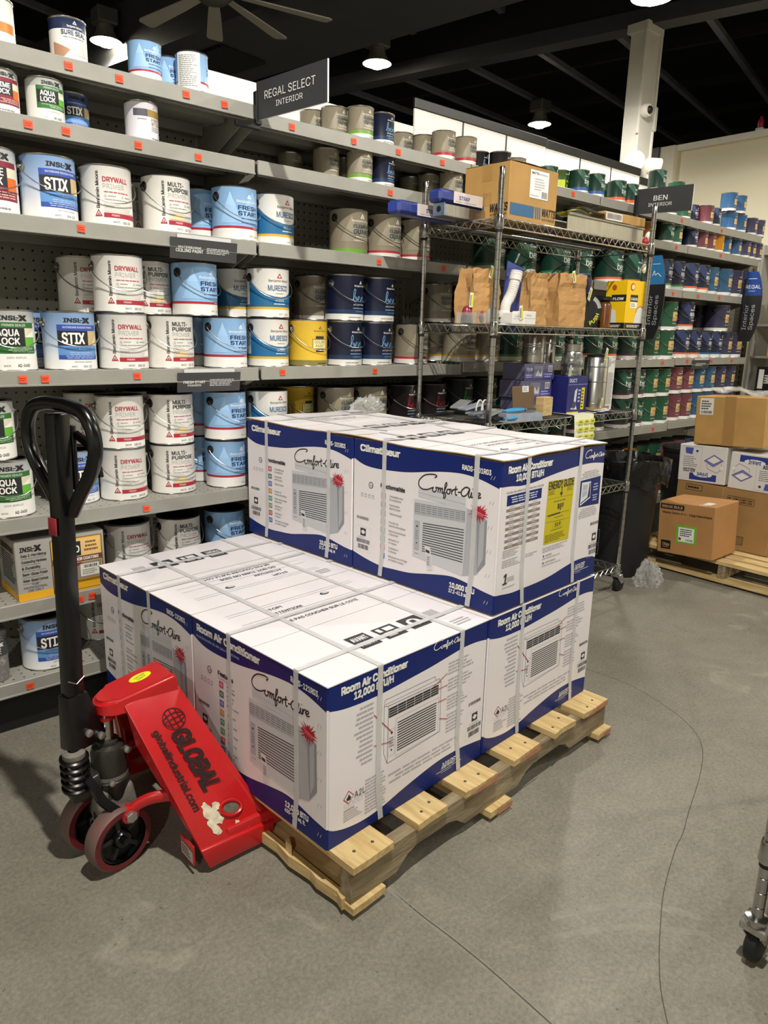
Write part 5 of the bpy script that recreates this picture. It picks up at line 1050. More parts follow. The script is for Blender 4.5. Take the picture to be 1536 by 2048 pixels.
# hydraulic pump
mb = MB(); mb.lathe([(.030,.100),(.040,.130),(.046,.165),(.050,.195),(.0505,.200),(.0505,.214),(.046,.217),(.045,.222),(.0455,.290),(.040,.306),(.028,.312),(.028,.322),(.024,.324)], M_grime, 32, (.598,YC,0)); mb.lathe([(.0475,.219),(.0475,.231)], M_dust, 32, (.598,YC,0), caps=False)
put(mb, hexa([(.545,YC-.05,.085),(.66,YC-.05,.085),(.66,YC+.05,.085),(.545,YC+.05,.085),(.55,YC-.045,.20),(.645,YC-.04,.195),(.645,YC+.04,.195),(.55,YC+.045,.20)], M_dust, .012, 3), M_dust)
put(mb, hexa([(.485,YC-.045,.195),(.56,YC-.045,.195),(.56,YC+.045,.195),(.485,YC+.045,.195),(.490,YC-.04,.235),(.56,YC-.04,.255),(.56,YC+.04,.255),(.490,YC+.04,.235)], M_grime, .006), M_grime)
pump = jb(mb, 'pump')
mb = MB(); mb.lathe([(.0175,.315),(.0175,.40)], M_chrome, 24, (.598,YC,0)); mb.lathe([(.024,.383),(.027,.393)], M_redp, 24, (.598,YC,0)); jb2(mb, 'piston_rod', pump)
mb = MB(); mb.lathe([(.010,0),(.010,.012),(.007,.014)], M_bolt, 12, axis='y'); mb.v = [(v[0]+.637, YC-.026-v[1], v[2]+.292) for v in mb.v]; jb2(mb, 'bleed_screw', pump)
mb = MB(); mb.lathe([(.008,0),(.008,.010),(.005,.012)], M_bolt, 12, axis='y'); mb.v = [(v[0]+.583, 1.7145-v[1], v[2]+.222) for v in mb.v]; mb2 = mb; jb2(mb, 'bolt', pump)
mb = MB()
for k in range(5): mb.tube([(.502+.031*math.cos(2*PI*i/20), 1.735+.027*math.sin(2*PI*i/20), .238+.020*k+.006*math.sin(2*PI*i/20)) for i in range(20)], .0058, M_blkp, 6, True)
mb.lathe([(.018,.225),(.018,.325),(.014,.34)], M_steel, 18, (.502,1.735,0)); mb.lathe([(.025,.318),(.028,.323),(.028,.334),(.02,.340)], M_dust, 18, (.502,1.735,0)); jb2(mb, 'spring', pump)
mb = MB(); pts = crom([(.520,1.712,.262),(.535,1.700,.232),(.548,1.690,.198),(.575,1.675,.165),(.606,1.660,.140)], 5)
for a, b in zip(pts, pts[1:]): mb.bar(a, b, .022, .014, M_blkp, (.3,-.9,.3))
jb2(mb, 'release_pedal', pump)
# steering wheels
ST = math.radians(11); ax = Vector((math.sin(ST), -math.cos(ST), 0)); WC = Vector((.566, 1.738, .0858))
for s in (1, -1):
    c = WC + ax*.062*s; R = Matrix.Translation(c) @ Matrix.Rotation(ST, 4, 'Z')
    def wl(mb, name, parent=None):
        mb.v = [tuple(JM @ (R @ Vector(v))) for v in mb.v]; return mb.build(name, parent or JK)
    mb = MB(); mb.lathe([(.066,-.024),(.081,-.024,M_tyre),(.0855,-.019),(.0855,.019),(.081,.024,M_tyre_e),(.066,.024,M_tyre_e)], M_tyre, 40, axis='y', caps=False); mb.lathe([(.081,-.0243),(.0665,-.0243)], M_tyre_e, 40, axis='y', caps=False); wt = wl(mb, 'wheel')
    mb = MB(); mb.lathe([(.0665,-.020),(.060,-.022),(.058,-.010),(.058,.010),(.060,.022),(.0665,.020)], M_blkp, 36, axis='y', caps=False); mb.lathe([(.006,-.027),(.020,-.027),(.024,-.022),(.026,-.008),(.026,.008),(.024,.022),(.006,.027)], M_blkp, 24, axis='y')
    for k in range(5):
        a = 2*PI*k/5+.5; mb.bar((.022*math.cos(a),0,.022*math.sin(a)), (.064*math.cos(a),0,.064*math.sin(a)), .026, .010, M_grime, (0,1,0)) if False else mb.bar((.022*math.cos(a),0,.022*math.sin(a)), (.060*math.cos(a),0,.060*math.sin(a)), .011, .026, M_grime, (0,1,0))
    mb.lathe([(.058,-.004),(.02,-.004)], M_matte, 24, axis='y', caps=False); wl(mb, 'wheel_hub', wt)
mb = MB(); mb.tube([tuple(WC-ax*.10), tuple(WC+ax*.10)], .010, M_blkp, 12); put(mb, hexa([(.545,YC-.03,.07),(.60,YC-.03,.07),(.60,YC-.006,.07),(.545,YC-.006,.07),(.545,YC-.035,.13),(.61,YC-.035,.13),(.61,YC-.004,.13),(.545,YC-.004,.13)], M_grime, .004), M_grime); jb(mb, 'axle')
# handle, turned with the wheels
HS = math.radians(16); lat = Vector((math.sin(HS), -math.cos(HS), 0)); fwd = Vector((math.cos(HS), math.sin(HS), 0)); HB = Vector((.515, YC-.012, 0)); lean = .030
def hp(f, l, z): return tuple(HB + fwd*(f+lean*(z-.4)) + lat*l + Vector((0,0,z)))
mb = MB(); put(mb, hexa([hp(a,b,z) for z in (.36,1.185) for a,b in ((-.022,.018),(.022,.018),(.022,-.018),(-.022,-.018))], M_blkp, .004), M_blkp)
put(mb, hexa([hp(-.027,.026,.335),hp(.075,.026,.335),hp(.075,-.026,.335),hp(-.027,-.026,.335),hp(-.027,.023,.485),hp(.028,.023,.485),hp(.028,-.023,.485),hp(-.027,-.023,.485)], M_blkp, .004), M_blkp)
mb.tube([hp(-.0225,.0185,.53),hp(.0,.0187,.515),hp(.0225,.0185,.528)], .0016, M_bolt, 5)
hd = jb(mb, 'handle')
lp = crom([hp(f,l,z) for f,l,z in ((.012,-.022,.950),(.010,-.060,1.000),(.008,-.105,1.055),(.006,-.128,1.105),(.004,-.124,1.155),(.002,-.096,1.192),(0,-.045,1.205),(0,0,1.207),(0,.045,1.205),(.002,.096,1.192),(.004,.124,1.155),(.006,.128,1.105),(.008,.105,1.055),(.010,.060,1.000),(.012,.022,.950))], 5)
mb = MB(); mb.tube(lp, .0165, M_blkp, 14); jb2(mb, 'handle_loop', hd)
mb = MB(); put(mb, hexa([hp(.030,.012,1.00),hp(.042,.012,1.00),hp(.042,-.012,1.00),hp(.030,-.012,1.00),hp(.028,.010,1.155),hp(.042,.010,1.155),hp(.042,-.010,1.155),hp(.028,-.010,1.155)], M_blkp, .003), M_blkp)
for a, b in zip(*(lambda q: (q, q[1:]))(crom([hp(.036,.012,1.135),hp(.05,.04,1.11),hp(.055,.062,1.07),hp(.056,.070,1.035)], 4))): mb.bar(a, b, .018, .010, M_blkp, tuple(fwd))
mb.lathe([(.005,0),(.005,.006)], M_bolt, 10, hp(.036,.0,1.14), 'y'); jb2(mb, 'release_lever', hd)
mb = MB(); put(mb, hexa([hp(-.029,.015,.900),hp(-.0255,.015,.900),hp(-.0255,-.015,.900),hp(-.029,-.015,.900),hp(-.029,.015,.942),hp(-.0255,.015,.942),hp(-.0255,-.015,.942),hp(-.029,-.015,.942)], M_redp, .001), ink('9A2730')); jb2(mb, 'red_sticker', hd)
for z, f in ((.375,.020),(.352,.055)):
    mb = MB(); mb.lathe([(.010,0),(.010,.008),(.006,.010)], M_bolt, 12, axis='y'); q = Vector(hp(f,.026,z)); mb.v = [tuple(q+Matrix.Rotation(HS,4,'Z') @ Vector((v[0],-v[1],v[2]))) for v in mb.v]; jb2(mb, 'bolt', hd)
# ------------------------------------------------------------------ chrome wire rack and what lies on it
RX0, RX1, RY0, RY1 = 2.375, 3.545, 2.035, 2.465
def post_mesh(z0, z1):
    pr = [(.0125, z0)]; z = z0+.03
    while z < z1-.02: pr += [(.0125,z),(.0112,z+.001),(.0112,z+.003),(.0125,z+.004)]; z += .0254*1.5
    pr += [(.0125,z1-.004),(.010,z1)]; mb = MB(); mb.lathe(pr, M_chrome, 14); return mb
def wire_shelf(w, d):
    mb = MB(); r = .0036; zt, zb = 0, -.034
    for z in (zt, zb):
        for a, b in (((0,0),(w,0)),((w,0),(w,d)),((w,d),(0,d)),((0,d),(0,0))): mb.tube([(*a,z),(*b,z)], r, M_chrome, 6)
    def zig(a, b, n):
        pts = []
        for i in range(2*n+1):
            t = i/(2*n); pts.append((a[0]+(b[0]-a[0])*t, a[1]+(b[1]-a[1])*t, zt-.003 if i % 2 else zb+.003))
        mb.tube(pts, .0027, M_chrome, 5)
    zig((0.02,0),(w-.02,0),int(w/.052)); zig((0.02,d),(w-.02,d),int(w/.052)); zig((0,.02),(0,d-.02),int(d/.052)); zig((w,.02),(w,d-.02),int(d/.052))
    for i in range(int(w/.024)): x = .02+i*.024; mb.tube([(x,0,zt+.001),(x,d,zt+.001)], .0016, M_chrome, 4, caps=False)
    for y in (d*.33, d*.67): mb.tube([(0,y,zt-.004),(w,y,zt-.004)], .0032, M_chrome, 5)
    for x in (0,w):
        for y in (0,d): mb.lathe([(.0165,-.045),(.019,-.04),(.017,.006),(.0155,.010)], M_chrome, 14, (x,y,0)); mb.lathe([(.0145,-.056),(.0150,-.045)], M_matte, 12, (x,y,0))
    return mb
def wire_rack(name, label, x0, y0, w, d, levels, ztop, rz=0):
    t = thing(name, label, 'rack', (x0, y0, 0), rz)
    p0 = post_mesh(.125, ztop)
    for k, (x, y) in enumerate(((0,0),(w,0),(w,d),(0,d))):
        if k == 0: p = p0.build('post', t); pm = p.data
        else:
            p = bpy.data.objects.new('post', pm); COL.objects.link(p); p.parent = t
        p.location = (x, y, 0)
        mb = MB(); mb.lathe([(.024,.118),(.026,.122),(.026,.128),(.016,.131)], M_chrome, 6, (x,y,0), smooth=False); mb.box(x-.016,y-.03,.085,x+.016,y+.03,.108,M_bolt,.004); mb.lathe([(.016,.105),(.018,.119)], M_bolt, 14, (x,y,0))
        for s in (-1,1): mb.prism([(-.014,.10),(.034,.088),(.045,.05),(.022,.045),(-.016,.085)], s*.019-.0015, s*.019+.0015, M_bolt, Matrix.Translation((x,y,0)) @ Matrix(((1,0,0,0),(0,0,1,0),(0,1,0,0),(0,0,0,1))))
        c = mb.build('caster', t); mb = MB(); mb.lathe([(.010,-.016),(.036,-.015),(.0425,-.010),(.0425,.010),(.036,.015),(.010,.016)], M_matte, 20, (x+.022,y,.0427), 'y'); mb.build('caster_wheel', c)
    s0 = None
    for z in levels:
        if s0 is None: s0 = wire_shelf(w, d).build('wire_shelf', t, (0,0,z))
        else:
            o = s0.copy(); COL.objects.link(o); o.parent = t; o.location = (0,0,z)
    return t
RZ = (.155, .625, 1.012, 1.428, 1.842)
wire_rack('wire_rack', 'tall chrome wire rack loaded with bags and packages before the green cans', RX0, RY0, RX1-RX0, RY1-RY0, RZ, 2.03)
CART = wire_rack('wire_rack', 'chrome wire cart whose post and caster show at the lower right edge', 1.553, .02, 1.10, .44, (.315, .95, 1.55), 1.68)

mb = MB(); mb.box(.01,.01,.322,1.09,.43,.328,mat('grey_shelf_liner','55565A',.6,noise=.1,nscale=8)); mb.build('shelf_liner', CART)
M_kraft = mat('kraft_cardboard', 'B58D50', .75, noise=.14, nscale=7, bump=.05, bscale=50)
M_kraftd = mat('brown_cardboard', '9C7848', .78, noise=.14, nscale=6, bump=.05, bscale=50)
M_tape = mat('brown_packing_tape', 'A9824A', .3, noise=.06, nscale=20)
M_bag = mat('kraft_paper_bag', 'B98E57', .8, noise=.16, nscale=9, bump=.2, bscale=25)
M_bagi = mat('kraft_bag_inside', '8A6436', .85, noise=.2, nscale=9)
M_clear = mat('clear_plastic_film', 'DADDDD', .12, alpha=.30, noise=.05, nscale=20, spec=.9)
M_clear2 = mat('crinkled_clear_plastic', 'D4D6D4', .16, alpha=.30, noise=.25, nscale=24, spec=.9, bump=.5, bscale=35)
def item(name, label, cat, x, y, z, rz=0, group=None): return thing(name, label, cat, (x, y, z), rz, group)
def boxthing(name, label, cat, x, y, z, w, d, h, m, rz=0, front=None, left=None, top=None, ch=.003, part='box_body', group=None, tilt=0):
    """x, y: near left corner (front faces -Y)"""
    t = item(name, label, cat, x, y, z, rz, group); mb = MB(); mb.box(0,0,0,w,d,h,m,ch)
    if front: front(Print(mb, flat_xz(0,0,0)), w, h)
    if left: left(Print(mb, flat_left(0,d,0)), d, h)
    if top: top(Print(mb, flat_top(0,0,h)), w, d)
    if tilt: T = Matrix.Rotation(tilt, 4, 'X'); mb.v = [tuple(T @ Vector(v)) for v in mb.v]
    mb.build(part, t); return t
R_ = random.Random(21)
SH = [z+.0035 for z in RZ]
# top shelf: brown shipping carton with printed band
def wband(P, w, h, lead):
    P.rect(.01, .028, w*(.30 if lead else .52), .075, ink('2E6089'), 1)
    for q in range(3): x = w*(.33 if lead else .55)+.014*q; P.poly([(x,.028),(x+.009,.028),(x+.006,.075),(x-.003,.075)], ink('2E6089'), 1)
    P.text('WATTS', w*.98, .043, .030, NB, 'R', .04, width=min(w*.42,.098), shear=.12); P.text('WATER TECHNOLOGIES', w*.97, .026, .009, NB, 'R', .01, width=min(w*.40,.09))
def wlab(P, w, h):
    wband(P, w, h, False); P.rect(w*.40, h*.46, w*.80, h*.95, ink('EDECE8'), 1); P.frame(w*.40,h*.46,w*.80,h*.95,.002,MG,2); P.text('WATTS', w*.43, h*.87, .009, NB, 'L', .03); P.greek(w*.56,h*.86,w*.78,h*.91,1,TXG,2,rnd=R_); P.greek(w*.5,h*.6,w*.72,h*.82,5,TXG,2,rnd=R_); P.bars(w*.66,h*.49,w*.78,h*.6,NB,2,14,R_); P.greek(w*.42,h*.49,w*.6,h*.53,1,TXG,2,rnd=R_)
def wleft(P, d, h): wband(P, d, h, True); P.rect(d*.40,h*.72,d*.62,h,M_tape,1); P.rect(d*.44,h*.30,d*.62,h*.52,M_tape,1)
t = boxthing('shipping_carton', 'brown carton with a blue band lettered watts on the top rack shelf', 'box', 2.482, 2.085, SH[4], .325, .25, .232, M_kraft, .0, wlab, wleft)
mb = MB(); mb.grid(lambda u, v: (.325*u+.022*max(0,u-.75)*4*(.3+v)*.4, .125+.126*v, .2335+.004*math.sin(u*5)), 8, 3, M_kraft); mb.grid(lambda u, v: (.325*u+.022*max(0,u-.75)*4*(1.3-v)*.4, .001+.122*v, .2335+.005*math.sin(u*4)), 8, 3, M_kraft); mb.build('top_flap', t)
# blue packs in clear film and the strut channel sticking out at the left
def bpack(P, w, h): P.rect(w*.30,.003,w-.003,h-.003,ink('CFC3BE'),1); P.text('STRAP', w*.55,h*.35,h*.3,ink('2A3C8C'),'C',.02); P.greek(w*.35,h*.15,w*.9,h*.25,1,MG,2,rnd=R_)
M_bluepk = mat('blue_printed_film', '2A3A80', .35, noise=.15, nscale=20)
boxthing('hardware_pack', 'lower blue and clear pack overhanging the top left of the rack', 'package', 2.07, 2.30, SH[4]+.005, .35, .075, .052, M_bluepk, .05, bpack, lambda P, d, h: P.rect(.012,.01,d-.012,h-.008,ink('32449F'),1), lambda P, w, d: P.rect(.02,.01,w-.02,d-.01,ink('B9BCC2'),1), .012)
boxthing('hardware_pack', 'blue and pink pack lying nearest the brown printed carton', 'package', 2.215, 2.215, SH[4]+.058, .262, .075, .05, M_bluepk, .02, bpack, None, lambda P, w, d: P.rect(.02,.01,w-.02,d-.01,ink('C9B9B6'),1), .012)
t = item('strut_channel', 'galvanized strut channel with a round hole in its end plate', 'metal channel', 2.228, 2.20, SH[4]+.003, .03)
mb = MB(); mb.box(0,0,0,.25,.06,.003,M_steel); mb.box(0,0,0,.25,.003,.045,M_steel); mb.box(0,.057,0,.25,.06,.045,M_steel); mb.box(0,.003,.042,.25,.016,.045,M_steel); mb.box(0,.044,.042,.25,.057,.045,M_steel); mb.build('channel', t)
mb = MB(); mb.box(-.004,-.003,-.0,0,.063,.05,mat('blued_zinc_plate','8FA0B4',.3,.7,noise=.2,nscale=30),.002); P = Print(mb, flat_left(-.004,.06,0)); P.disc(.03,.027,.012,M_matte,1,20); mb.build('end_plate', t)
# right half of the top shelf
t = item('metal_tray', 'long galvanized gutter tray on the right of the top rack shelf', 'metal tray', 2.90, 2.075, SH[4]+.0)
mb = MB(); mb.box(0,.012,0,.645,.20,.003,M_steel); mb.box(0,.012,0,.645,.015,.075,M_steel); mb.box(0,.197,0,.645,.20,.075,M_steel); mb.build('tray_body', t); mb = MB(); mb.tube([(0,.010,.078),(.645,.010,.078)], .007, M_steel, 10); mb.tube([(0,.20,.078),(.645,.20,.078)], .007, M_steel, 10); mb.build('rolled_rim', t)
boxthing('flat_carton', 'flat brown carton with a barcode end lying on the metal tray', 'box', 3.21, 2.10, SH[4]+.086, .34, .17, .042, M_kraft, -.05, lambda P, w, h: (P.rect(.008,.004,w*.42,h-.004,ink('E3E0D8'),1), P.bars(.016,.010,w*.40,h-.008,NB,2,26,R_), P.rect(w*.60,0,w*.78,h,M_tape,1)))
t = item('paper_wad', 'crumpled papers and film beside the flat barcode carton', 'paper', 3.02, 2.10, SH[4]+.088)
for k in range(4):
    mb = MB(); rr = random.Random(k+40); a = rr.uniform(-.4,.4); T = rotz(a); ph = rr.uniform(0,6); mb.grid(lambda u, v: tuple(T @ Vector((.005+.17*u, .02+.12*v, .006*k+.012*math.sin(u*5+ph)*math.sin(v*4+ph)+.010))), 8, 6, (mat('white_paper','D9D8D2',.6,noise=.06,nscale=20), M_clear2, mat('yellow_tag_paper','D8D23A',.5,noise=.1,nscale=20), mat('grey_leaflet','A9ABA6',.6,noise=.2,nscale=30))[k]); mb.build('sheet', t)
t = item('rag_bundle', 'red and white rag tied round the right rack post', 'rag', 3.553, 2.085, 1.86)
for k in range(7):
    mb = MB(); rr = random.Random(k); mb.lathe([(.004,-.02),(.016,-.006),(.019,.004),(.012,.018),(.003,.026)], (M_white, ink('A8222C'), M_clear2)[k % 3 if k != 2 else 1], 8, (.035+rr.uniform(-.012,.012), rr.uniform(-.035,.012), .03-.026*k)); mb.build('fold', t)
# second shelf down
def paper_bag(label, x, y, z, w, d, h, rz, seed, op=True):
    t = item('paper_bag', label, 'paper bag', x, y, z, rz, 'brown paper bags on the rack'); rr = random.Random(seed); nz, ns = 12, 24
    def ring(k):
        q = k/nz; out = []; sq = 1-.20*q*rr.uniform(.6,1.2); bulge = .05*math.sin(PI*q)
        for i in range(ns):
            s = i/ns*4; e = int(s); f = s-e; c = [(-1,-1),(1,-1),(1,1),(-1,1)]; a, b = c[e], c[(e+1)%4]; px, py = a[0]+(b[0]-a[0])*f, a[1]+(b[1]-a[1])*f
            if e in (1,3): px *= 1-.32*q*math.sin(PI*f)
            nx = rr.uniform(-.0025,.0025)+.007*math.sin(seed+q*9+i*.9)*q; ny = rr.uniform(-.0025,.0025)+.006*math.sin(seed*2+q*7+i*1.3)*q
            out.append((w/2+px*w/2*(1+bulge)+nx, d/2+py*d/2*sq+ny, h*q+(.006*(i%2) if k == nz else 0)))
        return out
    mb = MB(); R = [ring(k) for k in range(nz+1)]; vs = [p for r in R for p in r]
    mb.add(vs, [(k*ns+i, k*ns+(i+1)%ns, (k+1)*ns+(i+1)%ns, (k+1)*ns+i) for k in range(nz) for i in range(ns)], M_bag, False); mb.add(R[0], [tuple(reversed(range(ns)))], M_bag)
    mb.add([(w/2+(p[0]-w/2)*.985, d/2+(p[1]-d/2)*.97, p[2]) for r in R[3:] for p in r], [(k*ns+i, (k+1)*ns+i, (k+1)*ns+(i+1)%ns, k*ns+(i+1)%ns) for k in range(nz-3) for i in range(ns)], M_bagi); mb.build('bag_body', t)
    return t
def hang_tag(parent, x, y, z, rz=.3, ry=.3, s=1.0):
    mb = MB(); T = Matrix.Translation((x,y,z)) @ Matrix.Rotation(rz,4,'Z') @ Matrix.Rotation(ry,4,'Y'); mb.box(-.011*s,-.0006,-.026*s,.011*s,.0006,.026*s,ink('E9E9E2')); P = Print(mb, flat_xz(0,-.0006,0)); P.rect(.0,-.024*s,.010*s,.022*s,ink('D9DA2E'),1); P.bars(-.009*s,-.020*s,-.002*s,.018*s,TXB,1,5,R_); mb.v = [tuple(T @ Vector(v)) for v in mb.v]; return mb.build('price_tag', parent)
b = paper_bag('upright flat brown paper bag left of the rack corner post', 2.385, 2.16, SH[3], .165, .11, .225, .0, 3); hang_tag(b, .095, -.006, .215, .1, .3)
b = paper_bag('first brown paper bag right of the white flexible pipe', 2.70, 2.10, SH[3], .13, .12, .225, .1, 8)
b = paper_bag('middle brown paper bag of the rack row, leaning behind its neighbours', 2.80, 2.225, SH[3], .15, .12, .235, -.05, 12)
b = paper_bag('widest open brown paper bag beside the tape disc', 2.875, 2.075, SH[3], .185, .13, .235, -.08, 17); hang_tag(b, .07, -.012, .222, .1, -.3); mb = MB(); P = Print(mb, flat_xz(0,-.006,0)); P.stroke([(.150+.007*math.cos(i*.52), .072+.007*math.sin(i*.52)) for i in range(13)], .002, TXB, 1); mb.build('printed_mark', b)
t = item('pipe_kit', 'white flexible trap pipe on a blue card', 'plumbing kit', 2.545, 2.10, SH[3]); mb = MB(); T = Matrix.Rotation(.22,4,'Y') @ Matrix.Rotation(-.10,4,'X'); mb.box(.0,.045,.0,.115,.048,.285,mat('blue_backing_card','2A3F8E',.4,noise=.1,nscale=10)); mb.v = [tuple(T @ Vector(v)) for v in mb.v]; mb.build('card', t)
M_wp = mat('white_pvc','D8D6D0',.3,noise=.04,nscale=10); mb = MB(); pts = crom([(-.004,.02,.045),(.002,.02,.085),(.03,.02,.125),(.048,.02,.17),(.062,.02,.225)], 10); mb.tube(pts, [.022+.0022*(1 if (i % 2 and i > 14) else 0) + (.004 if i > 32 else 0) for i in range(len(pts))], M_wp, 16); mb.lathe([(.027,0),(.027,.022),(.02,.03)], M_wp, 16, (-.006,.02,.03)); mb.build('pipe', t); mb = MB(); mb.tube(crom([(.06,.03,.26),(.075,.03,.285),(.085,.032,.30)],4), .004, M_clear2); mb.build('hanger', t)
for k, (x, w, h, lab) in enumerate(((2.515,.085,.05,'small white box with a hanging tag at the rack corner'),(2.592,.092,.058,'small white box against the brown paper bags'))):
    b = boxthing('small_box', lab, 'box', x, 2.052, SH[3], w-.009, .07, h, mat('white_carton_small','DEDCD6',.5,noise=.04,nscale=10), 0, lambda P, w_, h_: (P.rect(0,h_*.48,w_,h_*.50,LG,1), P.greek(w_*.2,h_*.6,w_*.8,h_*.8,1,LG,1,rnd=R_)), group='small white boxes on the rack')
    if k == 0: hang_tag(b, .05, -.004, .05, .1, -.15, 1.1)
for x, z, lab in ((2.20+.13,0,'red capped bottle with an upright tag, leftmost on the rack shelf'),(2.20+.205,0,'red domed bottle beside the clear bottle')):
    t = item('small_bottle', lab, 'bottle', x+.035, 2.18, SH[3], 0, 'red bottles on the rack'); mb = MB(); mb.lathe([(.020,0),(.024,.004),(.024,.028),(.020,.032)], mat('black_bottle','1B1718',.3,noise=.2), 18); mb.build('bottle_body', t); mb = MB(); mb.lathe([(.021,.031),(.022,.045),(.017,.062),(.010,.070),(.002,.072)], mat('red_cap','8E2A38',.3,noise=.1), 18); mb.build('cap', t)
    mb = MB(); mb.box(-.03,-.028,0,.03,.03,.045,M_clear); mb.build('clear_pack', t)
    if x < 2.35: hang_tag(t, .004, -.02, .095, .1, .05, 1.15)
t = item('clear_bottle', 'clear bottle with a grey label and a straw before the paper bag', 'bottle', 2.44, 2.10, SH[3]); mb = MB(); mb.lathe([(.022,0),(.026,.003),(.026,.052),(.018,.062),(.013,.066),(.013,.078)], mat('frosted_bottle','B9BDBC',.2,alpha=.7,noise=.05), 18); P = Print(mb, cyl_map(.026)); P.rect(-.03,.006,.03,.05,ink('C9CBCB'),1); P.greek(-.022,.01,.022,.046,5,MG,2,rnd=R_); mb.build('bottle_body', t); mb = MB(); mb.tube([(.01,0,.06),(.026,0,.12)], .004, M_clear2); mb.build('straw', t)
t = item('clear_bag', 'flat clear bag of small fittings on the rack beside the corner post', 'plastic bag', 2.47, 2.06, SH[3]); mb = MB(); mb.grid(lambda u, v: (.09*u-.03, .07*v, .006+.014*math.sin(PI*u)*math.sin(PI*v)+.004*math.sin(u*19)*math.sin(v*13)), 12, 10, M_clear2); mb.build('film', t)
# tape disc, red rolls, orange bottle, yellow carton
t = item('tape_roll', 'big black roll of tape with yellow letters standing on edge', 'tape', 3.135, 2.115, SH[3]+.079); T = rotz(-.5)
mb = MB(); mb.lathe([(.045,-.024),(.078,-.024),(.079,-.02),(.079,.02),(.078,.024),(.045,.024)], mat('black_tape','1E1F1E',.4,noise=.2,nscale=20), 40, axis='y'); P = Print(mb, lambda u, v, h: (u,-.024-h,v))
for i in range(30): a = 2*PI*i/30; P.line((.048*math.cos(a),.048*math.sin(a)),(.052*math.cos(a),.052*math.sin(a)),.003,ink('3A4A5E'),1)
for i, ch in enumerate('PUSH'): a = -1.15+.30*i; P.text(ch, .064*math.cos(a), .064*math.sin(a)-.006, .017, ink('C6C73A'), 'C', .03, rot=a+PI/2)
for i in range(9): a = .25+.1*i; P.line((.056*math.cos(a),.056*math.sin(a)),(.074*math.cos(a),.074*math.sin(a)),.004,ink('C9CBC8'),1)
mb.v = [tuple(T @ Vector(v)) for v in mb.v]; mb.build('tape_ring', t); mb = MB(); mb.lathe([(.026,-.022),(.045,-.020),(.045,.020),(.026,.022)], mat('blue_core','3B4E78',.5,noise=.1), 28, axis='y'); mb.v = [tuple(T @ Vector(v)) for v in mb.v]; mb.build('core', t); hang_tag(t, -.02, -.035, .075, .2, .45, 1.2)
for k, (x, y, z) in enumerate(((3.235,2.20,.155),(3.20,2.26,.175))):
    t = item('red_roll', ('red and white wound roll, nearer of the two above the tape','red and white wound roll, farther of the two above the tape')[k], 'roll', x, y, SH[3]+z-.03, .3, 'red rolls on the rack'); mb = MB(); mb.lathe([(.02,-.02),(.034,-.018),(.034,.018),(.02,.02)], ink('A01F2B'), 20, axis='y'); P = Print(mb, lambda u, v, h: (u,-.020-h,v)); P.disc(0,0,.022,ink('D9D6D0'),1); mb.build('roll_body', t); mb = MB(); mb.box(-.03,-.02,-z+.03,.03,.02,-.0335,ink('2A2C2E'),.003); mb.build('base_pack', t)
    hang_tag(t, -.01, -.03, .02, .2, .3, .9)
t = item('spray_bottle', 'slim orange bottle with a black cap left of the yellow carton', 'bottle', 3.285, 2.10, SH[3]); mb = MB(); mb.lathe([(.024,0),(.030,.004),(.030,.11),(.022,.125),(.012,.13)], mat('orange_amber_bottle','6E3F18',.25,noise=.25,nscale=12), 20); P = Print(mb, cyl_map(.030)); P.rect(-.03,.02,.03,.045,ink('D9C9A0'),1); P.rect(-.03,.055,.02,.10,ink('B5491F'),1); mb.build('bottle_body', t); mb = MB(); mb.lathe([(.026,.128),(.034,.135),(.034,.146),(.02,.152)], M_matte, 18); mb.build('cap', t)
YEL = ink('EDC111')
def ybox(P, w, h):
    P.rect(0,0,w,h*.13,NB,1); P.greek(w*.12,h*.035,w*.95,h*.09,2,NW,2,rnd=R_); P.disc(w*.28,h*.87,.019,ink('B5501E'),1,16); P.disc(w*.30,h*.87,.013,ink('E9D9B0'),2,12)
    P.rect(w*.20,h*.57,w*.62,h*.71,NB,1); P.text('13 GALLON', w*.41,h*.60,.012,NW,'C',.03,width=w*.36,layer=2); P.rect(w*.22,h*.44,w*.60,h*.56,NW,1); P.greek(w*.26,h*.46,w*.56,h*.54,2,MG,2,rnd=R_)
    P.poly([(w*.48,h*.13),(w*.97,h*.13),(w*.95,h*.42),(w*.86,h*.50),(w*.66,h*.44),(w*.58,h*.36)], ink('DAD9D6'), 1); P.stroke(crom([(w*.56,h*.34),(w*.64,h*.43),(w*.80,h*.48),(w*.93,h*.44),(w*.97,h*.36)],4), .004, ink('B5381E'), 2)
def yleft(P, d, h): P.rect(0,0,d,h*.13,NB,1); P.greek(d*.1,h*.03,d*.9,h*.09,2,NW,2,rnd=R_); P.rect(d*.3,h*.57,d*.98,h*.71,NB,1); P.text('FLOW',d*.62,h*.60,.012,NW,'C',.03,width=d*.5,layer=2); P.poly([(0,h*.13),(d*.6,h*.13),(d*.55,h*.38),(d*.2,h*.45),(0,h*.40)],ink('DAD9D6'),1); P.disc(d*.4,h*.86,.014,ink('B5501E'),1,14)
boxthing('trash_bag_carton', 'bright yellow carton of 13 gallon bags at the right of the rack', 'box', 3.40, 2.055, SH[3], .148, .13, .236, YEL, -.08, ybox, yleft, None, .003)
t = item('paint_tin', 'dark purple tin standing behind the yellow carton on the rack', 'tin', 3.36, 2.33, SH[3]); mb = MB(); mb.lathe([(.07,0),(.072,.004),(.072,.19),(.074,.20),(.074,.26),(.068,.268)], mat('purple_tin','211D45',.4,noise=.2,nscale=10), 32); mb.build('tin_body', t); mb = MB(); mb.lathe([(.0745,.215),(.0745,.245)], mat('purple_band','3A3170',.4,noise=.2), 32, caps=False); mb.build('band', t)
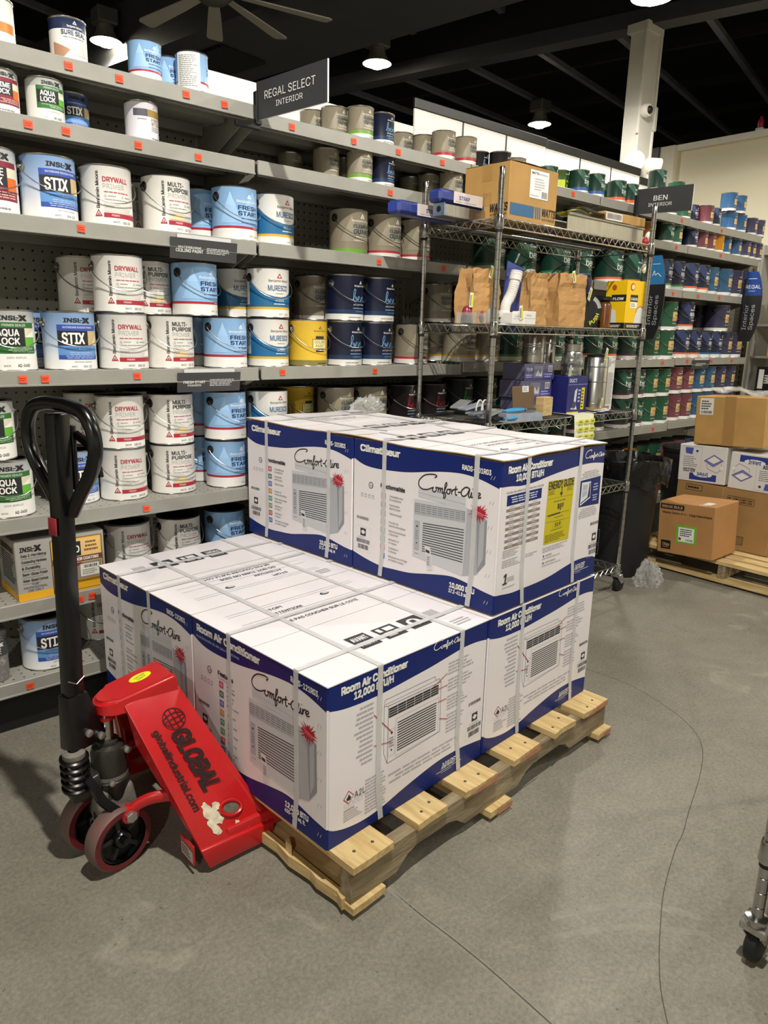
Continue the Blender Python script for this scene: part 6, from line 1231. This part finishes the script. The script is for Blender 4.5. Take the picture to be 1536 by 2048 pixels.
# third shelf down
def purp(P, w, h): P.rect(0,0,w,h*.45,ink('4E4A8C'),1); P.rect(w*.30,h*.12,w*.62,h*.88,ink('6C6F86'),2); P.poly([(w*.36,h*.25),(w*.44,h*.65),(w*.52,h*.35),(w*.58,h*.7),(w*.58,h*.22)],ink('B9BCCB'),3); P.text('Hyde', w*.06,h*.56,h*.22,ink('B9BCE0'),'L',.02,width=w*.2); P.greek(w*.05,h*.14,w*.26,h*.38,2,ink('B9BCE0'),3,rnd=R_); P.rect(w*.78,h*.5,w*.93,h*.88,ink('C9CBD9'),2); P.bars(w*.79,h*.55,w*.92,h*.84,TXB,3,8,R_); P.greek(w*.66,h*.12,w*.94,h*.42,2,ink('9FA3E0'),3,rnd=R_)
M_pur = mat('purple_grey_carton','57556E',.45,noise=.1,nscale=10)
zz = SH[2]
for k, (x, h, lab) in enumerate(((2.755,.083,'lowest purple carton of the stack of three'),(2.745,.083,'middle purple carton of the stack of three'),(2.765,.078,'topmost purple carton under the steel cylinder'))):
    boxthing('small_carton', lab, 'box', x, 2.165, zz, .235, .13, h-.001, M_pur, .02*(k-1), purp, None, None, .002, group='purple cartons stacked on the rack'); zz += h
def cyl(label, x, y, z, r, h, bands=()):
    t = item('steel_cylinder', label, 'cylinder', x, y, z, 0, 'brushed steel cylinders on the rack'); mb = MB(); mb.lathe([(r-.004,0),(r,.002),(r,h-.004),(r-.003,h)], M_steel, 32); mb.build('sleeve', t); mb = MB()
    for q in (.04, h*.55, h-.05): mb.lathe([(r+.0006,q),(r+.0012,q+.002),(r+.0012,q+.006),(r+.0006,q+.008)], M_steel, 32, caps=False)
    mb.build('seam_ring', t); mb = MB(); mb.lathe([(r*.8,h),(r*.82,h+.012),(r*.3,h+.016)], M_matte, 24); mb.build('cap', t); return t
cyl('short brushed steel cylinder on the purple cartons', 2.915, 2.235, zz+.0005, .052, .135)
cyl('tall brushed steel cylinder behind the foil wrapped roll', 3.085, 2.30, SH[2]+.0, .055, .385)
b = cyl('stout brushed steel cylinder beside the white carton', 3.275, 2.115, SH[2], .060, .275); hang_tag(b, -.02, -.066, .29, .2, .3, 1.2); hang_tag(b, -.03, -.07, .05, .2, .4, 1.0)
t = item('foil_roll', 'foil wrapped duct roll on the dark blue carton', 'roll', 3.115, 2.15, SH[2]+.186); mb = MB(); rr = random.Random(4); mb.lathe([(.050,0)]+[(.052+rr.uniform(-.003,.003), .008*i) for i in range(1,14)]+[(.045,.115)], M_clear2 if False else mat('crumpled_foil','A8AAA9',.28,.85,noise=.3,nscale=25,bump=.6,bscale=30), 22); mb.build('foil', t); mb = MB(); mb.lathe([(.046,.114),(.048,.116),(.048,.15),(.04,.152)], M_steel, 20); mb.build('end_collar', t); hang_tag(t, -.05, -.03, .02, .2, .3, 1.1)
def blu(P, w, h): P.rect(0,h*.78,w,h*.80,ink('6C74C4'),1); P.poly([(w*.18,h*.15),(w*.32,h*.2),(w*.36,h*.62),(w*.48,h*.70),(w*.44,h*.3),(w*.52,h*.12)],ink('C9CCD6'),1); P.disc(w*.35,h*.25,.018,ink('3A3D55'),2); P.rect(w*.70,h*.12,w*.86,h*.70,ink('D9C81E'),1); P.greek(w*.72,h*.15,w*.84,h*.66,6,TXB,2,rnd=R_); P.greek(w*.53,h*.3,w*.68,h*.68,4,ink('AEB4E6'),1,rnd=R_); P.text('DUCT',w*.05,h*.85,h*.09,ink('C9CCE6'),'L',.02); P.rect(w*.02,h*.02,w*.6,h*.07,ink('C9B83A'),1)
boxthing('boxed_vent_kit', 'dark blue carton with a yellow strip under the foil roll', 'box', 3.005, 2.085, SH[2], .165, .11, .184, mat('dark_blue_carton','1B2066',.4,noise=.1,nscale=10), .0, blu, None, None, .002)
boxthing('tall_white_carton', 'narrow white carton covered in fine print, right of the cylinders', 'box', 3.385, 2.12, SH[2], .072, .06, .265, mat('white_print_carton','DAD8D2',.5,noise=.04,nscale=10), -.03, lambda P, w, h: (P.greek(w*.12,h*.12,w*.88,h*.74,24,MG,1,rnd=R_,vary=.15), P.rect(w*.2,h*.85,w*.42,h*.92,TXG,1), P.bars(w*.15,h*.03,w*.7,h*.09,TXB,1,14,R_)))
boxthing('brown_board', 'plain brown board with a white tag leaning on the purple cartons', 'cardboard', 2.655, 2.125, SH[2], .165, .008, .145, mat('brown_fibre_board','6B543C',.7,noise=.1,nscale=8), .03, lambda P, w, h: (P.rect(w*.42,h*.80,w*.72,h*.99,ink('D9DCE0'),1), P.greek(w*.46,h*.83,w*.68,h*.96,3,MG,2,rnd=R_)), tilt=-.10)
boxthing('wood_block', 'small pale wooden block between the brown board and blue carton', 'wood block', 2.845, 2.10, SH[2], .075, .05, .09, M_pine, .05)
M_blueh = mat('light_blue_grip','3F93C6',.35,noise=.1,nscale=15)
for k, (x, y, a) in enumerate(((2.52,2.07,-.25),(2.50,2.045,.1))):
    t = item('pliers', ('blue handled pliers, upper pair on the rack','blue handled pliers, lower pair on the rack')[k], 'pliers', x, y, SH[2]+.014+.03*(1-k), a, 'blue handled pliers'); 
    mb = MB(); mb.tube(crom([(0,.008,0),(.05,.016,.004),(.10,.004,.006),(.115,0,.006)],4), [.004+.004*math.sin(PI*min(1,i/10)) for i in range(13)], M_blueh, 10); mb.build('grip', t)
    mb = MB(); mb.tube(crom([(0,-.012,0),(.05,-.018,.004),(.10,-.004,.006),(.115,0,.006)],4), [.004+.004*math.sin(PI*min(1,i/10)) for i in range(13)], M_blueh, 10); mb.build('grip', t); mb = MB(); mb.box(.112,-.012,-.002,.17,.012,.010,M_steel,.004); mb.build('jaw', t)
    mb = MB(); mb.box(-.01,-.03,-.014-.03*(1-k),.19,.03,-.009 if k else -.008,mat('blister_card','9AA3AE',.4,noise=.2,nscale=20)); mb.build('blister_card', t)
t = item('tag_sheet', 'sheet of yellow price stickers draped over the rack shelf edge', 'paper', 2.99, 2.025, SH[2]+.004); mb = MB()
def sheetp(u, v): return (.165*u, .13*(1-v*2.2) if v < .45 else .001-.010*math.sin((v-.45)*3), .002 if v < .45 else -.21*(v-.45)/.55*.62)
mb.grid(sheetp, 4, 20, mat('cream_label_sheet','E6E6C8',.5,noise=.03,nscale=10)); 
for i in range(3):
    for j in range(3):
        x0 = .02+.05*i; z0 = -.042-.036*j; yy = -.0125-.0015*j; mb.add([(x0,yy,z0),(x0+.04,yy,z0),(x0+.04,yy,z0+.020),(x0,yy,z0+.020)], [(0,1,2,3)], ink('D9D944')); mb.add([(x0+.008,yy-.0008,z0+.006),(x0+.032,yy-.0008,z0+.006),(x0+.032,yy-.0008,z0+.013),(x0+.008,yy-.0008,z0+.013)], [(0,1,2,3)], ink('8A8A24'))
mb.build('sheet', t)
t = item('leaflets', 'white leaflets and small packs before the stout cylinder', 'paper', 3.20, 2.055, SH[2])
for k in range(4): mb = MB(); rr = random.Random(k+7); T = rotz(rr.uniform(-.5,.5)) @ Matrix.Rotation(rr.uniform(-.12,.12),4,'Y'); mb.box(.0,.0,.002+.006*k,.11,.06,.006+.006*k,(ink('DADAD6'),ink('23295E'),ink('E6E4DC'),M_kraft)[k]); mb.v = [tuple(T @ Vector(v)) for v in mb.v]; mb.build('leaflet', t)
t = item('tool_packs', 'dark clear packs of tools on the left of the lowest visible rack shelf', 'tools', 2.40, 2.08, SH[2])
for k in range(7):
    mb = MB(); rr = random.Random(k+70); T = Matrix.Translation((.01+rr.uniform(0,.06),.02+.03*k,.004+.006*k)) @ rotz(rr.uniform(-.5,.5)) @ Matrix.Rotation(rr.uniform(-.18,-.02),4,'Y'); mb.box(0,-.03,0,.15,.03,.010,(mat('dark_tool','24262B',.4,.3,noise=.4,nscale=20),M_clear2,ink('4E5A6E'),M_clear2,mat('dark_tool','24262B',.4),ink('8A93A0'),M_clear2)[k],.003); mb.v = [tuple(T @ Vector(v)) for v in mb.v]; mb.build('pack', t)
for k in range(2): mb = MB(); mb.tube([(.0+.035*k+.022*math.cos(PI*i/10), .03, .05+.045*math.sin(PI*i/10)) for i in range(11)], .0035, M_wp, 8); mb.build('cable_clip', t)
mb = MB(); mb.box(.15,.20,.0,.52,.33,.018,mat('dark_tool_case','1B1C20',.5,noise=.2,nscale=12),.005); mb.build('case', t)
# ------------------------------------------------------------------ right side: bins, second pallet, stacked cartons
M_bin = mat('black_bin_plastic','17181A',.5,noise=.3,nscale=12,bump=.03,bscale=40); M_liner = mat('glossy_black_liner','0C0C0D',.18,noise=.3,nscale=10,bump=.5,bscale=14)
def bin_(label, x, y, r0, r1, h, liner=False, z=0):
    t = thing('trash_can', label, 'trash can', (x,y,z)); mb = MB(); mb.lathe([(r0-.01,0),(r0,.006),(r0+(r1-r0)*.9,h*.88),(r1,h*.90),(r1+.004,h*.93),(r1,h*.955),(r1+.008,h*.965),(r1+.010,h),(r1-.002,h),(r1-.012,h*.9),(r0-.012,.02)], M_bin, 40, caps=False); mb.lathe([(r0-.01,.0),(.002,.0)], M_bin, 40, caps=False); mb.lathe([(.002,.022),(r0-.012,.02)], M_bin, 40, caps=False); mb.build('bin_body', t)
    if liner:
        mb = MB(); rr = random.Random(3); n = 48; rows = [(r1*.72,h*.70),(r1-.02,h*.93),(r1+.002,h+.012),(r1+.020,h+.006),(r1+.026,h*.95),(r1+.020,h*.86),(r1+.024,h*.80)]
        vs = []
        for k, (r, z_) in enumerate(rows):
            for i in range(n):
                a = 2*PI*i/n; f = .010*math.sin(9*a+k)+.007*math.sin(23*a+2*k)+rr.uniform(-.004,.004); ex = .05*max(0,math.cos(a+.35))**6 if k > 2 else 0
                vs.append(((r+f+ex)*math.cos(a),(r+f+ex)*math.sin(a),z_+(.02*math.sin(7*a+k) if k > 3 else .006*math.sin(5*a))-(ex*.5)))
        mb.add(vs, [(k*n+i,k*n+(i+1)%n,(k+1)*n+(i+1)%n,(k+1)*n+i) for k in range(len(rows)-1) for i in range(n)], M_liner, True); mb.build('bag_liner', t)
    return t
bin_('black trash can with a glossy bag liner behind the wire rack', 3.905, 2.255, .165, .205, .70, True)
b = bin_('black trash can with a red label beside the stacked white cartons', 4.80, 2.30, .145, .175, .68)
mb = MB(); P = Print(mb, lambda u, v, h: cyl_map(.168)(u, v, h), strip=.02); P.rect(-.05,.46,.03,.62,ink('B5402E'),1); P.rect(-.05,.46,.03,.49,ink('DAD6CE'),2); P.text('BRUTE',-.01,.590,.016,NW,'C',.03,width=.06,layer=3); P.rect(-.005,.50,.02,.56,ink('2A1A18'),2); P.greek(-.045,.50,-.01,.58,6,ink('E3B0A4'),2,rnd=R_)
T = rotz(-1.05); mb.v = [tuple(T @ Vector(v)) for v in mb.v]; mb.build('red_label', b)
# pallet of stock
pal2 = thing('wooden_pallet', 'pale wooden pallet under the brown and white stock cartons at right', 'pallet', (4.14, 1.00, 0), 0)
for k, x in enumerate((.0,.115,.225,.335,.445)):
    pallet_board('deck_board', pal2, x, x+.085, 0, 1.30, .120, .139, M_pine, rnd) 
for y in (1.25,.70,.03):
    mb = MB(); mb.box(.005, y, .036, .525, y+.042, .119, M_oldw, .003); mb.build('stringer', pal2)
for x in (-.004,.44): pallet_board('bottom_board', pal2, x, x+.09, 0, 1.30, .014, .0355, M_pine, rnd, None, False)
mb = MB()
for y in (.03,.70,1.25): mb.box(.02,y,.0003,.07,y+.04,.0138,M_oldw); mb.box(.45,y,.0003,.50,y+.04,.0138,M_oldw)
mb.build('floor_cleat', pal2)
def leftbox(name, label, x, y0, y1, z, d, h, m, draw, tilt=0.0, top=None, part='carton_body'):
    """carton whose printed face looks to -X; y1 is its left edge in view"""
    t = thing(name, label, 'box', (x, (y0+y1)/2, z)); w = y1-y0; mb = MB(); mb.box(0,-w/2,0,d,w/2,h,m,.004); P = Print(mb, flat_left(0, w/2, 0)); draw(P, w, h)
    if top: top(Print(mb, lambda u, v, q: (u, w/2-v, h+q)), d, w)
    if tilt: T = Matrix.Rotation(tilt,4,'X'); mb.v = [tuple(T @ Vector(v)) for v in mb.v]
    mb.build(part, t)
    mb = MB(); mb.box(.004,-.0015,h-.001,d-.004,.0015,h+.0008,M_kraft_in); 
    if tilt: mb.v = [tuple(T @ Vector(v)) for v in mb.v]
    mb.build('flap_seam', t); return t
def bb(P, w, h):
    P.rect(w*.03,h*.855,w*.46,h*.955,NB,1); P.text('BREAK BULK', w*.245,h*.88,h*.05,ink('B58D60'),'C',.03,width=w*.38,layer=2); P.text('Master Carton of 6 - 18ga StakeStaple', w*.07,h*.775,h*.038,NB,'L',.02,width=w*.88); P.rect(w*.34,h*.24,w*.70,h*.58,ink('6CB52C'),1); P.rect(w*.38,h*.27,w*.66,h*.54,ink('E6E8E4'),2); P.greek(w*.41,h*.37,w*.64,h*.52,4,TXB,3,rnd=R_); P.disc(w*.41,h*.32,.009,ink('A82A2E'),3); P.bars(w*.52,h*.29,w*.64,h*.33,TXB,3,10,R_); P.rect(w*.07,h*.08,w*.25,h*.25,NB,1); P.text('18ga', w*.16,h*.15,h*.05,ink('B58D60'),'C',.03,width=w*.13,layer=2); P.greek(w*.1,h*.11,w*.22,h*.13,1,ink('B58D60'),2,rnd=R_)
leftbox('stock_carton', 'orange-brown carton lettered break bulk at the front of the stock pallet', 4.065, 1.745, 2.085, .141, .30, .315, mat('orange_brown_cardboard','B0804C',.7,noise=.10,nscale=6,bump=.05,bscale=50), bb, -.06, lambda P, d, w: (P.rect(d*.12,w*.72,d*.38,w*.86,ink('E0DDD4'),1), P.rect(d*.02,w*.70,d*.06,w*.84,ink('E0DDD4'),1)))
def bigc(P, w, h):
    P.rect(w*.495,0,w*.505,h,M_kraft_in,1)
    for q in range(4): P.frame(w*(.55+.07*q),h*.76,w*(.61+.07*q),h*.88,.0025,NB,1); P.greek(w*(.56+.07*q),h*.78,w*(.60+.07*q),h*.86,2,NB,2,rnd=R_)
    P.frame(w*.52,h*.10,w*.76,h*.24,.003,NB,1)
    for q in range(8): P.frame(w*(.535+.028*q),h*.12,w*(.553+.028*q),h*.22,.002,NB,2)
    P.frame(w*.10,h*.86,w*.28,h*.96,.003,NB,1); P.greek(w*.12,h*.88,w*.26,h*.94,1,NB,2,rnd=R_)
leftbox('stock_carton', 'largest brown carton under the two white fan cartons', 4.445, 1.60, 2.195, .141, .24, .375, M_kraftd, bigc)
def fan_(flip):
    def d(P, w, h):
        X = (lambda v: w*v) if not flip else (lambda v: w*(1-v)); Zz = (lambda v: h*v) if not flip else (lambda v: h*(1-v))
        pl = lambda L, m, l=1: P.poly([(X(a),Zz(b)) for a,b in L], m, l)
        BI = ink('2A3A86'); r = 0 if flip else PI
        pl([(.25,.06),(.82,.06),(.82,.24),(.25,.24)], BI); 
        P.poly([(X(.53)+w*.20*math.cos(i*.35), Zz(.22)+h*.075*math.sin(i*.35)) for i in range(18)], ink('DDDAD6'), 2); P.text('InVent', X(.53), Zz(.22)+(-.012 if flip else .012), .024, BI, 'C', .03, width=w*.24, rot=r, layer=3)
        for a, b in (((.48,.30),(.48,.95)),((.06,.48),(.48,.48)) if False else ((.06,.95),(.48,.95))): P.line((X(a[0]),Zz(a[1])),(X(b[0]),Zz(b[1])),.0012,MG,1)
        P.text('ASLC50', X(.24), Zz(.36), .022, NB, 'C', .03, width=w*.26, rot=r)
        for i in range(6): P.greek(min(X(.10),X(.42)),Zz(.42+.05*i)-.003,max(X(.10),X(.42)),Zz(.42+.05*i)+.003,1,TXB,1,rnd=R_)
        pl([(.14,.76),(.28,.74),(.30,.92),(.12,.92)], ink('4A56A0')); P.disc(X(.38),Zz(.84),.008,BI)
        pl([(.54,.60),(.74,.78),(.94,.64),(.74,.46)], ink('6E74A8'),1); pl([(.60,.62),(.74,.745),(.88,.645),(.74,.54)], ink('DDDAD6'),2)
        for a, b in (((.54,.60),(.74,.78)),((.74,.78),(.94,.64)),((.94,.64),(.74,.46)),((.74,.46),(.54,.60)),((.60,.52),(.62,.40)),((.62,.40),(.82,.30)),((.82,.30),(.90,.40)),((.90,.40),(.90,.56))): P.line((X(a[0]),Zz(a[1])),(X(b[0]),Zz(b[1])),.0018,ink('3A3F6E'),3)
        P.disc(X(.92),Zz(.44),.016,ink('C9C8C6'),3); P.disc(X(.92),Zz(.44),.012,ink('DDDAD6'),4)
    return d
M_wbox = mat('white_fan_carton','D2CFCB',.6,noise=.05,nscale=6)
leftbox('fan_carton', 'white fan carton printed upside down beside the red labelled bin', 4.44, 1.895, 2.195, .520, .24, .232, M_wbox, fan_(False), -.035)
leftbox('fan_carton', 'white fan carton with its blue panel at the top, at the right edge', 4.44, 1.575, 1.878, .518, .24, .222, M_wbox, fan_(True), .0)
def topc(P, w, h): P.rect(w*.06,h*.62,w*.26,h*.96,ink('D9D6CE'),1); P.greek(w*.08,h*.72,w*.24,h*.92,4,TXB,2,rnd=R_); P.bars(w*.08,h*.645,w*.24,h*.70,TXB,2,14,R_); P.rect(w*.42,0,w*.58,h,ink('A07A48'),1)
leftbox('stock_carton', 'plain brown carton with a white shipping label topping the stack', 4.44, 1.70, 2.12, .767, .25, .295, M_kraft, topc, -.05)
t = thing('loose_film', 'torn clear film lying over the topmost brown carton', 'plastic film', (4.45, 1.72, 1.066)); mb = MB(); rr = random.Random(8); mb.grid(lambda u, v: (.22*v, -.08+.42*u, .012+.016*u+.020*math.sin(u*13+v*5)*math.sin(v*9+1)+rr.uniform(0,.008)), 18, 10, M_clear2, False); mb.build('film', t)
# crumpled clear plastic
def crumple(label, x, y, z, rx, ry, rz_, seed, name='clear_wrap', cat='plastic wrap'):
    t = thing(name, label, cat, (x,y,z)); rr = random.Random(seed); nu, nv = 40, 18; ph = [rr.uniform(0,6) for _ in range(6)]
    def f(u, v):
        a = 2*PI*u; b = PI*.5*v; k = 1+.10*math.sin(5*a+ph[0]+4*v)+.11*math.sin(9*a+ph[1])*math.sin(9*b+ph[2])+.09*math.sin(17*a+ph[3]+11*b)+rr.uniform(-.05,.05)
        return (rx*k*math.cos(a)*math.cos(b*.96), ry*k*math.sin(a)*math.cos(b*.96), max(.001, rz_*k*math.sin(b)*(1+.12*math.sin(6*a+ph[4]))))
    mb = MB(); mb.grid(f, nu, nv, M_clear2, False); mb.build('film', t); return t
crumple('heap of clear air pillows on the floor between bin and stock pallet', 4.06, 2.405, .002, .13, .10, .21, 5, 'air_pillows', 'packing')
crumple('smaller heap of clear air pillows nearer the wire rack', 3.80, 1.985, .002, .001+.085, .07, .12, 6, 'air_pillows', 'packing')
crumple('wad of clear wrap behind the left upper carton on the sixth shelf', 1.56, 2.535, .4765, .055, .032, .12, 7)
crumple('low dome of clear wrap on the back of the left upper carton', 2.00, 2.395, 1.058, .085, .035, .052, 9)
# shelf goods at the lower left
def kit(P, w, h):
    Yk = ink('E2A824'); P.rect(0,0,w,h*.13,Yk,1); P.greek(w*.45,h*.04,w*.9,h*.075,1,ink('6E5210'),2,rnd=R_); P.rect(w*.38,h*.02,w*.97,h*.93,NB,1); P.rect(w*.388,h*.03,w*.962,h*.92,Yk,2); P.rect(w*.41,h*.20,w*.95,h*.90,ink('E6BE7A'),3)
    P.rect(w*.41,h*.61,w*.72,h*.86,NB,4); P.text('GUARD', w*.705,h*.67,h*.115,NW,'R',.03,width=w*.26,layer=5); P.greek(w*.75,h*.66,w*.93,h*.86,3,ink('7A5A2A'),4,'C',rnd=R_); P.rect(w*.39,h*.50,w*.96,h*.60,ink('6E4430'),4); P.text('GARAGE FLOOR COATING', w*.92,h*.525,h*.05,NW,'R',.03,width=w*.48,layer=5)
    P.rect(w*.41,h*.20,w*.95,h*.49,ink('8A8078'),4); P.poly([(w*.41,h*.30),(w*.66,h*.42),(w*.74,h*.49),(w*.41,h*.49)],ink('7A2A2E'),5); P.disc(w*.50,h*.375,.013,ink('1C1C1E'),6,16); P.disc(w*.50,h*.375,.009,ink('B9B9BC'),7,12); P.rect(w*.70,h*.235,w*.92,h*.45,ink('DAD8CC'),6); P.bars(w*.74,h*.38,w*.90,h*.43,TXB,7,12,R_); P.greek(w*.72,h*.26,w*.9,h*.36,3,MG,7,rnd=R_)
    P.rect(w*.41,h*.145,w*.95,h*.19,ink('8A6414'),4)
    insl(P, w*.05, h*.82, w*.24, h*.075)
    for k, s in enumerate(('Easy 2-Part Mixing','Outstanding Hardness','& Durability','Semi-Gloss Finish','Water-Based Formula')): z = h*(.735-.105*k); P.text(s, w*.06, z, h*.042, NB, 'L', .02, width=w*(.2 if k == 2 else .27)); P.greek(w*.06,z-h*.045,w*.34,z-h*.015,1,MG,2,rnd=R_)
    for k, s in enumerate(('FOR','PROFESSIONAL','USE ONLY')): P.text(s, w*.19, h*(.245-.05*k), h*.035, NB, 'C', .01)
boxthing('coating_kit', 'silver and yellow garage floor coating kit on the sixth shelf', 'box', .600, 2.522, .4755, .295, .21, .208, mat('silver_grey_carton','A9A7A1',.4,.1,noise=.06,nscale=8), .0, kit, lambda P, d, h: (P.rect(0,0,d,h*.13,ink('E2A824'),1), P.greek(d*.2,h*.25,d*.95,h*.75,12,TXB,1,rnd=R_), P.rect(d*.2,h*.78,d*.9,h*.88,ink('4A3A22'),1)))
t = thing('flake_jar', 'clear jar of red and grey decorative flakes on the bottom shelf', 'jar', (.520, 2.575, .2005)); mb = MB(); mb.lathe([(.034,0),(.040,.004),(.040,.150),(.036,.158)], mat('clear_jar','C9CCCB',.1,alpha=.30,spec=.9,noise=.04), 28); mb.build('jar_body', t)
def flake_mat():
    m = bpy.data.materials.new('mixed_flakes'); m.use_nodes = True; nt = m.node_tree; N = nt.nodes; L = nt.links; tc = N.new('ShaderNodeTexCoord'); v = N.new('ShaderNodeTexVoronoi'); v.inputs['Scale'].default_value = 130; L.new(tc.outputs['Object'], v.inputs['Vector']); r = N.new('ShaderNodeValToRGB'); r.color_ramp.interpolation = 'CONSTANT'
    for p, c in ((.25,'3A1A1C'),(.45,'8A7A74'),(.65,'6A3034'),(.8,'C9BDB4')): e = r.color_ramp.elements.new(p); e.color = (*hexc(c),1)
    r.color_ramp.elements[0].color = (*hexc('5E3A3C'),1); L.new(v.outputs['Color'], r.inputs['Fac']); L.new(r.outputs['Color'], N['Principled BSDF'].inputs['Base Color']); return m
mb = MB(); mb.lathe([(.036,.004),(.0375,.006),(.0375,.135),(.02,.140)], flake_mat(), 24); tag(mb.build('flakes', t), kind='stuff')
mb = MB(); mb.lathe([(.038,.156),(.042,.158),(.042,.178),(.038,.182)], mat('grey_jar_lid','7E7F7C',.35,.3,noise=.1), 28); mb.build('lid', t); mb = MB(); P = Print(mb, cyl_map(.0405), strip=.012); P.rect(-.05,.095,.05,.150,ink('4A4A4C'),1); insl(P,-.022,.130,.045,.010,NW); P.greek(-.03,.10,.03,.125,3,NW,2,rnd=R_); mb.build('label', t)
# cream stock shelves beside the partition
t = thing('stock_shelf', 'cream stock shelf against the partition at the far right edge', 'shelves', (6.50, 1.55, 0)); mb = MB(); mb.box(0,1.16,0,.36,1.185,2.16,mat('grey_end_panel','A3A198',.5,noise=.06,nscale=8)); mb.build('end_panel', t); mb = MB(); mb.box(0,0,0,.36,.02,2.16,M_cream); mb.build('end_panel', t)
for z in (.45,.98,1.27,1.53,2.10): mb = MB(); mb.box(0,.02,z-.02,.36,1.16,z,M_lip,.003); mb.build('shelf', t)
for k, (y, z, w, h, c, lab, nm) in enumerate(((2.50,.98,.14,.20,'17171A','black and white package on the lower cream shelf','stock_package'),(2.46,1.27,.12,.19,'D8A81C','yellow package on the middle cream shelf','stock_package'),(2.48,1.53,.10,.24,'CFCCC2','bundle of white papers on the upper cream shelf','paper_bundle'),(2.40,1.53,.07,.42,'C98F3A','tall amber board behind the white papers','stock_board'))):
    x = 6.51 if k < 3 else 6.60
    q = thing(nm, lab, 'package', (x, y, z+.0005), 0); mb = MB(); mb.box(0,0,0,.10,w,h,ink(c),.003); P = Print(mb, flat_left(0,w,0)); P.rect(w*.15,h*.1,w*.45,h*.9,ink('E3E1DA'),1); P.greek(w*.5,h*.3,w*.9,h*.7,4,ink('E3E1DA') if k == 0 else TXB,1,rnd=R_); mb.build('pack_body', q); mb = MB(); mb.box(-.002,w*.2,h*.35,-.0004,w*.4,h*.6,ink('B9B7AF')); mb.build('sticker', q)
q = thing('red_tape_gun', 'small red and white object on top of the cream partition', 'tool', (6.98, 3.09, 3.1505)); mb = MB(); mb.box(-.03,-.03,0,.03,.03,.04,NW,.005); mb.build('base', q); mb = MB(); mb.lathe([(.02,.04),(.025,.05),(.025,.10),(.012,.115),(.012,.13)], ink('A8222C'), 16); mb.build('bottle', q)
